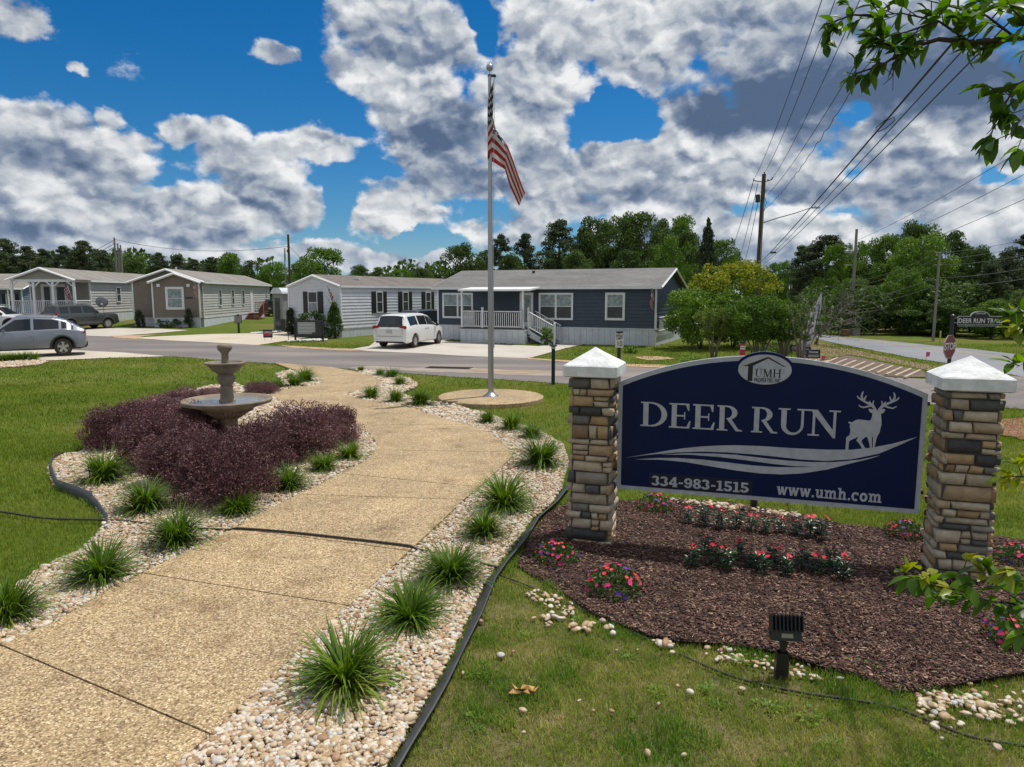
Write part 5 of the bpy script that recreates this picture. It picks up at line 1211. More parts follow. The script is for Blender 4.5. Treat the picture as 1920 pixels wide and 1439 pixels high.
for i in range(5): mb.bb(stx + .30 * i, stx + .30 * i + .33, -DP + .55, -DP + .65 + SW, zF - .06 - (zF / 5.2) * (i + .6) - .04, zF - .06 - (zF / 5.2) * (i + .6))
mb.build('stair_treads', mat('dark_treads', (.03, .03, .032), .7), nh)
mb = MB(); mb.prism([(stx, zF - .1), (stx, zF - .5), (stx + 1.1, -.05), (stx + 1.65, -.05)], -DP + .52, -DP + .56); mb.build('stair_stringer', M['skirt_w'], nh)
for x in (stx + .02, stx + 1.6):
    z_ = zF if x < stx + 1 else .12
    m_ = MB(); m_.bb(x - .05, x + .05, -DP + .55, -DP + .65, z_ - .15, z_ + 1.08); m_.lathe([(.06, 0), (.08, .03), (.04, .07)], (x, -DP + .6, z_ + 1.08), 8); m_.build('newel_post', M['trim'], nh)
s_ = sx(o2, fr, 1209); z_ = zat(38.6, 574.5)
MB().bb(s_ - .18, s_ + .18, -.03, -.016, z_ - .03, z_ + .05).build('number_plate', M['black'], nh)
s_ = sx(o2, fr, 965); mb = MB(); mb.lathe([(.09, 0), (.09, .18)], (s_, 3.0, zE + .85), 12); mb.build('roof_vent', M['black'], nh)
s_ = sx(o2, fr, 1007); z_ = zat(39.5, 549); MB().bb(s_ - .06, s_ + .06, -.12, -.01, z_ - .08, z_ + .06).build('porch_lamp', M['black'], nh)
# right-hand side deck rail of the navy home
rail(nh, [(Lb + .12, .35, zF - .2), (Lb + .12, 3.0, zF - .2), (Lb + .12, 5.6, zF - .2)], 0, h=.8)
q = o2 + fr * (Lb - .1) - sd * .05
small_flag((q.x, q.y, zat(38.4, 566)), 1.0, ang - PI / 2, 'small flag hanging at the right corner of the navy home', 50)

# --- white home with black shutters
cw = at(641, 629.5, 43.9); dW = Vector((.54, 1)).normalized(); uW = Vector((dW.y, -dW.x)); B0 = Vector((cw.x, cw.y)); WW = along(B0, -uW, 543); o3 = B0 - uW * WW
zF = zat(43.9, 615); zE = zat(43.9, 535); zR_ = zat(45, 516)
wh = home('white manufactured home with black shutters beside the white minivan', o3, math.atan2(uW.y, uW.x), WW, 19, zF, zE, zR_, 'y', .1, 'white_siding', 'roof_brown', ov=.08)
hw(wh, o3, uW, 580, 597.5, 547, 587.5, shut=.42, fr=.05, pane='screen', low='curtain')
for a, b in ((704.8, 717), (754, 765), (797, 807)):
    hw(wh, B0, dW, a, b, 547 + (a - 704) * .007, 586.8 - (a - 704) * .034, o=(WW, 0), lu=(0, 1), n=(1, 0), shut=.42, fr=.06, pane='screen', low='screen')
for yy, r_ in ((3, .15), (13.5, .1), (16, .1)): MB().lathe([(r_, 0), (r_, .12), (r_ * 1.4, .13), (r_ * 1.4, .2)], (WW * .72, yy, zE + .28), 10).build('roof_vent', M['trim'], wh)
MB().bb(WW - .75, WW - .35, -.04, -.018, zF + .75, zF + 1.0).build('notice_board', mat('tan_board', (.45, .28, .18), .6), wh)
q = B0 - uW * .35; small_flag((q.x, q.y - .05, zat(43.8, 564)), 1.5, PI * .8, 'American flag on a staff at the front of the white home', 60, w=1.1)
# --- grey and taupe home
cw = at(383, 611.5, 52); dG = Vector((-.10, 1)).normalized(); uG = Vector((dG.y, -dG.x)); B1 = Vector((cw.x, cw.y)); WG = along(B1, -uG, 252); o4 = B1 - uG * WG; Lg = along(B1, dG, 506)
zF = zat(52, 595.5); zE = zat(52, 528); zR_ = zat(52, 505)
gh = home('taupe-fronted manufactured home with red entry steps on its side', o4, math.atan2(uG.y, uG.x), WG, Lg, zF, zE, zR_, 'y', .3, 'brown_siding', 'roof_pale', side_siding='grey_siding', ov=.25)
bx0 = sx(o4, uG, 296); mb = MB(); boards(mb, (bx0, -.7), (1, 0), (0, -1), WG - bx0, zF, zE + .55, (zE - .05, zE + .55, (WG - bx0) / 2)); boards(mb, (WG, -.7), (0, 1), (1, 0), .7, zF, zE); boards(mb, (bx0, 0), (0, -1), (-1, 0), .7, zF, zE); mb.build('bump_out', M['brown_siding'], gh, fix=False)
build_roof(roof_part(None, bx0 - .2, WG + .2, -.95, .3, zE - .05, zE + .60, 'y'), M['roof_pale'], gh, name='bump_out_roof')
mb = MB(); xm = (bx0 + WG) / 2
for x0 in (bx0 - .22, WG + .22): mb.tube([(x0, -.98, zE - .12), (xm, -.98, zE + .55)], .09, 4)
mb.bb(bx0 - .05, bx0 + .05, -.76, -.68, zF, zE); mb.bb(WG - .05, WG + .05, -.76, -.68, zF, zE); mb.build('gable_trim', M['trim'], gh)
skirting(gh, [((bx0, -.7), (1, 0), (0, -1), WG - bx0)], .3, zF, M['skirt_w'])
hw(gh, o4, uG, 320, 354, 538.5, 580.5, o=(0, -.7), fr=.16, low='curtain')
for px in (308, 363):
    s_ = sx(o4, uG, px); z_ = zat(51.5, 535.5); MB().bb(s_ - .11, s_ + .11, -.82, -.70, z_ - .12, z_ + .1).build('wall_lamp', M['trim'], gh)
s_ = sx(o4, uG, 363); z_ = zat(51.5, 559); MB().bb(s_ - .25, s_ + .25, -.74, -.716, z_ - .05, z_ + .06).build('number_plate', M['black'], gh)
for a, b, t, bt in ((410.5, 415.8, 543, 574), (434.5, 439.5, 543.5, 572), (454, 458.7, 544, 571.5), (499, 501.8, 544, 561)):
    hw(gh, B1, dG, a, b, t, bt, o=(WG, 0), lu=(0, 1), n=(1, 0), fr=.07, pane='screen', low='screen')
s0, s1 = sx(B1, dG, 470), sx(B1, dG, 474.5); mb = MB(); mb.bb(WG + .0, WG + .06, s0, s1, zF, zF + 2.0); mb.build('door', M['trim'], gh)
s0, s1 = sx(B1, dG, 466), sx(B1, dG, 474)
red = mat('red_stained_wood', (.14, .035, .022), .7, c2=(.10, .026, .018), scale=8)
st = MB(); n = 6
zg = .55
for i in range(n): st.bb(WG + .1, WG + 1.35, s0 - 1.9 + i * .32, s0 - 1.9 + i * .32 + .34, zg + (zF - zg) * i / n, zg + (zF - zg) * (i + .9) / n)
st.bb(WG + .08, WG + 1.38, s0, s0 + 1.7, zF - .12, zF - .02); st.build('entry_steps', red, gh)
rail(gh, [(WG + 1.36, s0 + 1.7, zF), (WG + 1.36, s0, zF), (WG + 1.36, s0 - 1.9, zg)], 0, m=red, name='step_railing')
rail(gh, [(WG + .1, s0 + 1.7, zF), (WG + 1.36, s0 + 1.7, zF)], 0, m=red, name='step_railing')
MB().lathe([(.07, 0), (.07, .35)], (WG * .42, 3, zR_ - .1), 10).build('roof_vent', M['trim'], gh)
q = B1 - uG * .12 - dG * .75; small_flag((q.x, q.y, zat(51, 546)), 1.1, -PI * .45, 'small flag on the right corner of the taupe home', 40)
aq = B1 + dG * (Lg + .3) + uG * .3
mb = MB(); mb.bb(-.4, .4, -.4, .4, 0, .85); 
for i in range(9): mb.bb(-.405, .405, -.405, .405, .08 + i * .085, .10 + i * .085)
tag(mb.build('air_conditioner', mat('ac_grey', (.12, .12, .12), .6), loc=(aq.x, aq.y, gz(aq.x, aq.y) + .3)), 'grey air conditioner unit at the far corner of the taupe home', 'air conditioner')
# --- tan home with porch
zf_t = zat(54, 584.5); cw = at(143, 600, 49.6); dT = Vector((-.11, 1)).normalized(); uT = Vector((dT.y, -dT.x)); B2 = Vector((cw.x, cw.y)); WT = along(B2, -uT, 26); o5 = B2 - uT * WT
zE = zat(51, 525); zR_ = zat(49.6, 503)
DP = 2.3
th = home('tan manufactured home with arched white porch at the left', o5 + dT * DP, math.atan2(uT.y, uT.x), WT, 16, zf_t, zE, zR_, 'y', .3, 'tan_siding', 'roof_pale', side_siding='grey_siding', ov=.22)
build_roof(roof_part(None, -.22, WT + .22, -DP - .25, .02, zE, zR_ + .04, 'y'), M['roof_pale'], th, name='porch_roof')
mb = MB(); boards(mb, (0, -DP), (1, 0), (0, -1), WT, zE, zR_, (zE, zR_, WT / 2)); mb.build('porch_gable', M['tan_siding'], th, fix=False)
mb = MB(); xm = WT / 2
for x0 in (-.24, WT + .24): mb.tube([(x0, -DP - .27, zE - .08), (xm, -DP - .27, zR_ - .02)], .085, 4)
mb.bb(0, WT, -DP - .03, -DP + .05, zE - .18, zE - .0); mb.bb(WT - .05, WT + .02, -DP, 0, zE - .18, zE - .02)
XS = [0, WT * .35, WT * .66, WT]
for x in XS:
    mb.bb(x - .075, x + .075, -DP - .04, -DP + .09, zf_t - .1, zE - .17)
    for sg in (-1, 1):
        if -.1 < x + sg * .4 < WT + .1: mb.tube([(x, -DP + .02, zE - .55), (x + sg * .42, -DP + .02, zE - .16)], .055, 4)
mb.build('porch_posts', M['trim'], th)
for a, b in zip(XS, XS[1:]): rail(th, [(a, -DP, zf_t - .1), (b, -DP, zf_t - .1)], 0, h=.95)
rail(th, [(WT, -DP, zf_t - .1), (WT, 0, zf_t - .1)], 0)
mb = MB(); mb.bb(-.05, WT + .05, -DP - .05, 0, zf_t - .25, zf_t - .08); mb.build('porch_deck', mat('deck_grey', (.25, .25, .25), .8), th)
skirting(th, [((0, -DP), (1, 0), (0, -1), WT)], .3, zf_t - .25, M['skirt_w'])
for px0, px1 in ((80, 103), (104, 130)):
    s0, s1 = along(o5 + dT * DP, uT, px0 + 1), along(o5 + dT * DP, uT, px1); mb = MB(); mb.bb(s0, s1, -.05, 0, zf_t, zf_t + 2.05); dr = mb.build('door', M['trim'], th); MB().bb(s0 + .2, s1 - .2, -.056, -.048, zf_t + .2, zf_t + 1.85).build('pane', M['screen'], dr)
wO = B2 + dT * DP; hw(th, wO, dT, 219.5, 227.5, 538.5, 567, o=(WT, 0), lu=(0, 1), n=(1, 0), fr=.07, pane='screen', low='screen')
q = B2 - uT * .25 + dT * .15; small_flag((q.x, q.y, zf_t + 1.0), 1.5, PI, 'American flag hanging inside the porch of the tan home', 75)
# --- slate home cut by the left edge
cw = at(45, 600, 66); B3 = Vector((cw.x, cw.y)); o6 = B3 - uT * 9
zf = zat(66, 590); zE = zat(66, 541); sh = home('slate blue home with a white metal porch roof at the left edge', o6, math.atan2(uT.y, uT.x), 9, 9, zf, zE, zat(66, 512), 'x', .5, 'blue_siding', 'roof_pale')
MB().bb(5, 9.2, -2.2, -.1, zE - .12, zE + .02).build('porch_roof', M['white'], sh); rail(sh, [(5, -2.1, zf), (9, -2.1, zf)], 0)
mb = MB(); mb.bb(5, 9, -2.1, 0, zf - .2, zf); mb.bb(5, 5.1, -2.1, -2.0, zf, zE - .1); mb.bb(8.9, 9.0, -2.1, -2.0, zf, zE - .1); mb.build('porch_deck', M['trim'], sh)
win(sh, (0, 0), (1, 0), (0, -1), 8.0, zf + 1.3, .8, 1.2, shut=.3)
# shed by the white home
q = at(532, 612, 50); mb = MB(); r_ = empty('grey_shed', (q.x, q.y, 0), -.45, 'small grey shed with curved roof between the taupe and white homes', 'shed')
zb0 = gz(q.x, q.y); zt1 = zat(50, 551); zt2 = zat(50, 540); mb.bb(-.45, .45, -.5, 1.8, zb0, zt1); mb.build('walls', mat('weathered_shed', (.28, .28, .27), .8, c2=(.2, .2, .19), scale=4), r_)
MB().prism([(-.55, zt1), (.55, zt1), (.5, zt1 + .15), (.25, zt2), (-.25, zt2), (-.5, zt1 + .15)], -.6, 1.9).build('roof', M['skirt_w'], r_)
MB().bb(-.25, .2, -.53, -.5, zb0 + .1, zt1 - .3).build('door', M['glass'], r_)
# utility pedestals
q = at(531, 610, 48); mb = MB(); mb.bb(-.13, .13, -.08, .08, 0, .9); mb.bb(.2, .42, -.08, .08, 0, .85); mb.lathe([(.09, .5), (.09, .62)], (0, -.1, .2), 12, 'y'); tag(mb.build('meter_pedestal', M['black'], loc=(q.x, q.y, gz(q.x, q.y))), 'dark electric meter pedestal left of the white home', 'utility box')
# ------------------------------------------------------------------ vehicles
def lin(keys, x):
    if x <= keys[0][0]: return keys[0][1]
    for (a, p), (b, q) in zip(keys, keys[1:]):
        if x <= b: return p + (q - p) * (x - a) / (b - a) if b > a else q
    return keys[-1][1]
M['tyre'] = mat('tyre', (.018, .017, .016), .8, c2=(.05, .038, .03), scale=8)
M['rim'] = mat('alloy', (.50, .50, .51), .3, .8)
M['clad'] = mat('black_cladding', (.022, .022, .023), .6)
M['tail'] = mat('tail_lamp', (.32, .008, .012), .12, spec=.8)
M['lamp'] = mat('head_lamp', (.55, .56, .57), .1, spec=.9)
M['plate'] = mat('number_plate', (.42, .44, .44), .4)
def paint(name, c, metal=.0): return mat(name, c, .28, metal, coat=.8)
def car(name, label, cat, p, paintm, group=None):
    """x forward. p: dict of profiles"""
    root = empty(name, (0, 0, 0), 0, label, cat, group); xs0, xs1 = p['x']; arches = p['wheels']; RA = p['ra']; zc = p['rw']
    st = set(np.linspace(xs0, xs1, 46).round(3)); 
    for xa in arches:
        for t in np.linspace(0, PI, 13): st.add(round(xa + RA * math.cos(t), 3))
    for k in p['top'] + p['wid']: st.add(round(k[0], 3))
    st = sorted(st); st = [s for i, s in enumerate(st) if i == 0 or s - st[i - 1] > .012]; 
    def ring(x):
        bot = lin(p['bot'], x); w = lin(p['wid'], x); belt = lin(p['belt'], x); top = lin(p['top'], x); rw_ = lin(p['roofw'], x)
        belt = min(belt, top - .035); az = 0
        for xa in arches:
            if abs(x - xa) < RA: az = max(az, zc + math.sqrt(RA * RA - (x - xa) ** 2))
        gh = max(0.0, min(1, (top - belt - .06) / .25)); ew = w * .93 * (1 - gh) + rw_ * gh; cr = .05 * gh + .03
        z1 = max(bot, az * .999); 
        pts = [(w * .90, z1), (w * .985, max(bot + .06, az)), (w, max(bot + (belt - bot) * .35, az + .01)), (w * .995, max(bot + (belt - bot) * .72, az + .02)), (w * .965, belt)]
        for f in (.10, .90, 1.0): pts.append((w * .955 + (ew - w * .955) * f, belt + (top - cr - belt) * f))
        pts += [(ew * .90, top - cr * .45), (ew * .5, top - cr * .08), (0, top)]
        return pts
    rings = [ring(x) for x in st]; n = 11; V = []
    for x, r_ in zip(st, rings):
        for y, z in r_: V.append((x, y, z))
        for y, z in r_[:-1]: V.append((x, -y, z))
    S_ = 2 * n - 1
    def vid(i, k, side): return i * S_ + (k if side > 0 or k == n - 1 else n + k)
    parts = {}
    def put(key, f): parts.setdefault(key, []).append(f)
    for i in range(len(st) - 1):
        xm = (st[i] + st[i + 1]) / 2
        for k in range(n - 1):
            for sd in (1, -1):
                f = (vid(i, k, sd), vid(i + 1, k, sd), vid(i + 1, k + 1, sd), vid(i, k + 1, sd)); key = 'body'
                if sd < 0: f = f[::-1]
                if k == 5:
                    for j, (a, b) in enumerate(p['side']):
                        if a < xm < b: key = ('side_window', j, sd)
                if k >= 8:
                    if p['wind'][0] < xm < p['wind'][1]: key = ('windshield', 0, 0)
                    if p['back'][0] < xm < p['back'][1]: key = ('rear_window', 0, 0)
                if k <= p.get('clad', -1): key = ('cladding', 0, 0)
                put(key, f)
    for i in (0, len(st) - 1):
        f = tuple(vid(i, k, 1) for k in range(n)) + tuple(vid(i, k, -1) for k in range(n - 2, -1, -1))
        put('body', f if i else f[::-1])
    for key, fs in parts.items():
        used_ = sorted({v for f in fs for v in f}); mp = {v: i for i, v in enumerate(used_)}
        mb = MB(); mb.v = [V[v] for v in used_]; mb.f = [tuple(mp[v] for v in f) for f in fs]
        nm_ = key if key == 'body' else key[0]; m = paintm if nm_ == 'body' else M['clad'] if nm_ == 'cladding' else M['carglass']
        mb.build(nm_, m, root, smooth=True, fix=False, angle=28)
    W = max(k[1] for k in p['wid'])
    # dark wells and underside
    mb = MB()
    mb.bb(xs0 + .25, xs1 - .25, -W * .86, W * .86, zc * .75, zc + .12)
    for xa in arches: mb.bb(xa - RA * .98, xa + RA * .98, -W * .70, W * .70, zc * .9, zc + RA * .98)
    mb.build('underbody', M['clad'], root)
    for xa in arches:
        for sd in (1, -1):
            y0 = sd * (W - .13); r = p['rw']; mb = MB(); wd = .115
            prof = [(r * .60, -wd * .8), (r * .64, -wd), (r * .93, -wd), (r, -wd * .75), (r, wd * .75), (r * .93, wd), (r * .64, wd), (r * .60, wd * .8)]
            mb.lathe(prof, (xa, y0, r), 32, 'y'); wh_ = mb.build('wheel', M['tyre'], root, smooth=True, angle=40)
            mb = MB(); yo = y0 + sd * wd * .62
            b = len(mb.v); ns = p.get('spokes', 5)
            mb.lathe([(r * .66, -.03), (r * .66, .035), (r * .60, .035), (r * .58, -.0)], (xa, yo, r), 32, 'y')
            mb.lathe([(r * .15, -.02), (r * .15, .035), (r * .08, .045)], (xa, yo, r) if sd > 0 else (xa, yo - .03, r), 12, 'y')
            for q in range(ns):
                a = 2 * PI * q / ns + .3; sp_w = r * (.30 if ns < 7 else .16)
                Mx = Matrix.Rotation(-a, 3, 'Y'); mb.box((xa + math.cos(a) * r * .36, yo + sd * .012, r + math.sin(a) * r * .36), (r * .50, .02, sp_w), 0, Mx)
            mb.build('rim', M['rim'], wh_)
            MB().lathe([(r * .59, -.01), (r * .59, .0)], (xa, yo - sd * .02, r), 24, 'y').build('brake_disc', M['clad'], wh_)
    return root, W, ring
def place_car(root, p, pf, pr, far):
    """pf, pr: ground points of the near front and near rear wheel; far: side (+1/-1) of the car body from that wheel line, along local y"""
    h = (pf - pr); h.z = 0; ang = math.atan2(h.y, h.x); h.normalize(); n = Vector((-h.y, h.x, 0)); W = max(k[1] for k in p['wid'])
    mid = (pf + pr) / 2 + n * far * (W - .13) ; xm = sum(p['wheels']) / 2; o = mid - h * xm
    root.location = (o.x, o.y, gz(o.x, o.y) + .03); root.rotation_euler = (0, 0, ang)
def pair(root, name, m, boxes):
    for c, d, rz in boxes:
        mb = MB(); mb.box((0, 0, 0), d, 0); o = mb.build(name, m, root, loc=c, rz=rz)
        bm = bmesh.new(); bm.from_mesh(o.data); bmesh.ops.bevel(bm, geom=bm.edges[:], offset=min(d) * .3, segments=2, affect='EDGES'); bm.to_mesh(o.data); bm.free()
def seams(root, W, xs, z0, z1, zh, ring):
    mb = MB()
    for x in xs:
        for sd in (1, -1): mb.tube([(x, sd * (lin_side(ring, x, z0) + .0), z0), (x, sd * (lin_side(ring, x, (z0 + z1) / 2)), (z0 + z1) / 2), (x + .02, sd * (lin_side(ring, x, z1)), z1)], .007, 4)
    mb.build('door_seams', M['clad'], root)
def lin_side(ring, x, z):
    r = ring(x); pts = sorted((b, a) for a, b in r[:8]); return lin(pts, z)
# silver coupe-like SUV
pS = dict(x=(-2.45, 2.50), wheels=(-1.48, 1.50), ra=.46, rw=.375, clad=0, spokes=5,
  bot=[(-2.45, .42), (-2.3, .30), (2.3, .28), (2.5, .40)], belt=[(-2.45, 1.02), (-1.6, 1.13), (0, 1.05), (1.2, 1.02), (2.2, .93), (2.5, .75)],
  top=[(-2.45, 1.02), (-2.38, 1.12), (-2.25, 1.20), (-1.65, 1.55), (-1.1, 1.68), (-.2, 1.73), (.35, 1.70), (1.15, 1.14), (1.25, 1.10), (2.1, 1.0), (2.38, .88), (2.5, .70)],
  wid=[(-2.45, .80), (-2.38, .90), (-2.1, .97), (-1.5, .995), (1.5, .99), (2.1, .95), (2.4, .82), (2.5, .70)], roofw=[(-2.3, .62), (-1.6, .62), (0, .66), (.4, .64), (1.2, .72)],
  side=[(-1.95, -1.42), (-1.36, -.38), (-.28, .98)], wind=(.42, 1.14), back=(-2.2, -1.62))
def suv(label, cat, paintm, name='parked_suv'):
    r, W, rg = car(name, label, cat, pS, paintm)
    pair(r, 'tail_lamp', M['tail'], [((-2.34, .80, 1.0), (.20, .20, .17), .2), ((-2.34, -.80, 1.0), (.20, .20, .17), -.2)])
    pair(r, 'headlight', M['lamp'], [((2.32, .72, .83), (.26, .22, .12), -.4), ((2.32, -.72, .83), (.26, .22, .12), .4)])
    pair(r, 'bumper', M['clad'], [((-2.40, 0, .46), (.20, 1.62, .26), 0), ((2.42, 0, .42), (.18, 1.45, .24), 0)])
    pair(r, 'mirror', paintm, [((.78, 1.06, 1.10), (.16, .20, .13), 0), ((.78, -1.06, 1.10), (.16, .20, .13), 0)])
    pair(r, 'door_handle', M['rim'], [((-.25, .985, .93), (.20, .03, .035), 0), ((-1.25, .985, .95), (.20, .03, .035), 0), ((-.25, -.985, .93), (.20, .03, .035), 0), ((-1.25, -.985, .95), (.20, .03, .035), 0)])
    seams(r, W, (.95, -.33, -1.30), .42, 1.04, 0, rg)
    for xa in pS['wheels']:
        for sd in (1, -1): MB().tube([(xa + .50 * math.cos(t), sd * .985, .375 + .50 * math.sin(t)) for t in np.linspace(-.15, PI + .15, 16)], .042, 6).build('arch_trim', M['clad'], r)
    for sd in (1, -1): MB().tube([(.3, sd * .60, 1.715), (-.4, sd * .62, 1.74), (-1.3, sd * .60, 1.66)], .018, 6).build('roof_rail', M['rim'], r)
    return r
s1_ = suv('silver-blue SUV with sloping rear parked at the left frame edge', 'suv', paint('silver_blue_paint', (.24, .26, .31), .4))
s1_.scale = (.95, .95, 1.06); pr = P(122, 662.5); place_car(s1_, pS, pr - Vector((math.cos(R(31)), math.sin(R(31)), 0)) * 2.83, pr, 1)
# dark boxy SUV
pJ = dict(x=(-2.15, 2.22), wheels=(-1.27, 1.36), ra=.42, rw=.35, clad=-1, spokes=5,
  bot=[(-2.15, .42), (-2.0, .32), (2.05, .32), (2.22, .42)], belt=[(-2.15, 1.03), (0, 1.05), (1.0, 1.06), (2.0, 1.0), (2.22, .9)],
  top=[(-2.15, 1.03), (-2.12, 1.12), (-1.98, 1.58), (-1.85, 1.66), (0, 1.70), (.35, 1.66), (.88, 1.13), (1.0, 1.10), (2.0, 1.04), (2.15, .98), (2.22, .85)],
  wid=[(-2.15, .80), (-2.08, .87), (-1.3, .885), (1.3, .885), (2.1, .84), (2.22, .76)], roofw=[(-2.1, .70), (-1.9, .67), (0, .68), (.4, .67), (.95, .74)],
  side=[(-1.85, -1.3), (-1.18, -.38), (-.28, .72)], wind=(.38, .86), back=(-2.11, -1.99))
jp_paint = paint('dark_grey_paint', (.055, .060, .060), .3)
jr, W, rg = car('parked_suv', 'dark grey boxy SUV parked in front of the tan home', 'suv', pJ, jp_paint)
pair(jr, 'tail_lamp', M['tail'], [((-2.11, .77, 1.05), (.12, .14, .24), 0), ((-2.11, -.77, 1.05), (.12, .14, .24), 0)])
pair(jr, 'headlight', M['lamp'], [((2.15, .60, .84), (.14, .2, .18), 0), ((2.15, -.60, .84), (.14, .2, .18), 0)])
pair(jr, 'bumper', M['clad'], [((-2.16, 0, .50), (.16, 1.6, .24), 0), ((2.2, 0, .48), (.16, 1.55, .24), 0)])
pair(jr, 'mirror', M['clad'], [((.55, .97, 1.13), (.14, .18, .16), 0), ((.55, -.97, 1.13), (.14, .18, .16), 0)])
pair(jr, 'number_plate', M['plate'], [((-2.17, 0, .82), (.02, .32, .16), 0)])
seams(jr, W, (.75, -.33, -1.22), .42, 1.04, 0, rg)
for xa in pJ['wheels']:
    for sd in (1, -1): MB().tube([(xa + .46 * math.cos(t), sd * .88, .35 + .46 * math.sin(t)) for t in np.linspace(0, PI, 14)], .04, 6).build('arch_trim', jp_paint, jr)
for sd in (1, -1): MB().tube([(.2, sd * .58, 1.71), (-.9, sd * .60, 1.74), (-1.8, sd * .58, 1.69)], .016, 6).build('roof_rail', M['clad'], jr)
pf = P(202, 615); th_ = R(64); pr = pf - Vector((math.cos(th_), math.sin(th_), 0)) * 2.63
place_car(jr, pJ, pf, pr, 1)
# white minivan
pV = dict(x=(-2.62, 2.56), wheels=(-1.56, 1.53), ra=.42, rw=.34, clad=-1, spokes=10,
  bot=[(-2.62, .36), (-2.45, .26), (2.3, .24), (2.56, .34)], belt=[(-2.62, 1.02), (-1.5, 1.12), (0, 1.08), (1.3, 1.02), (2.3, .86), (2.56, .70)],
  top=[(-2.62, 1.0), (-2.58, 1.08), (-2.28, 1.66), (-2.1, 1.73), (-1.0, 1.78), (0, 1.76), (.6, 1.66), (1.55, 1.12), (1.65, 1.07), (2.3, .88), (2.50, .72), (2.56, .62)],
  wid=[(-2.62, .84), (-2.55, .93), (-2.2, .99), (-1.5, 1.01), (1.5, 1.0), (2.1, .95), (2.45, .80), (2.56, .66)], roofw=[(-2.55, .74), (-2.2, .70), (0, .74), (.6, .70), (1.6, .76)],
  side=[(-2.05, -1.08), (-1.02, -.02), (.06, 1.28)], wind=(.66, 1.54), back=(-2.57, -2.29))
vp_ = paint('white_paint_car', (.70, .70, .69))
vr, W, rg = car('minivan', 'white minivan parked on the driveway before the navy home', 'minivan', pV, vp_)
pair(vr, 'tail_lamp', M['tail'], [((-2.54, .74, 1.08), (.14, .46, .17), .18), ((-2.54, -.74, 1.08), (.14, .46, .17), -.18)])
pair(vr, 'headlight', M['lamp'], [((2.36, .68, .76), (.24, .24, .12), -.5), ((2.36, -.68, .76), (.24, .24, .12), .5)])
pair(vr, 'number_plate', M['plate'], [((-2.63, 0, .86), (.02, .33, .17), 0)])
pair(vr, 'mirror', M['clad'], [((1.0, 1.08, 1.10), (.14, .20, .15), 0), ((1.0, -1.08, 1.10), (.14, .20, .15), 0)])
pair(vr, 'door_handle', M['rim'], [((.0, .995, .95), (.18, .03, .04), 0), ((-.28, .995, .95), (.18, .03, .04), 0), ((.0, -.995, .95), (.18, .03, .04), 0), ((-.28, -.995, .95), (.18, .03, .04), 0)])
pair(vr, 'reflector', M['tail'], [((-2.59, .72, .46), (.06, .22, .035), 0), ((-2.59, -.72, .46), (.06, .22, .035), 0)])
seams(vr, W, (1.15, -.14, -1.35), .32, 1.06, 0, rg)
mb = MB(); mb.tube([(-2.645, -.72, .62), (-2.645, .72, .62)], .008, 4); mb.tube([(-2.61, -.74, .62), (-2.63, -.74, 1.0)], .008, 4); mb.tube([(-2.61, .74, .62), (-2.63, .74, 1.0)], .008, 4); mb.build('hatch_seam', M['clad'], vr)
mb = MB(); mb.tube([(-2.56, .05, 1.18), (-2.50, -.4, 1.22)], .010, 5); mb.build('rear_wiper', M['black'], vr)
place_car(vr, pV, P(824.4, 644.6), P(771.7, 654), 1)
# white car at the far left, dark car behind the minivan
wc = copy_tree(s1_); wc['label'] = 'white car nosing into view at the left edge behind the silver SUV'; wc['category'] = 'car'; wc.name = 'parked_car'
for ch in list(wc.children):
    if ch.data and ch.data.materials and ch.data.materials[0].name.startswith('silver_blue'):
        ch.data = ch.data.copy(); ch.data.materials[0] = vp_
q = at(58, 600, 46.6); wc.location = (q.x - 2.45, q.y + .2, gz(q.x - 2, q.y) + .03); wc.rotation_euler = (0, 0, R(3)); wc.scale = (.98, .95, .93)
dk = paint('black_car_paint', (.018, .019, .021), .2)
bc = copy_tree(jr); bc['label'] = 'black car mostly hidden behind the white minivan'; bc['category'] = 'car'; bc.name = 'parked_car'
for ch in list(bc.children):
    if ch.data and ch.data.materials and ch.data.materials[0].name.startswith('dark_grey'):
        ch.data = ch.data.copy(); ch.data.materials[0] = dk
q = at(800, 620, 47.4); bc.location = (q.x, q.y, gz(q.x, q.y) + .03); bc.rotation_euler = (0, 0, R(62))
q = at(520, 600, 72); b2 = copy_tree(bc); b2['label'] = 'distant dark car seen between the taupe home and the shed'; b2.location = (q.x, q.y, gz(q.x, q.y)); b2.rotation_euler = (0, 0, R(90))
# ------------------------------------------------------------------ street furniture, signs
p = P(1037, 722); r_ = empty('bollard_light', (p.x, p.y, 0), 0, 'slim black solar bollard light beside the park road', 'bollard light'); zt = zat(p.y, 647)
MB().bb(-.055, .055, -.055, .055, -.05, zt - .12).build('post', M['black'], r_)
mb = MB(); mb.bb(-.065, .065, -.065, .065, zt - .12, zt - .05); mb.build('lens', M['plate'], r_)
MB().lathe([(.115, zt - .05), (.125, zt - .03), (.10, zt), (.02, zt + .01)], n=4).build('cap', M['black'], r_)
p = P(1160, 681); r_ = empty('speed_limit_sign', (p.x, p.y, 0), R(3), 'white speed limit 10 sign on a black post by the road', 'sign'); z0, z1 = zat(p.y, 652), zat(p.y, 626)
MB().bb(-.07, .07, -.05, .05, -.1, z0 + .05).build('post', M['black'], r_)
w_ = .17; MB().bb(-w_, w_, -.075, -.055, z0, z1).build('plate', mat('sign_white', (.55, .56, .54), .5), r_)
for t_, z_, sz in (('SPEED', z1 - .09, .13), ('LIMIT', z1 - .20, .13), ('10', z0 + .15, .30)): text('lettering', t_, sz, ink, r_, (0, -.078, z_), sx=.85, off=.002)
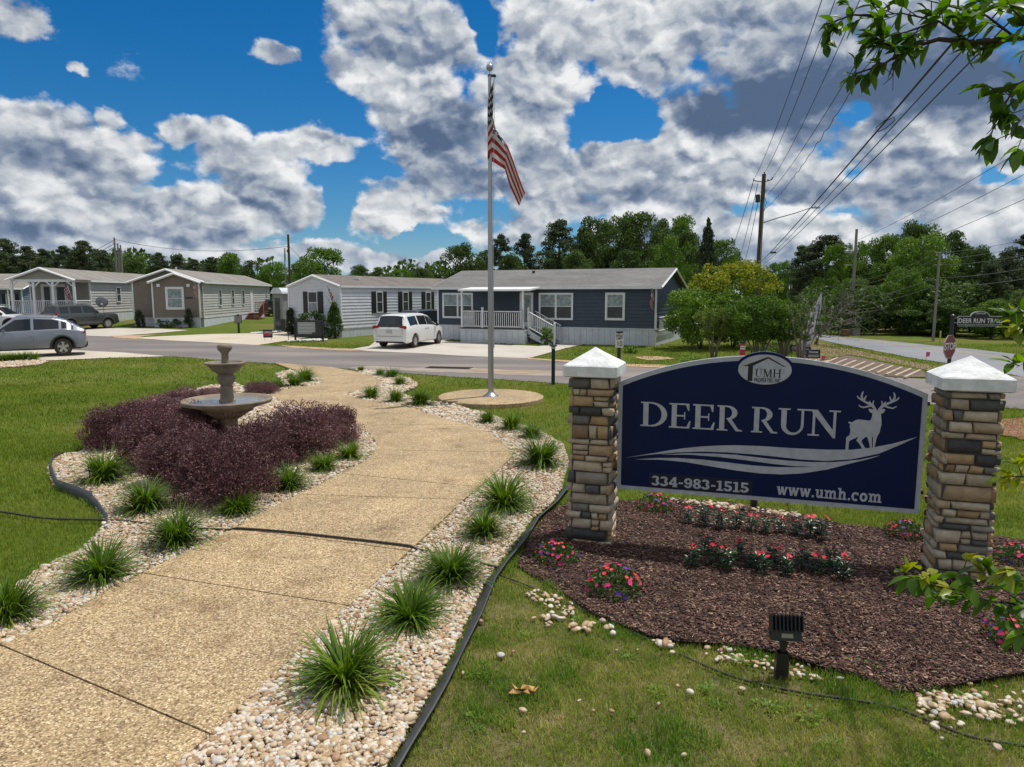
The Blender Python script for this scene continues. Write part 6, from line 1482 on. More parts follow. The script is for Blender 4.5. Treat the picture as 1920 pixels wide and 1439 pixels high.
MB().bb(-.13, .13, -.12, .02, z1 + .03, z1 + .10).bb(-.03, .03, -.03, .03, z1 - .1, z1 + .05).build('solar_lamp', M['black'], r_)
# lantern-like board on a post
p = P(448, 625); r_ = empty('house_number_post', (p.x, p.y, gz(p.x, p.y)), 0, 'grey notice plate on a short black post in front of the taupe home', 'sign'); z0, z1 = zat(p.y, 605.5), zat(p.y, 593); g_ = gz(p.x, p.y)
MB().bb(-.06, .06, -.05, .05, 0, z0 - g_).build('post', M['black'], r_); MB().bb(-.21, .21, -.07, -.03, z0 - g_, z1 - g_).build('plate', mat('notice_grey', (.22, .20, .19), .6, c2=(.15, .14, .13), scale=14), r_)
MB().bb(-.24, .24, -.05, -.01, z0 - g_ - .03, z1 - g_ + .03).bb(-.05, .05, -.05, .05, z1 - g_, z1 - g_ + .12).build('frame', M['black'], r_)
# office yard sign
p = P(503, 640); g_ = gz(p.x, p.y); r_ = empty('office_sign', (p.x, p.y, g_), 0, 'small dark OFFICE yard sign standing on the middle driveway', 'sign'); z0, z1 = zat(p.y, 633.5) - g_, zat(p.y, 618.5) - g_
MB().tube([(-.2, 0, -.02), (-.2, 0, z1)], .012, 5).tube([(.2, 0, -.02), (.2, 0, z1)], .012, 5).build('legs', M['steel'], r_)
MB().bb(-.27, .27, -.03, -.01, z0, z1).build('board', mat('navy_board', (.012, .014, .04), .5), r_)
wt = mat('white_print', (.6, .6, .6), .5); rp = mat('red_print', (.45, .03, .03), .5)
text('lettering', 'OFFICE', .17, wt, r_, (0, -.033, z1 - .17), sx=.85, off=.004); MB().bb(-.22, .22, -.036, -.028, z0 + .12, z0 + .2).build('red_band', rp, r_)
# bulletin board
p = P(579, 640); p = P(580, 641); g_ = gz(p.x, p.y); r_ = empty('bulletin_board', (p.x, p.y, g_), R(2), 'bulletin board with lines of white text in front of the white home', 'sign'); k = p.y / F
zA = lambda py: zat(p.y, py) - g_
MB().bb(-27 * k, -24 * k, -.05, .05, -.05, zA(603)).bb(24 * k, 27 * k, -.05, .05, -.05, zA(603)).build('posts', M['black'], r_)
MB().bb(-26 * k, 26 * k, -.04, .04, zA(632), zA(601)).bb(-26 * k, 26 * k, -.05, .05, zA(632), zA(629)).build('cabinet', mat('dark_cabinet', (.03, .025, .028), .4, c2=(.06, .05, .055), scale=5), r_)
MB().prism([(-21.5 * k, zA(604)), (14 * k, zA(603)), (14 * k, zA(624)), (11 * k, zA(628)), (-21.5 * k, zA(629))], -.055, -.042).build('letter_panel', mat('letter_panel', (.075, .072, .075), .5), r_)
mb = MB()
for i in range(8): mb.bb(-20 * k, (12 if i < 7 else 6) * k, -.062, -.053, zA(606.8 + i * 2.7), zA(605 + i * 2.7))
mb.build('text_lines', wt, r_)
for px, l in ((541, 'left'), (610, 'right')):
    q = P(px, 640 if px < 600 else 638); m_ = MB(); m_.tube([(0, 0, -.02), (0, 0, .42)], .018, 6); m_.lathe([(.03, .42), (.07, .44), (.05, .52), (.01, .54)], n=10); tag(m_.build('path_light', M['black'], loc=(q.x, q.y, gz(q.x, q.y))), f'small black path light at the {l} of the bulletin board', 'path light', 'path lights by the bulletin board')
Vr = []; 
xs_ = rs.uniform(538, 613, 260); X = []; Y = []
for x in xs_: q = P(x, 641 - (x - 538) * .03 + rs.normal(0, .7)); X.append(q.x); Y.append(q.y)
X, Y = np.array(X), np.array(Y); V, Fc = rocks(X, Y, gzn(X, Y) + .05, rs.uniform(.04, .09, len(X)), 1, rs); Vr.append((V, Fc))
xs_ = rs.uniform(471, 535, 160); X = []; Y = []
for x in xs_: q = P(x, 626 - (x - 471) * .05 + rs.normal(0, .4)); X.append(q.x); Y.append(q.y)
X, Y = np.array(X), np.array(Y); V2, F2 = rocks(X, Y, gzn(X, Y) + .05, rs.uniform(.04, .09, len(X)), 1, rs)
tag(link('white_stones', mass_mesh('white_stones', np.concatenate([V, V2]), np.concatenate([Fc, F2 + len(V)]), mat('white_stone', (.62, .61, .58), .8))), 'white stones round the bulletin board', 'stones', kind='stuff')
# red and white stake sign
p = P(1391, 690); p = at(1391, 678, 27); r_ = empty('red_white_sign', (p.x, p.y, 0), 0, 'narrow red and white vertical sign in the lawn behind the entrance sign', 'sign'); z0, z1 = zat(27, 670), zat(27, 645)
MB().bb(-.03, .03, -.02, .02, -.05, z1 + .07).bb(-.12, .12, -.03, .03, z1 + .02, z1 + .07).build('post', M['black'], r_)
MB().bb(-.10, .10, -.04, -.02, z0, z1).build('board', mat('red_board', (.42, .03, .045), .5), r_); MB().bb(-.10, .10, -.045, -.038, z0 + .30, z0 + .44).build('white_band', wt, r_)
text('lettering', 'FOR SALE', .055, rp, r_, (0, -.047, z0 + .37), sx=.8, off=.002)
# three navy yard signs
for i, (px, y0, y1, Y, l) in enumerate(((1492, 659, 647, 29, 'left'), (1507, 666, 651, 28, 'middle'), (1524, 672, 656, 27, 'right'))):
    q = at(px, 680, Y); r_ = empty('yard_sign', (q.x, q.y, 0), R(-6), f'{l} one of three small navy HOMES yard signs beside the ditch', 'sign', 'navy yard signs by the ditch'); z0, z1 = zat(Y, y0), zat(Y, y1)
    MB().tube([(-.17, 0, -.02), (-.17, 0, z0)], .01, 5).tube([(.17, 0, -.02), (.17, 0, z0)], .01, 5).build('legs', M['black'], r_); MB().bb(-.25, .25, -.02, .02, z0, z1).build('board', bpy.data.materials['navy_board'], r_)
    text('lettering', 'Homes', .12, wt, r_, (0, -.024, z1 - .09), off=.003); MB().bb(-.2, .2, -.024, -.019, z0 + .05, z0 + .07).bb(-.2, .2, -.024, -.019, z0 + .11, z0 + .13).build('text_lines', wt, r_)
for px, py, h, l in ((1736, 677, 17, 'pink marker flag at the near edge of the main road'), (1540, 681, 14, 'pink marker flag at the top of the ribbed ditch')):
    q = P(px, py); k = q.y / F; m_ = MB(); m_.tube([(0, 0, -.02), (0, 0, h * k)], .008, 5); m_.prism([(0, h * k), (.16, h * k - .02), (.14, h * k * .5), (0, h * k * .45)], -.003, .003); tag(m_.build('marker_flag', mat('pink_plastic', (.62, .05, .16), .5), loc=(q.x, q.y, 0)), l, 'marker flag', 'pink marker flags')
q = P(1823, 645); m_ = MB(); q = P(1762, 645); m_.tube([(0, 0, 0), (0, 0, .75)], .04, 6); tag(m_.build('marker_post', mat('yellow_post', (.45, .5, .12), .5), loc=(q.x, q.y, 0)), 'thin yellow-green marker post beside the wooden pole across the road', 'marker post')
# street name and stop sign
Y = 21.0; q = at(1778, 700, Y); dxs = R(-12); r_ = empty('street_sign', (q.x, q.y, 0), R(-6), 'black DEER RUN TRAIL street sign with a turned stop sign', 'street sign'); z = lambda py: zat(Y, py); k = Y / F
MB().tube([(0, 0, -.1), (0, 0, z(594))], .052, 12).lathe([(.052, z(594)), (.07, z(593)), (.06, z(591)), (.02, z(589.5))], n=12).build('post', M['black'], r_)
def sg(ins):
    x0, x1, za, zb__ = 9 * k + ins, 86 * k - ins, z(609) + ins, z(593) - ins; c = (x0 + x1) / 2; rr_ = 17 * k - ins; pts = [(x0, za), (x1, za), (x1, zb__), (c + rr_, zb__)]
    for t in range(1, 12): a = PI * t / 12; pts.append((c + rr_ * math.cos(a), zb__ + (9.5 * k) * math.sin(a) - ins * .3))
    return pts + [(c - rr_, zb__), (x0, zb__)]
MB().prism(sg(0), -.02, .02).build('border', mat('silver_border', (.45, .46, .47), .4), r_); MB().prism(sg(.016), -.026, .026).build('blade', M['black'], r_)
text('lettering', 'DEER RUN TRAIL', .19, wt, r_, (47.5 * k, -.03, z(602)), off=.003).scale = (.84, 1, 1)
text('lettering', 'DEER RUN', .06, wt, r_, (47.5 * k, -.03, z(588)), off=.001)
MB().bb(9 * k, 86 * k, -.012, .012, z(612), z(611)).bb(0, 9 * k, -.012, .012, z(597), z(596)).bb(0, 9 * k, -.012, .012, z(606), z(605)).build('arm', mat('arm_silver', (.35, .36, .37), .4), r_)
so = empty('stop_plate', (0, 0, 0)); bpy.data.objects.remove(so)
zc = z(650); RS = .38
def octa(r): return [(r * math.cos(PI / 8 + PI / 4 * i), r * math.sin(PI / 8 + PI / 4 * i)) for i in range(8)]
rot = R(40)
def turned(x, y, zz): return (math.cos(rot) * x - math.sin(rot) * y - .07, math.sin(rot) * x + math.cos(rot) * y - .10, zc + zz)
MB().prism(octa(RS), -.012, .012, turned).build('stop_plate', mat('stop_border', (.38, .30, .28), .5), r_); MB().prism(octa(RS * .93), -.016, .011, turned).build('stop_face', mat('stop_red', (.22, .018, .014), .5, c2=(.17, .013, .012), scale=6), r_)
t = text('stop_lettering', 'STOP', .30, wt, r_, turned(0, -.018, 0), rot=(PI / 2, 0, rot), off=.006)
# distant red stop sign
q = at(1485, 640, 50); r_ = empty('distant_stop_sign', (q.x, q.y, 0), 0, 'distant red stop sign seen through the bare stems', 'sign'); zc = zat(50, 612)
MB().tube([(0, 0, 0), (0, 0, zc)], .04, 6).build('post', M['black'], r_); MB().prism([(a, b + zc) for a, b in octa(.32)], -.05, -.03).build('plate', mat('bright_red', (.6, .03, .03), .5), r_)
# brick pier and low wall by the far pole
q = P(1585, 631); m_ = MB(); m_.bb(-.2, .2, -.2, .2, 0, .40); m_.bb(-.24, .24, -.24, .24, .40, .46); tag(m_.build('brick_pier', mat('red_brick', (.20, .09, .07), .9, c2=(.13, .06, .05), scale=12), loc=(q.x, q.y, 0)), 'low brick pier beside the tall far pole', 'pier')
q = P(1600, 629); m_ = MB(); m_.bb(-.25, .25, -.25, .25, 0, .42); m_.bb(-.28, .28, -.28, .28, .42, .48); tag(m_.build('stone_pier', mat('grey_pier', (.22, .22, .19), .9), loc=(q.x + .1, q.y, 0)), 'low grey stone pier at the foot of the tall far pole', 'pier')
# satellite dish
q = at(196, 600, 50); g_ = gz(q.x, q.y); r_ = empty('satellite_dish', (q.x, q.y, g_), R(25), 'grey satellite dish on a mast by the tan home', 'satellite dish'); zd_ = zat(50, 567.5) - g_
MB().tube([(0, 0, 0), (0, 0, zd_)], .025, 8).build('mast', M['steel'], r_)
Mx = Matrix.Rotation(R(-70), 3, 'X') ; prof = [(.005, 0)] + [(.40 * t, .09 * t * t) for t in (.25, .5, .75, 1)] + [(.40 * t, .09 * t * t - .012) for t in (1, .75, .5, .25)] + [(.005, -.012)]
mb = MB(); mb.lathe(prof, n=24); mb.v = [tuple(Mx @ Vector(v) + Vector((-.08, -.12, zd_ + .02))) for v in mb.v]; mb.build('dish', mat('dish_grey', (.22, .22, .25), .35), r_, smooth=True)
mb = MB(); mb.tube([(-.08, -.1, zd_ - .3), (-.05, -.5, zd_ - .12)], .014, 6); mb.bb(-.12, .0, -.56, -.46, zd_ - .16, zd_ - .04); mb.build('receiver', M['trim'], r_)
# storm drain
q = P(842, 691); mb = MB(); 
for i in range(9): mb.bb(-.85, .85, -.26 + i * .065, -.235 + i * .065, .0, .012)
mb.bb(-.88, -.84, -.3, .3, 0, .013); mb.bb(.84, .88, -.3, .3, 0, .013); mb.bb(-.88, .88, -.3, .3, -.01, .003)
tag(mb.build('storm_drain', mat('iron_grate', (.03, .026, .024), .7), loc=(q.x, q.y, .022), rz=R(-12)), 'dark iron storm drain grate in the park road', 'drain')
# feather banner
Y = 28; q = at(1502, 690, Y); r_ = empty('feather_banner', (q.x, q.y, 0), 0, 'white and grey mottled feather banner leaning among the bare stems', 'banner'); k = Y / F
pts0 = [at(1502 + (1541 - 1502) * t + 6 * math.sin(PI * t), 690 + (548 - 690) * t, Y) for t in np.linspace(0, 1, 14)]
loc = lambda v: (v.x - q.x, v.y - q.y, v.z)
MB().tube([loc(v) for v in pts0], [.02] * 8 + [.012] * 6, 6).build('pole', M['black'], r_)
Ls = [(at(1501 + (1541 - 1501) * t, 672 + (548 - 672) * t, Y)) for t in np.linspace(0, 1, 16)]
vs = []; 
for i, t in enumerate(np.linspace(0, 1, 16)):
    wpx_ = 20 * min(1, (1 - t) * 2.2 + .12) * (0.55 + .45 * min(1, t * 4)); v = Ls[i]
    for j in range(5): vs.append((v.x - q.x + wpx_ * k * (j / 4 - .45), v.y - q.y + .04 * math.sin(j * 2 + i * .8), v.z))
mb = MB(); mb.add(vs, [(i * 5 + j, i * 5 + j + 1, (i + 1) * 5 + j + 1, (i + 1) * 5 + j) for i in range(15) for j in range(4)])
m, nt, b = nm('banner_cloth'); nt.links.new(ramp(nt, noise(nt, 6, 4), [(.42, (.20, .20, .24)), (.52, (.60, .60, .62)), (.6, (.66, .66, .68))]), b.inputs['Base Color']); b.inputs['Roughness'].default_value = .7
mb.build('banner_cloth', m, r_, smooth=True)

# ------------------------------------------------------------------ utility poles and wires
def upole(px, Y, top, rad, m, label, zb=None, name='utility_pole', extra=None, lean=0.0):
    q = at(px, 600, Y); zb = gz(q.x, q.y) if zb is None else zb; zt = zat(Y, top); r_ = empty(name, (q.x, q.y, zb), 0, label, 'utility pole'); H = zt - zb
    MB().tube([(0, 0, -.2), (lean * .5, 0, H * .5), (lean, 0, H)], [rad, rad * .88, rad * .74], 10).build('pole', m, r_, smooth=True, angle=50); return r_, H, zt, q
pm, H, zt, qm = upole(1415.5, 47, 327, .17, M['wood_pole'], 'tall dark utility pole with a street lamp arm', lean=.18)
zl = lambda py: zat(47, py) - pm.location.z; k = 47 / F
mb = MB(); mb.tube([(-.48, 0, zl(339)), (.18, 0, zl(342)), (.72, 0, zl(337))], .035, 6); mb.build('crossarm', M['wood_pole'], pm)
mb = MB()
for x, z_ in ((-.48, zl(339)), (.72, zl(337)), (.19, zl(327)), (.45, zl(340))): mb.lathe([(.03, 0), (.05, .04), (.03, .07), (.05, .1), (.02, .14)], (x, 0, z_), 8)
mb.build('insulator', M['black'], pm)
mb = MB(); mb.lathe([(.14, 0), (.16, .05), (.16, .45), (.12, .5)], (-.18, -.05, zl(380)), 10); mb.tube([(.32, 0, zl(355)), (.36, 0, zl(358)), (.30, -.1, zl(361)), (.26, 0, zl(357))], .02, 5); mb.tube([(.2, 0, zl(365)), (.42, 0, zl(380)), (.3, 0, zl(395)), (.18, 0, zl(398))], .015, 5); mb.build('hardware', M['black'], pm)
mb = MB(); mb.tube([(.16, 0, zl(419)), (1.1, -.3, zl(410)), (2.1, -.6, zl(402)), (2.9, -.9, zl(394)), (3.3, -1, zl(393))], [.035, .035, .03, .028, .025], 8); lamp_ = mb.build('lamp_arm', M['steel'], pm)
mb = MB(); mb.bb(3.0, 3.5, -1.12, -.9, zl(394.5), zl(392)); mb.lathe([(.04, 0), (.04, .1)], (3.2, -1, zl(392)), 8); mb.build('lamp_head', M['plate'], lamp_)
mb = MB(); mb.tube([(.1, -.17, zl(520)), (.14, -.18, zl(430)), (.18, -.15, zl(380))], .035, 6); mb.build('conduit', M['wood_grey'], pm)
p2, H2, zt2_, q2 = upole(1596, 51, 430, .12, M['wood_grey'], 'tall grey pole across the road beside the brick pier'); 
mb = MB(); 
for py in (474.5, 497.5, 529, 536, 543.5): mb.tube([(-.75 if py < 500 else -.25, 0, zat(51, py)), (.12, 0, zat(51, py))], .03, 5)
mb.tube([(.22, -.05, 0), (.2, -.05, zat(51, 548))], .07, 8); mb.build('standoff_arms', M['wood_grey'], p2)
p3, H3, zt3, q3 = upole(1752.5, 42.5, 474, .085, M['wood_grey'], 'short wooden pole across the main road carrying five lines')
mb = MB()
for py in (474, 486, 497.5): mb.tube([(-.25, 0, zat(42.5, py)), (.08, 0, zat(42.5, py))], .025, 5)
mb.build('standoff_arms', M['wood_grey'], p3)
p4, H4, zt4, q4 = upole(546.5, 60, 440, .12, M['wood_pole'], 'dark utility pole behind the white home')
zl4 = lambda py: zat(60, py) - p4.location.z; mb = MB(); mb.lathe([(.12, 0), (.12, .25)], (.0, -.14, zl4(474)), 8); mb.tube([(0, 0, zl4(462)), (-.25, 0, zl4(466)), (-.3, 0, zl4(486)), (-.42, 0, zl4(505))], .02, 5); mb.build('hardware', M['black'], p4)
p4b, _, _, _ = upole(538.5, 58, 465, .055, M['wood_grey'], 'thin pale service mast left of the dark pole behind the white home')
for px, top, l in ((225, 446, 'tallest pole of the tight cluster behind the tan home'), (230.5, 457, 'middle pole of the tight cluster behind the tan home'), (235.5, 460, 'right pole of the tight cluster behind the tan home')):
    rp_, Hc, ztc, qc = upole(px, 74, top, .11, M['wood_grey'], l); 
    if px < 226: qcl = (qc, ztc)
    mb = MB(); mb.tube([(-.3, 0, Hc - .5), (.35, 0, Hc - .7)], .03, 5); mb.build('crossarm', M['wood_grey'], rp_)
p5, _, _, _ = upole(1479.5, 110, 491, .12, M['wood_pole'], 'far dark pole over the distant road bend')
p6, _, _, _ = upole(1541, 46, 605, .06, M['bark_pale'], 'short pale stump post under the dead tree', name='stump_post')
wire_m = mat('cable_black', (.012, .012, .013), .6); wire_g = mat('cable_grey', (.16, .16, .15), .5)
def wire(a, b, r, sag, label, m=wire_m, n=16, over=1.0, wob=0, g='overhead lines'):
    a = Vector(a); b = Vector(b); pts = []
    for i in range(n + 1):
        t = over * i / n; p_ = a.lerp(b, t); p_.z -= sag * 4 * t * (1 - t)
        if wob: p_.z += wob * math.sin(i * 2.4); p_.x += wob * math.cos(i * 1.9)
        pts.append(p_)
    o_ = pts[0].copy(); return tag(MB().tube([p_ - o_ for p_ in pts], r, 5).build('overhead_line', m, loc=o_), label, 'power line', g)
T = lambda x, py: (qm.x + x, qm.y, zat(47, py))
wire(T(.05, 497), at(1785, 82, 8.2), .015, .10, 'thickest black cable with a slack loop, crossing below the twigs', over=1.5, n=24)
wire(T(.1, 500), at(1805, 95, 8.6), .009, .12, 'middle black cable of the three thick ones', over=1.5, n=24)
wire(T(.12, 503), at(1845, 90, 8.8), .010, .14, 'lowest black cable of the three thick ones', over=1.5, n=24)
a_ = T(.05, 497); b_ = at(1785, 82, 8.2); lp = min((Vector(a_).lerp(b_, t_ / 200) - Vector((0, 0, .4 * t_ / 200 * (1 - t_ / 200))) for t_ in range(200)), key=lambda v: abs(at(1657, 250, v.y).x - v.x))
mb = MB(); mb.tube([(.0, 0, 0), (.12, 0, .06), (.16, .03, .02), (.02, 0, -.10), (-.10, 0, -.16), (-.14, .02, -.10), (0, 0, .02)], .008, 5); tag(mb.build('cable_loop', wire_m, loc=lp), 'small slack loop hanging on the thickest cable', 'cable loop')
mb = MB(); mb.bb(-.25, .1, -.04, .04, -.05, .05); tag(mb.build('splice_case', wire_m, loc=at(1452, 474, 44)), 'small dark splice case on the thick cable near the pole', 'splice case')
wire(T(.19, 395), at(1650, 85, 15), .010, .45, 'twisted thin service cable sagging toward the lamp pole', wob=.025, n=70, over=1.15)
for x, py, tx, ty, l in ((-.48, 338, 1541, 0, 'leftmost thin line from the top of the lamp pole'), (.19, 326, 1566, 0, 'second thin line from the top of the lamp pole'), (.72, 336, 1612, 0, 'third thin line from the right end of the crossarm'), (.45, 366, 1640, 60, 'fourth thin line starting low on the lamp pole')):
    wire(T(x, py), at(tx, ty, 19), .012, .35, l, over=1.3, n=24)
for x, py, tx, ty, l in ((-.48, 338, 1368, 480, 'thin line running from the crossarm down toward the far trees'), (-.2, 345, 1388, 480, 'second thin line running toward the far trees'), (-.1, 372, 1398, 485, 'third thin line running toward the far trees')):
    wire(T(x, py), at(tx, ty, 95), .022, .3, l)
D2 = (q2.x, q2.y, 0); D3 = (q3.x, q3.y, 0)
for a2, a3, l in ((529, 474, 'uppermost line between the two poles across the road'), (536, 486, 'second line between the two poles across the road'), (543.5, 497.5, 'third line between the two poles across the road'), (560, 521, 'fourth line between the two poles across the road'), (570, 537, 'lowest line between the two poles across the road')):
    wire((q2.x - .2, q2.y, zat(51, a2)), (q3.x - .2, q3.y, zat(42.5, a3)), .012, .28, l, m=wire_g)
for a3, ty, l in ((474, 445, 'uppermost line leaving the short pole to the right edge'), (486, 458, 'second line leaving the short pole to the right edge'), (497.5, 475, 'third line leaving the short pole to the right edge'), (521, 500, 'fourth line leaving the short pole to the right edge'), (537, 520, 'lowest line leaving the short pole to the right edge')):
    wire((q3.x, q3.y, zat(42.5, a3)), at(1940, ty, 33), .011, .12, l, m=wire_g, over=1.3)
for a2, tx, ty, l in ((452, 1925, 276, 'thin high line crossing the clouds at the right'), (474, 1925, 325, 'middle high line crossing the clouds at the right'), (497, 1925, 372, 'lower high line passing over the round trees at the right')):
    wire((q2.x, q2.y, zat(51, a2)), at(tx, ty, 26), .011, .2, l, over=1.3)
for a2, ty, l in ((529, 575, 'upper line running behind the dead tree to the far pole'), (543, 590, 'lower line running behind the dead tree to the far pole')):
    wire((q2.x - .3, q2.y, zat(51, a2)), at(1490, ty - 30, 105), .02, .3, l, m=wire_g)
wire((q4.x, q4.y, zat(60, 462)), (qcl[0].x, 74, zat(74, 449)), .018, .75, 'long line sagging between the dark pole and the pole cluster')
wire((q4.x, q4.y, zat(60, 461)), at(600, 516, 52), .014, .1, 'short service line dropping to the white home')
for dy in (0, 7, 13): wire((qcl[0].x, 74, zat(74, 450 + dy)), at(100, 495 + dy * .8, 120), .025, .5, ['upper', 'middle', 'lower'][dy // 6] + ' line leaving the pole cluster to the left')

# ------------------------------------------------------------------ trees
GREENS = {
 'dark': [(0, (.026, .048, .013)), (.45, (.062, .108, .024)), (.8, (.11, .17, .035)), (1, (.17, .23, .055))],
 'mid': [(0, (.040, .078, .012)), (.45, (.095, .18, .022)), (.8, (.17, .28, .034)), (1, (.26, .37, .06))],
 'bright': [(0, (.035, .075, .010)), (.45, (.085, .165, .018)), (.8, (.14, .24, .028)), (1, (.21, .32, .05))],
 'pine': [(0, (.022, .035, .017)), (.45, (.050, .073, .032)), (.8, (.085, .115, .050)), (1, (.13, .155, .075))],
 'yellow': [(0, (.11, .15, .015)), (.5, (.28, .30, .025)), (1, (.48, .44, .05))],
 'myrtle': [(0, (.05, .08, .018)), (.45, (.10, .155, .028)), (.8, (.17, .235, .045)), (1, (.25, .30, .08))]}
for k_, st_ in GREENS.items(): M['lf_' + k_] = leaf_mat('leaf_' + k_, st_, .6, .22, .22, spec=.25)
def lobes_mesh(name, lobes, n, lsize, m, rs, flat=.75, hollow=.55, up=.15):
    cs = np.array(lobes); w = cs[:, 3] ** 2; k = rs.choice(len(cs), n, p=w / w.sum()); d = unit(n, rs); d[:, 2] = np.where(rs.uniform(0, 1, n) < up, np.abs(d[:, 2]), d[:, 2])
    r = cs[k, 3] * (1 - hollow * rs.uniform(0, 1, n) ** 2.2) * (1 + .12 * np.sin(d[:, 0] * 9 + k) * np.cos(d[:, 1] * 8 + k * 2)); c = cs[k, :3] + d * r[:, None] * np.array([1, 1, flat])
    dd = d * .5 + unit(n, rs); dd /= np.linalg.norm(dd, axis=1)[:, None]; L = lsize * rs.uniform(.6, 1.3, n); Q = leaf_quads(c, dd, L, L * .62, rs); return mass_mesh(name, Q, quads(Q), m)
def decid(seed, kind, H=10., n=17000, width=.42, base=.18, lsize=.27, nl=42, loc0=True):
    rs = np.random.RandomState(seed); R0 = H * width; lobes = []; root = empty('broadleaf_tree', (0, 0, -80)); tr = MB()
    for i in range(nl):
        z = rs.uniform(0, 1); a = rs.uniform(0, 2 * PI); rad = R0 * (math.sin(PI * (0.12 + .80 * z)) ** .8) * math.sqrt(rs.uniform(.15, 1)); lr = H * rs.uniform(.085, .16) * (1.1 - .3 * z)
        lobes.append((rad * math.cos(a), rad * math.sin(a), H * (base + (.94 - base) * z), lr))
    lobes.append((0, 0, H * .9, H * .10)); lobes.append((0, 0, H * .55, R0 * .6))
    link('crown', lobes_mesh('crown', lobes, n, lsize, M['lf_' + kind], rs), root)
    tr.tube([(0, 0, -.2), (.02 * H, 0, H * .25), (0, .01 * H, H * .55), (0, 0, H * .8)], [H * .024, H * .018, H * .012, H * .004], 8)
    for l in lobes[::3]: tr.tube([(0, 0, max(l[2] * .45, H * .15)), (l[0] * .5, l[1] * .5, l[2] * .75), l[:3]], [H * .010, H * .006, H * .002], 5)
    tr.build('trunk', M['bark'], root, smooth=True); return root
def pine(seed, H=14., n=13000, kind='pine'):
    rs = np.random.RandomState(seed); lobes = []; root = empty('pine_tree', (0, 0, -80)); tr = MB(); tr.tube([(0, 0, -.2), (.1, 0, H * .4), (-.05, .1, H * .75), (0, 0, H * .97)], [H * .017, H * .014, H * .009, H * .003], 8)
    z = H * .34
    while z < H * .98:
        f = (z / H - .34) / .64; sp_ = H * (.24 * math.sin(PI * min(1, .22 + f * .75)) ** .9)
        for _ in range(rs.randint(4, 8)):
            a = rs.uniform(0, 2 * PI); r = sp_ * rs.uniform(.45, 1); e = (r * math.cos(a), r * math.sin(a), z + r * .18); tr.tube([(0, 0, z), (e[0] * .5, e[1] * .5, z + r * .02), e], [H * .005, H * .003, H * .0012], 4)
            lobes.append((e[0], e[1], e[2], H * rs.uniform(.028, .066))); lobes.append((e[0] * .6, e[1] * .6, e[2] - r * .05, H * rs.uniform(.025, .05)))
        z += H * rs.uniform(.035, .06)
    lobes.append((0, 0, H * .965, H * .04))
    link('crown', lobes_mesh('crown', lobes, n, .27, M['lf_' + kind], rs, flat=.7, hollow=.8), root); tr.build('trunk', M['bark'], root, smooth=True); return root
def cedar(seed, H=10., n=10000):
    rs = np.random.RandomState(seed); lobes = []; root = empty('cedar_tree', (0, 0, -80))
    for i in range(120):
        f = rs.uniform(0, 1) ** .8; z = H * (.05 + .93 * f); r = H * .25 * (1 - f) ** .8 * rs.uniform(.5, 1.1); a = rs.uniform(0, 2 * PI); lobes.append((r * math.cos(a), r * math.sin(a), z, H * rs.uniform(.03, .055) * (1.2 - .6 * f)))
    link('crown', lobes_mesh('crown', lobes, n, .26, M['lf_pine'], rs, flat=1.5), root); MB().tube([(0, 0, -.2), (0, 0, H * .9)], [H * .02, H * .004], 8).build('trunk', M['bark'], root); return root
PR = {'dk': decid(1, 'dark'), 'dk2': decid(2, 'dark', width=.36, base=.1), 'md': decid(3, 'mid'), 'md2': decid(4, 'mid', width=.36, base=.06), 'br': decid(5, 'bright'), 'br2': decid(6, 'bright', width=.5, base=.05),
      'pi': pine(7), 'pi2': pine(8), 'pi3': pine(9), 'ce': cedar(10)}
HN = {'pi': 14., 'pi2': 14., 'pi3': 14.}; WN = {'dk': 8.6, 'dk2': 7.6, 'md': 8.6, 'md2': 7.6, 'br': 8.6, 'br2': 10, 'pi': 6.6, 'pi2': 6.6, 'pi3': 6.6, 'ce': 5.0}
first = set(); tcount = {}
KN = {'dk': 'dark green broadleaf tree', 'dk2': 'dark green broadleaf tree', 'md': 'mid green leafy tree', 'md2': 'mid green leafy tree', 'br': 'bright green leafy tree', 'br2': 'bright green leafy tree', 'pi': 'dark open-crowned pine', 'pi2': 'dark open-crowned pine', 'pi3': 'dark open-crowned pine', 'ce': 'dark conical cedar'}
def tree(k_, px, top, wpx_, Y, where, group='trees beyond the homes'):
    q = at(px, 600, Y); g_ = gz(q.x, q.y); H = zat(Y, top) - g_; src = PR[k_]; o = src if k_ not in first else copy_tree(src); first.add(k_)
    hs = H / HN.get(k_, 10.); ws = wpx_ * Y / F / WN[k_]; ws = min(max(ws, hs * .6), hs * 1.9); o.location = (q.x, q.y, g_); o.rotation_euler = (0, 0, rr.uniform(0, 6.28)); o.scale = (ws, ws, hs); tag(o, f'{KN[k_]} {where}', 'tree', group)
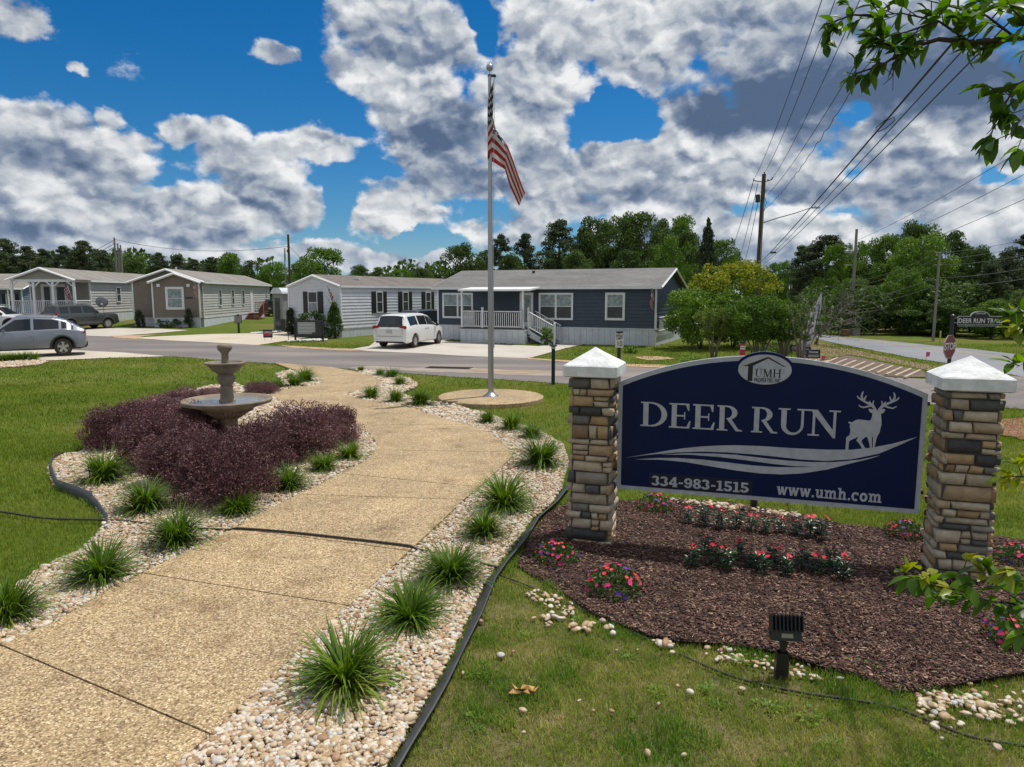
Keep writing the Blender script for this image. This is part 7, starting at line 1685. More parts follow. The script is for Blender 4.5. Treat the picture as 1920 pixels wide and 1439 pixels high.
TL = [
 ('pi', 18, 449, 84, 95, 'at the far left edge of the frame'), ('pi2', 62, 461, 60, 98, 'second from the left edge'), ('pi3', 92, 468, 50, 104, 'third from the left, above the tan home'), ('pi', 128, 462, 56, 96, 'left of the tallest one over the tan home roof'), ('pi2', 166, 451, 74, 92, 'tallest over the tan home roof'), ('pi3', 200, 470, 50, 99, 'just left of the pole cluster'),
 ('dk', 258, 482, 90, 110, 'right of the pole cluster'), ('pi', 306, 475, 50, 112, 'above the taupe home roof, left one'), ('pi3', 340, 481, 46, 114, 'above the taupe home roof, middle one'), ('pi2', 370, 486, 44, 118, 'above the taupe home roof, right one'), ('pi', 402, 483, 50, 110, 'behind the right end of the taupe roof'),
 ('md2', 440, 474, 74, 96, 'with feathery top right of the taupe roof'), ('dk2', 482, 487, 70, 92, 'between the feathery tree and the dark pole'), ('md', 520, 492, 70, 88, 'left of the dark pole'), ('br', 611, 463, 104, 82, 'standing behind the white home'), ('dk2', 568, 492, 50, 90, 'right beside the dark pole'),
 ('dk', 672, 497, 60, 130, 'over the white home roof, left one'), ('dk2', 712, 500, 56, 140, 'over the white home roof, second'), ('md', 752, 503, 50, 130, 'over the white home roof, third'), ('dk', 790, 501, 52, 140, 'over the white home roof, right one'),
 ('dk', 868, 457, 92, 84, 'left of the flagpole over the navy roof'), ('dk2', 905, 468, 60, 88, 'behind the flagpole'), ('pi', 938, 441, 62, 80, 'just right of the flagpole'), ('pi2', 984, 437, 60, 82, 'second right of the flagpole'), ('pi3', 1046, 414, 88, 78, 'with wide crown over the navy porch'), ('pi', 1090, 436, 60, 84, 'low between two taller ones over the navy roof'), ('br2', 1030, 478, 50, 92, 'low gap filler under the wide pine'),
 ('dk2', 1112, 404, 84, 80, 'left of the tall grove top'), ('dk', 1135, 412, 84, 92, 'in the middle of the tall grove'), ('dk', 1165, 400, 84, 80, 'top middle of the tall grove'), ('dk2', 1205, 394, 100, 78, 'tallest in the grove behind the navy home'), ('dk2', 1232, 408, 84, 86, 'right side of the tall grove'), ('md2', 1270, 404, 84, 84, 'paler crown right of the tall grove'), ('br2', 1258, 438, 112, 62, 'nearest rounded one behind the navy roof end'), ('ce', 1322, 410, 66, 56, 'standing right behind the navy home corner'), ('br', 1348, 446, 50, 66, 'peeping out right of the cedar'), ('dk', 1292, 430, 70, 74, 'between the bright tree and the cedar'),
 ('dk', 1085, 470, 90, 70, 'low behind the navy roof ridge, left'), ('dk2', 1180, 466, 90, 70, 'low behind the navy roof ridge, right'), ('dk', 965, 476, 80, 76, 'low behind the navy roof near the flagpole'),
 ('md', 1460, 489, 62, 120, 'small and round beyond the distant road'), ('dk', 1500, 500, 60, 100, 'beyond the distant road, right one'), ('dk2', 1420, 505, 60, 105, 'behind the lamp pole foot')]
for t in TL: tree(*t)
TR = [('pi2', 1545, 440, 108, 72, 'tall dark one at the left of the roadside wood'), ('pi3', 1500, 462, 66, 76, 'leaning behind the dead tree'), ('br', 1566, 455, 78, 64, 'behind the tall grey pole, left'), ('md', 1618, 452, 80, 62, 'just right of the tall grey pole'), ('br', 1600, 520, 80, 56, 'low at the foot of the tall grey pole'),
 ('md2', 1655, 440, 90, 60, 'second right of the tall grey pole'), ('dk', 1706, 414, 110, 66, 'tallest rounded one of the roadside wood'), ('md', 1722, 436, 120, 54, 'large and round left of the short pole'), ('dk2', 1776, 432, 90, 60, 'above the short pole'), ('dk', 1820, 462, 90, 54, 'right of the short pole'), ('md', 1688, 500, 84, 50, 'low in front of the large round tree'),
 ('br', 1640, 545, 60, 50, 'lowest small one by the road edge'), ('dk2', 1750, 520, 110, 50, 'dense and low behind the short pole'), ('pi2', 1880, 470, 80, 52, 'near the right frame edge'), ('pi', 1915, 440, 90, 56, 'at the right frame edge, tallest there'), ('dk', 1870, 480, 110, 60, 'behind the pines at the right edge'), ('pi3', 1850, 492, 70, 48, 'left of the right-edge group'), ('dk', 1700, 560, 100, 49, 'shrubby at the wood edge, middle'), ('dk2', 1790, 560, 100, 47, 'shrubby at the wood edge behind the street sign'), ('md', 1860, 560, 90, 45, 'shrubby at the wood edge right of the street sign'), ('dk', 1925, 545, 100, 45, 'shrubby at the wood edge at the frame edge'), ('md', 1560, 560, 70, 60, 'low beside the brick pier'), ('dk', 1520, 545, 70, 66, 'low behind the feather banner'), ('dk2', 1980, 450, 120, 50, 'outside the right frame edge')]
for t in TR: tree(*t, group='roadside trees across the main road')
# far wooded horizon: one mass
lob = []; rs2 = np.random.RandomState(77)
for i in range(420):
    x = rs2.uniform(-230, 230); y = rs2.uniform(150, 175); lob.append((x, y, gz(x, y) + rs2.uniform(1, 9.0) + 1.5 * math.sin(x * .05), rs2.uniform(2.2, 4.2)))
tag(link('far_wood', lobes_mesh('far_wood', lob, 42000, 1.3, M['lf_dark'], rs2)), 'distant dark wood along the horizon', 'wood', kind='stuff')
lob = []
for i in range(120):
    px = rs2.uniform(1520, 2050); Y = rs2.uniform(49, 60) - max(0, (px - 1700) * .012); q = at(px, 620, Y); lob.append((q.x, q.y, rs2.uniform(.3, 3.0), rs2.uniform(.7, 1.5)))
tag(link('undergrowth', lobes_mesh('undergrowth', lob, 26000, .28, M['lf_dark'], rs2)), 'dense undergrowth along the roadside wood', 'undergrowth', kind='stuff')

# shrubs and small trees in the middle ground
def bush(name, px, py, top, wpx_, n, m, label, cat='shrub', lsize=.11, nl=40, low=.1, seed=1, stems=0, m2=None, zt_frac=.62, loosen=1.0, Y=None, flat=.8, shape=.5):
    q = P(px, py) if Y is None else at(px, py, Y); q.z = gz(q.x, q.y); H = zat(q.y, top) - q.z; W = wpx_ * q.y / F / 2; rs = np.random.RandomState(seed); lob = []; root = empty(name, (q.x, q.y, q.z), 0, label, cat)
    for i in range(nl):
        z = rs.uniform(0, 1); a = rs.uniform(0, 2 * PI); pr_ = (1 - abs(z - shape) ** 2.2 * 1.6); r = W * max(.15, pr_) * math.sqrt(rs.uniform(.1, 1)) * .86; lr = min(W, H) * rs.uniform(.16, .28) * loosen
        lob.append((r * math.cos(a), r * math.sin(a), H * (low + (.92 - low) * z), lr))
    if m2 is None: link('foliage', lobes_mesh('foliage', lob, n, lsize, m, rs, flat=flat), root)
    else:
        tops = [l for l in lob if l[2] > H * zt_frac]; rest = [l for l in lob if l[2] <= H * zt_frac]
        link('foliage', lobes_mesh('foliage', rest, int(n * .7), lsize, m, rs, flat=flat), root); link('new_growth', lobes_mesh('new_growth', [(a, b, c + .08, r * .95) for a, b, c, r in tops], int(n * .42), lsize, m2, rs, flat=flat), root)
        link('foliage', lobes_mesh('inner_foliage', [(a, b, c - .12, r * .9) for a, b, c, r in tops], int(n * .2), lsize, m, rs, flat=flat), root)
    mb = MB()
    for i in range(max(stems, 3)):
        a = 2 * PI * i / max(stems, 3) + .4; e = W * rs.uniform(.35, .8) if stems else W * .3
        mb.tube([(.06 * math.cos(a), .06 * math.sin(a), -.1), (e * .35 * math.cos(a), e * .35 * math.sin(a), H * .3), (e * .8 * math.cos(a + .2), e * .8 * math.sin(a + .2), H * .6), (e * math.cos(a), e * math.sin(a), H * .85)], [.045, .035, .02, .008], 6)
    mb.build('stems', M['bark_pale'] if stems else M['bark'], root, smooth=True); return root
bush('evergreen_shrub', 1375, 652, 489, 190, 15000, M['lf_mid'], 'large shrub with yellow new growth on top, right of the navy home', m2=M['lf_yellow'], zt_frac=.60, seed=3, lsize=.14, nl=110, loosen=.72)
bush('evergreen_shrub', 1312, 655, 545, 155, 14000, M['lf_mid'], 'dark evergreen shrub at the corner of the navy home', seed=4, low=.22, lsize=.13, nl=46)
bush('crape_myrtle', 1338, 676, 572, 92, 4200, M['lf_myrtle'], 'pale multi-stemmed crape myrtle before the dark evergreen shrub', 'tree', seed=5, low=.48, stems=5, lsize=.10, loosen=.8, shape=.6)
bush('crape_myrtle', 1420, 683, 552, 130, 10500, M['lf_bright'], 'bright crape myrtle with many thin dark stems', 'tree', seed=6, low=.36, stems=7, lsize=.10, shape=.6)
bush('crape_myrtle', 1468, 684, 566, 84, 4600, M['lf_mid'], 'right one of the crape myrtles behind the sign badge', 'tree', seed=16, low=.40, stems=6, lsize=.10, shape=.6)
bush('crape_myrtle', 1500, 690, 560, 66, 1500, M['lf_dark'], 'sparse dark-stemmed myrtle beside the feather banner', 'tree', seed=7, low=.40, stems=7, lsize=.09, loosen=.9)
bush('low_bush', 1470, 664, 636, 70, 1600, M['lf_myrtle'], 'low brownish bush at the foot of the crape myrtles', seed=8, lsize=.09)
# dead tree
q = at(1530, 640, 40); rs3 = random.Random(5); mb = MB(); root = empty('dead_tree', (q.x, q.y, 0), 0, 'bare dead tree with tangled grey branches by the main road', 'tree')
def twig(p, d, L, r, depth):
    n = 5; pts = [p]; dd = d.copy()
    for i in range(n):
        dd = (dd + Vector((rs3.gauss(0, .25), rs3.gauss(0, .25), rs3.gauss(-.03, .2)))).normalized(); pts.append(pts[-1] + dd * L / n)
    mb.tube(pts, [r * (1 - .75 * i / n) for i in range(n + 1)], 5 if r > .02 else 3)
    if depth > 0:
        for i in range(2 + depth):
            k_ = rs3.randint(1, n); nd = (dd + Vector((rs3.gauss(0, .9), rs3.gauss(0, .9), rs3.gauss(.1, .55)))).normalized(); twig(pts[k_], nd, L * rs3.uniform(.5, .8), r * .5, depth - 1)
for i in range(4): twig(Vector((rs3.gauss(0, .15), rs3.gauss(0, .15), 0)), Vector((rs3.gauss(0, .28), rs3.gauss(0, .2), 1)).normalized(), 3.0, .05, 3)
mb.build('branches', mat('grey_dead_wood', (.20, .18, .16), .9, c2=(.12, .105, .09), scale=6), root)
# shrubs by the homes
bush('arborvitae', 262, 613, 581, 17, 2200, M['lf_pine'], 'small dark arborvitae at the left corner of the taupe home', seed=20, lsize=.09, low=.1, shape=.2, flat=1.6, nl=26, loosen=1.8)
bush('arborvitae', 355, 615, 580, 18, 2200, M['lf_pine'], 'small dark arborvitae right of the taupe home window', seed=21, lsize=.09, low=.1, shape=.15, flat=1.6, nl=26, loosen=1.8)
bush('low_bush', 316, 614, 599, 52, 1500, M['lf_dark'], 'low dark bush under the taupe home window', seed=22, lsize=.09)
bush('arborvitae', 546, 628, 577, 19, 4000, M['lf_pine'], 'dark narrow conifer at the left corner of the white home', seed=23, lsize=.09, low=.08, shape=.3, flat=1.4, loosen=1.7, Y=45.6)
bush('arborvitae', 628, 629, 565, 29, 5200, M['lf_dark'], 'tall dark conical conifer at the right corner of the white home', seed=24, lsize=.10, low=.06, shape=.15, flat=1.5, loosen=1.5, Y=43.0)
bush('leafy_bush', 584, 627, 585, 66, 3600, M['lf_dark'], 'dark leafy bush under the white home window', seed=25, lsize=.12, Y=44.1)
bush('flower_bush', 982, 645, 624, 34, 900, M['lor'], 'reddish bush at the middle of the navy home porch skirting', seed=26, lsize=.09)
bush('flower_bush', 1025, 648, 612, 26, 1100, M['lf_mid'], 'green bush with red blooms beside the navy porch stairs', seed=27, lsize=.09)
bush('flower_bush', 886, 637, 612, 18, 700, M['lf_mid'], 'small green bush at the left end of the navy porch', seed=28, lsize=.08)
bush('flower_bush', 898, 641, 627, 26, 700, M['lor'], 'small reddish bush left of the flagpole by the navy porch', seed=29, lsize=.08)
bush('low_bush', 1183, 663, 650, 36, 500, M['lf_mid'], 'small pale grass tuft in the navy home lawn', seed=30, lsize=.09)

# ------------------------------------------------------------------ near tree whose branches enter from the right
M['near_leaf'] = leaf_mat('near_leaf', [(0, (.028, .065, .008)), (.4, (.065, .14, .012)), (.75, (.13, .24, .020)), (.93, (.22, .32, .03)), (1, (.48, .28, .05))], .4, .45, .1, spec=.35)
M['young_leaf'] = leaf_mat('young_leaf', [(0, (.10, .16, .012)), (.5, (.26, .30, .02)), (.85, (.42, .36, .03)), (1, (.45, .20, .05))], .35, .4, .1, spec=.5)
M['twig'] = mat('dark_twig', (.055, .035, .028), .7, c2=(.03, .022, .02), scale=20)
base = Vector((3.55, 2.2, 0)); nt_ = empty('near_tree', base, 0, 'near tree outside the right frame edge, its leafy branches hanging into view', 'tree')
MB().tube([(0, 0, -.1), (.05, .05, 1.2), (.0, .15, 2.4), (-.1, .2, 3.6), (-.2, .1, 4.6)], [.09, .075, .06, .045, .02], 10).build('trunk', M['bark'], nt_, smooth=True)
def branch(name, pts, r0, leafn, seed, Lr, m, side=(), spread=.10, start=.1, drop=.0, y2=None):
    """pts: (px,py,Y) along the branch; leaves sit in small clusters along it"""
    rs = np.random.RandomState(seed); W_ = [at(*p) - base for p in pts]; mb = MB(); n = len(W_)
    w0 = W_[0]; own = pts[0][0] > 2030; mb.tube([] if False else ([Vector((-.02, .12, max(.4, w0.z - .30))), Vector((w0.x * .45, w0.y * .5 + .06, w0.z - .10))] if own else []) + W_, ([r0 * 1.5, r0 * 1.15] if own else []) + [r0 * (1 - .8 * i / (n - 1)) for i in range(n)], 6); bs = []; ds = []
    curves = [W_] + [[at(*p) - base for p in s] for s in side]
    for s in curves[1:]: mb.tube(s, [r0 * .35 * (1 - .75 * i / (len(s) - 1)) for i in range(len(s))], 5)
    lens = [sum((c[i + 1] - c[i]).length for i in range(len(c) - 1)) for c in curves]; tot = sum(lens)
    for c, L in zip(curves, lens):
        k = max(2, int(leafn * 1.45 * L / tot / 5))
        for j in range(k):
            t = start + (1 - start) * (j + rs.uniform(0, .8)) / k; t = min(t, 1) * (len(c) - 1); i = min(int(t), len(c) - 2); p = c[i].lerp(c[i + 1], t - i); d = (c[i + 1] - c[i]).normalized()
            tw = (d + Vector(rs.normal(0, .7, 3)) + Vector((0, 0, -drop))).normalized(); L2 = spread * rs.uniform(.4, 1.2); e = p + tw * L2; mb.tube([p, e], [.0022, .0012], 4)
            for q_ in range(rs.randint(4, 7)):
                f = rs.uniform(.25, 1); bs.append(p + tw * L2 * f); dd = (tw + Vector(rs.normal(0, .75, 3)) + Vector((0, 0, -drop))).normalized(); ds.append(dd)
    bs = np.array([tuple(v) for v in bs]); ds = np.array([tuple(v) for v in ds]); nn = len(bs); up = np.tile([0, 0, 1.0], (nn, 1)) + rs.normal(0, .35, (nn, 3)); up /= np.linalg.norm(up, axis=1)[:, None]
    br = mb.build('branch', M['twig'], nt_, smooth=True); V, Fc = leaf8(bs, ds, up, rs.uniform(.7, 1.2, nn) * Lr, rs.uniform(.42, .54, nn) * Lr)
    link('leaves', mass_mesh('leaves', V, Fc, m), br)
NY = 2.9
branch('branch', [(2250, 30, 2.5), (2000, 58, 2.7), (1905, 72, NY), (1820, 80, NY), (1760, 74, NY), (1700, 92, NY), (1655, 122, NY), (1600, 140, 2.95)], .016, 190, 1, .075, M['near_leaf'], side=[
    [(1905, 72, NY), (1850, 30, 2.9), (1780, 12, 2.9), (1700, -10, 2.9)], [(1820, 80, NY), (1760, 40, 2.9), (1690, 25, 2.95), (1640, 30, 3.0)], [(1760, 40, 2.9), (1700, 60, 2.9), (1660, 70, 2.9)], [(1950, 65, 2.8), (1900, 20, 2.7), (1870, -30, 2.7)], [(1980, 60, 2.7), (1960, 20, 2.7), (1900, 45, 2.8)]], spread=.10, start=.05)
branch('branch', [(1640, 30, 3.0), (1600, 28, 3.0), (1565, 40, 3.0), (1548, 62, 3.0)], .006, 26, 2, .070, M['near_leaf'], spread=.07, start=.15, drop=.3)
branch('branch', [(1700, 92, NY), (1665, 85, NY), (1645, 75, NY), (1640, 60, NY)], .005, 22, 3, .07, M['near_leaf'], spread=.06)
mb = MB(); mb.tube([at(1700, 92, NY) - base, at(1682, 110, NY) - base, at(1672, 145, NY) - base, at(1655, 160, NY) - base], [.004, .003, .002, .001], 4); mb.tube([at(1672, 140, NY) - base, at(1660, 128, NY) - base], .0014, 4); mb.tube([at(1675, 130, NY) - base, at(1674, 170, NY) - base], .0014, 4); mb.build('branch', M['twig'], nt_)
branch('branch', [(2100, 110, 2.5), (1990, 135, 2.6), (1930, 148, 2.65), (1905, 160, 2.7), (1885, 195, 2.7), (1872, 230, 2.7), (1850, 252, 2.75)], .007, 44, 4, .075, M['near_leaf'], side=[[(1930, 165, 2.65), (1925, 210, 2.6), (1890, 262, 2.6)], [(1960, 200, 2.5), (1930, 250, 2.5), (1905, 270, 2.5)], [(1900, 175, 2.7), (1880, 170, 2.7), (1870, 168, 2.7)]], spread=.08, start=.35, drop=.35)
branch('branch', [(2100, 640, 2.4), (1985, 640, 2.5), (1950, 620, 2.6), (1925, 600, 2.6), (1905, 606, 2.6)], .006, 34, 5, .070, M['near_leaf'], side=[[(1985, 640, 2.5), (1940, 670, 2.5), (1905, 690, 2.5)], [(2000, 650, 2.5), (1950, 600, 2.5), (1915, 585, 2.5)]], spread=.07, start=.3)
branch('branch', [(1960, 615, 2.6), (1925, 602, 2.6), (1893, 608, 2.6)], .003, 16, 6, .062, M['young_leaf'], spread=.06, start=.3)
branch('branch', [(2060, 930, 2.3), (1970, 910, 2.4), (1920, 895, 2.4), (1888, 893, 2.4)], .004, 18, 7, .062, M['young_leaf'], spread=.06, start=.5)
branch('branch', [(2150, 1170, 2.2), (2010, 1150, 2.3), (1920, 1135, 2.4), (1850, 1125, 2.45), (1790, 1112, 2.5), (1735, 1090, 2.5)], .008, 84, 8, .075, M['near_leaf'], side=[[(2010, 1150, 2.3), (1940, 1180, 2.3), (1890, 1200, 2.35)], [(1920, 1135, 2.4), (1880, 1105, 2.4), (1840, 1085, 2.4), (1800, 1075, 2.4)], [(2000, 1140, 2.3), (1950, 1100, 2.3), (1905, 1085, 2.3)]], spread=.085, start=.1)
branch('branch', [(1850, 1125, 2.45), (1760, 1095, 2.5), (1690, 1072, 2.5)], .003, 30, 9, .060, M['young_leaf'], side=[[(1880, 1105, 2.4), (1830, 1072, 2.4), (1795, 1060, 2.4)], [(1950, 1100, 2.3), (1915, 1070, 2.3), (1890, 1062, 2.3)]], spread=.06, start=.3)
# ------------------------------------------------------------------ daylight
SUN_H = Vector((.84, .54)); SUN_H.normalize(); EL = R(69)
sun_d = bpy.data.lights.new('sun', 'SUN'); sun_d.energy = SUN_E; sun_d.angle = R(.55); sun_d.color = (1, .955, .88)
sun = bpy.data.objects.new('sun', sun_d); C.objects.link(sun)
sv = Vector((SUN_H.x * math.cos(EL), SUN_H.y * math.cos(EL), math.sin(EL))); sun.rotation_euler = sv.to_track_quat('Z', 'Y').to_euler()
sun.location = (20, 20, 40)
w = bpy.data.worlds.new('World'); bpy.context.scene.world = w; w.use_nodes = True; nt = w.node_tree; bg = nt.nodes['Background']; bg.inputs['Strength'].default_value = SKY_S
sk = node(nt, 'ShaderNodeTexSky', sky_type='NISHITA'); sk.sun_disc = False; sk.sun_elevation = EL; sk.sun_rotation = math.atan2(SUN_H.x, SUN_H.y); sk.altitude = 100; sk.air_density = 1.0; sk.dust_density = .4; sk.ozone_density = 2.2
hs = node(nt, 'ShaderNodeHueSaturation'); hs.inputs['Saturation'].default_value = 1.24; hs.inputs['Value'].default_value = SKYV; nt.links.new(mixc(nt, 1.0, sk.outputs[0], (.66, .90, 1.12), 'MULTIPLY'), hs.inputs['Color'])
tc = node(nt, 'ShaderNodeTexCoord'); sp = node(nt, 'ShaderNodeSeparateXYZ'); nt.links.new(tc.outputs['Generated'], sp.inputs[0])
az = math_(nt, 'ARCTAN2', sp.outputs[0], sp.outputs[1]); el = math_(nt, 'ARCSINE', sp.outputs[2])
cv = node(nt, 'ShaderNodeCombineXYZ'); nt.links.new(az, cv.inputs[0]); nt.links.new(el, cv.inputs[1]); ae = cv.outputs[0]
def vm(op, a, b=None, c=None):
    m = node(nt, 'ShaderNodeVectorMath', operation=op)
    for i, v in enumerate((a, b, c)):
        if v is None: continue
        if hasattr(v, 'is_linked'): nt.links.new(v, m.inputs[i])
        else: m.inputs[i].default_value = v
    return m.outputs['Value'] if op == 'LENGTH' else m.outputs[0]
# gentle warp so that the cloud masses have billowy outlines
cloudv = node(nt, 'ShaderNodeVectorMath', operation='SCALE'); 
def fbm(vec, scale, detail, rough, dist=0.0, col_=False):
    n = node(nt, 'ShaderNodeTexNoise'); n.inputs['Scale'].default_value = scale; n.inputs['Detail'].default_value = detail; n.inputs['Roughness'].default_value = rough; n.inputs['Distortion'].default_value = dist
    nt.links.new(vec, n.inputs['Vector']); return n.outputs['Color'] if col_ else n.outputs[0]
# stretch elevations near the horizon, as distant clouds flatten
flat = vm('MULTIPLY', ae, (1.0, 1.35, 1.0))
wv = fbm(flat, 7.0, 3, .5, col_=True); wv = vm('MULTIPLY_ADD', wv, (.10, .08, 0), (-.05, -.04, 0)); aw = vm('ADD', ae, wv)
wf = fbm(flat, 26.0, 4, .6, col_=True); wf = vm('MULTIPLY_ADD', wf, (.030, .026, 0), (-.015, -.013, 0)); aw = vm('ADD', aw, wf)
def pae(px, py):
    d = Vector(ray(px, py)).normalized(); return math.atan2(d.x, d.y), math.asin(d.z)
def lumps(L, vec):
    acc_ = None
    for px, py, rx, ry, s in L:
        a, e = pae(px, py); sx_, sy_ = F / rx, F / ry
        v = vm('MULTIPLY_ADD', vec, (sx_, sy_, 0), (-a * sx_, -e * sy_, 0)); l = vm('LENGTH', v)
        f = node(nt, 'ShaderNodeMapRange', interpolation_type='SMOOTHSTEP'); f.inputs[1].default_value = 1.35; f.inputs[2].default_value = .35; f.inputs[3].default_value = 0; f.inputs[4].default_value = s; nt.links.new(l, f.inputs[0])
        acc_ = f.outputs[0] if acc_ is None else math_(nt, 'MAXIMUM' if s > 0 else 'ADD', acc_, f.outputs[0])
    return acc_
CL = [(70, 255, 110, 60, 1), (170, 300, 120, 70, 1), (60, 350, 190, 80, 1), (230, 290, 60, 50, 1), (190, 215, 30, 18, .8), (350, 235, 50, 42, 1), (430, 255, 70, 42, 1), (470, 310, 110, 50, 1), (580, 275, 90, 42, 1), (640, 265, 60, 22, .7),
      (350, 390, 260, 60, 1), (540, 400, 90, 40, .9), (120, 430, 260, 60, 1), (660, 470, 110, 25, .9), (30, 30, 50, 42, 1), (512, 80, 50, 26, .9), (132, 122, 24, 9, .6),
      (760, 60, 150, 110, 1), (690, 120, 100, 60, 1), (780, 180, 110, 80, 1), (820, 260, 130, 80, 1), (850, 340, 200, 60, 1), (760, 400, 130, 42, 1), (1000, 120, 110, 110, 1), (1010, 30, 100, 60, .9), (960, 250, 110, 130, 1), (1060, 60, 80, 50, 1),
      (1180, 50, 110, 90, 1), (1330, 60, 200, 110, 1), (1560, 120, 260, 140, 1), (1300, 200, 70, 80, 1), (1230, 270, 90, 55, 1), (1150, 310, 120, 60, 1), (1100, 360, 200, 80, 1), (1480, 220, 200, 70, 1), (1800, 180, 200, 110, 1), (1720, 270, 170, 70, 1), (1350, 330, 200, 70, 1), (1560, 350, 200, 60, 1), (1800, 370, 200, 60, 1), (1250, 430, 200, 45, 1), (1450, 440, 160, 50, 1), (1750, 430, 260, 40, .9), (950, 440, 140, 30, .8), (300, 470, 420, 34, .95), (760, 490, 160, 22, .8), (1250, 475, 300, 30, .9), (1750, 480, 300, 40, .9)]
HO = [(1165, 215, 75, 42, -1.1), (1190, 190, 26, 26, -.8), (900, 5, 22, 50, -.9), (955, 75, 30, 16, -.6), (1600, 335, 30, 22, -.7), (1595, 230, 30, 18, -.5), (1870, 345, 40, 18, -.6), (1835, 335, 26, 14, -.5), (1110, 180, 14, 12, -.6), (780, 455, 90, 14, -.8), (640, 370, 22, 50, -.7), (700, 330, 60, 20, -.6)]
base_d = lumps(CL, aw)
neg = lumps(HO, aw)
# clouds outside the view: a loose unseen field, made denser to add fill light
elsewhere = node(nt, 'ShaderNodeMapRange', interpolation_type='SMOOTHSTEP'); nt.links.new(math_(nt, 'ABSOLUTE', az), elsewhere.inputs[0]); elsewhere.inputs[1].default_value = .70; elsewhere.inputs[2].default_value = .95
hi = node(nt, 'ShaderNodeMapRange', interpolation_type='SMOOTHSTEP'); nt.links.new(el, hi.inputs[0]); hi.inputs[1].default_value = .44; hi.inputs[2].default_value = .62
away = math_(nt, 'MAXIMUM', elsewhere.outputs[0], hi.outputs[0])
gen = math_(nt, 'MULTIPLY_ADD', fbm(tc.outputs['Generated'], 2.6, 5, .55), 3.2, -.75, clamp=True)
base_d = math_(nt, 'MAXIMUM', base_d, math_(nt, 'MULTIPLY', away, gen))
n1 = fbm(flat, 9.0, 12, .60); 
def puff(vec):
    t = None
    for s_, w_ in ((9.0, .50), (21.0, .30), (47.0, .17)):
        v = node(nt, 'ShaderNodeTexVoronoi'); v.inputs['Scale'].default_value = s_; nt.links.new(vec, v.inputs['Vector'])
        q = math_(nt, 'MULTIPLY_ADD', v.outputs['Distance'], -w_, w_ * .55); t = q if t is None else math_(nt, 'ADD', t, q)
    return t
pw = vm('MULTIPLY_ADD', fbm(flat, 12.0, 6, .62, col_=True), (.085, .085, 0), (-.042, -.042, 0)); pv = vm('ADD', flat, pw)
p1 = puff(pv); p1u = puff(vm('ADD', pv, (.006, .016, 0)))
s1 = fbm(flat, 7.5, 4, .5); n1u = fbm(vm('ADD', flat, (.012, .030, 0)), 7.5, 4, .5)
n2 = fbm(flat, 30.0, 8, .62); n2u = fbm(vm('ADD', flat, (.003, .008, 0)), 30.0, 8, .62)
dens = math_(nt, 'ADD', base_d, neg); dens = math_(nt, 'MULTIPLY_ADD', math_(nt, 'SUBTRACT', n1, .5), 1.5, dens); dens = math_(nt, 'MULTIPLY_ADD', math_(nt, 'SUBTRACT', n2, .5), .7, dens); dens = math_(nt, 'MULTIPLY_ADD', p1, 1.1, dens)
mask = node(nt, 'ShaderNodeMapRange', interpolation_type='SMOOTHSTEP'); nt.links.new(dens, mask.inputs[0]); mask.inputs[1].default_value = .32; mask.inputs[2].default_value = .74
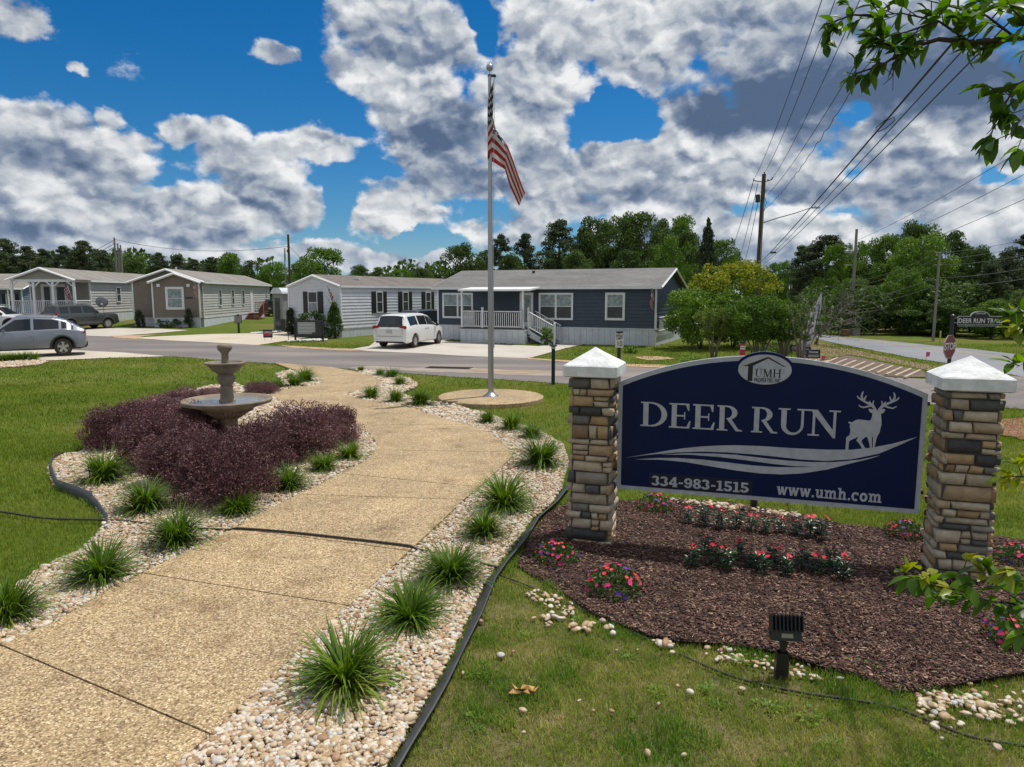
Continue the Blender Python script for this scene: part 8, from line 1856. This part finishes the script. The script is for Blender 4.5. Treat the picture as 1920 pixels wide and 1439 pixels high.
# billow shading: a puff is bright where density falls off toward the sun
sh = math_(nt, 'MULTIPLY_ADD', math_(nt, 'SUBTRACT', s1, n1u), 1.0, .64); sh = math_(nt, 'MULTIPLY_ADD', math_(nt, 'SUBTRACT', p1, p1u), 2.1, sh); sh = math_(nt, 'MULTIPLY_ADD', math_(nt, 'SUBTRACT', n2, n2u), .35, sh); sh = math_(nt, 'MULTIPLY_ADD', math_(nt, 'SUBTRACT', n1, .5), .25, sh)
thin = node(nt, 'ShaderNodeMapRange'); nt.links.new(dens, thin.inputs[0]); thin.inputs[1].default_value = 1.5; thin.inputs[2].default_value = .55; thin.inputs[3].default_value = -.10; thin.inputs[4].default_value = .05
sh = math_(nt, 'ADD', sh, thin.outputs[0])
DK = [(830, 255, 90, 55, -.42), (780, 90, 100, 55, -.26), (900, 340, 120, 26, -.26), (780, 300, 80, 30, -.28), (1450, 190, 190, 55, -.48), (1330, 210, 70, 40, -.34), (1650, 190, 260, 60, -.44), (1500, 90, 260, 70, -.30), (1850, 140, 160, 80, -.34), (60, 285, 100, 22, -.22), (100, 365, 160, 20, -.24), (340, 425, 120, 20, -.24), (60, 425, 110, 18, -.22), (470, 335, 80, 16, -.16), (880, 410, 100, 16, -.22), (1150, 380, 170, 24, -.24), (1380, 385, 110, 22, -.24), (1700, 310, 150, 16, -.26), (1620, 370, 150, 20, -.26), (1300, 460, 180, 16, -.18), (560, 440, 80, 14, -.16), (1020, 280, 70, 60, -.14)]
sh = math_(nt, 'MULTIPLY_ADD', lumps(DK, aw), .95, sh)
cc = ramp(nt, sh, [(.0, (.10, .155, .26)), (.22, (.18, .24, .36)), (.42, (.33, .385, .48)), (.62, (.54, .585, .64)), (.80, (.74, .77, .80)), (1, (.94, .95, .96))])
cs_ = node(nt, 'ShaderNodeVectorMath', operation='SCALE'); nt.links.new(cc, cs_.inputs[0]); cs_.inputs['Scale'].default_value = CLOUD_V / SKY_S
# low clouds fade into the haze of the horizon
hz = node(nt, 'ShaderNodeMapRange', interpolation_type='SMOOTHSTEP'); nt.links.new(el, hz.inputs[0]); hz.inputs[1].default_value = .10; hz.inputs[2].default_value = -.02; hz.inputs[3].default_value = 0; hz.inputs[4].default_value = .55
mm = mixc(nt, mask.outputs[0], hs.outputs[0], cs_.outputs[0])
mm = mixc(nt, hz.outputs[0], mm, tuple(v * CLOUD_V / SKY_S for v in (.44, .54, .68)))
nt.links.new(mm, bg.inputs['Color'])
sc_ = bpy.context.scene; sc_.view_settings.view_transform = 'Standard'; sc_.view_settings.look = 'None'; sc_.view_settings.exposure = EXPO; sc_.view_settings.gamma = 1
sc_.cycles.max_bounces = 6; sc_.cycles.diffuse_bounces = 3; sc_.cycles.glossy_bounces = 3; sc_.cycles.transmission_bounces = 4; sc_.cycles.transparent_max_bounces = 6
sc_.cycles.use_denoising = True
w.cycles.sampling_method = 'MANUAL'; w.cycles.sample_map_resolution = 512
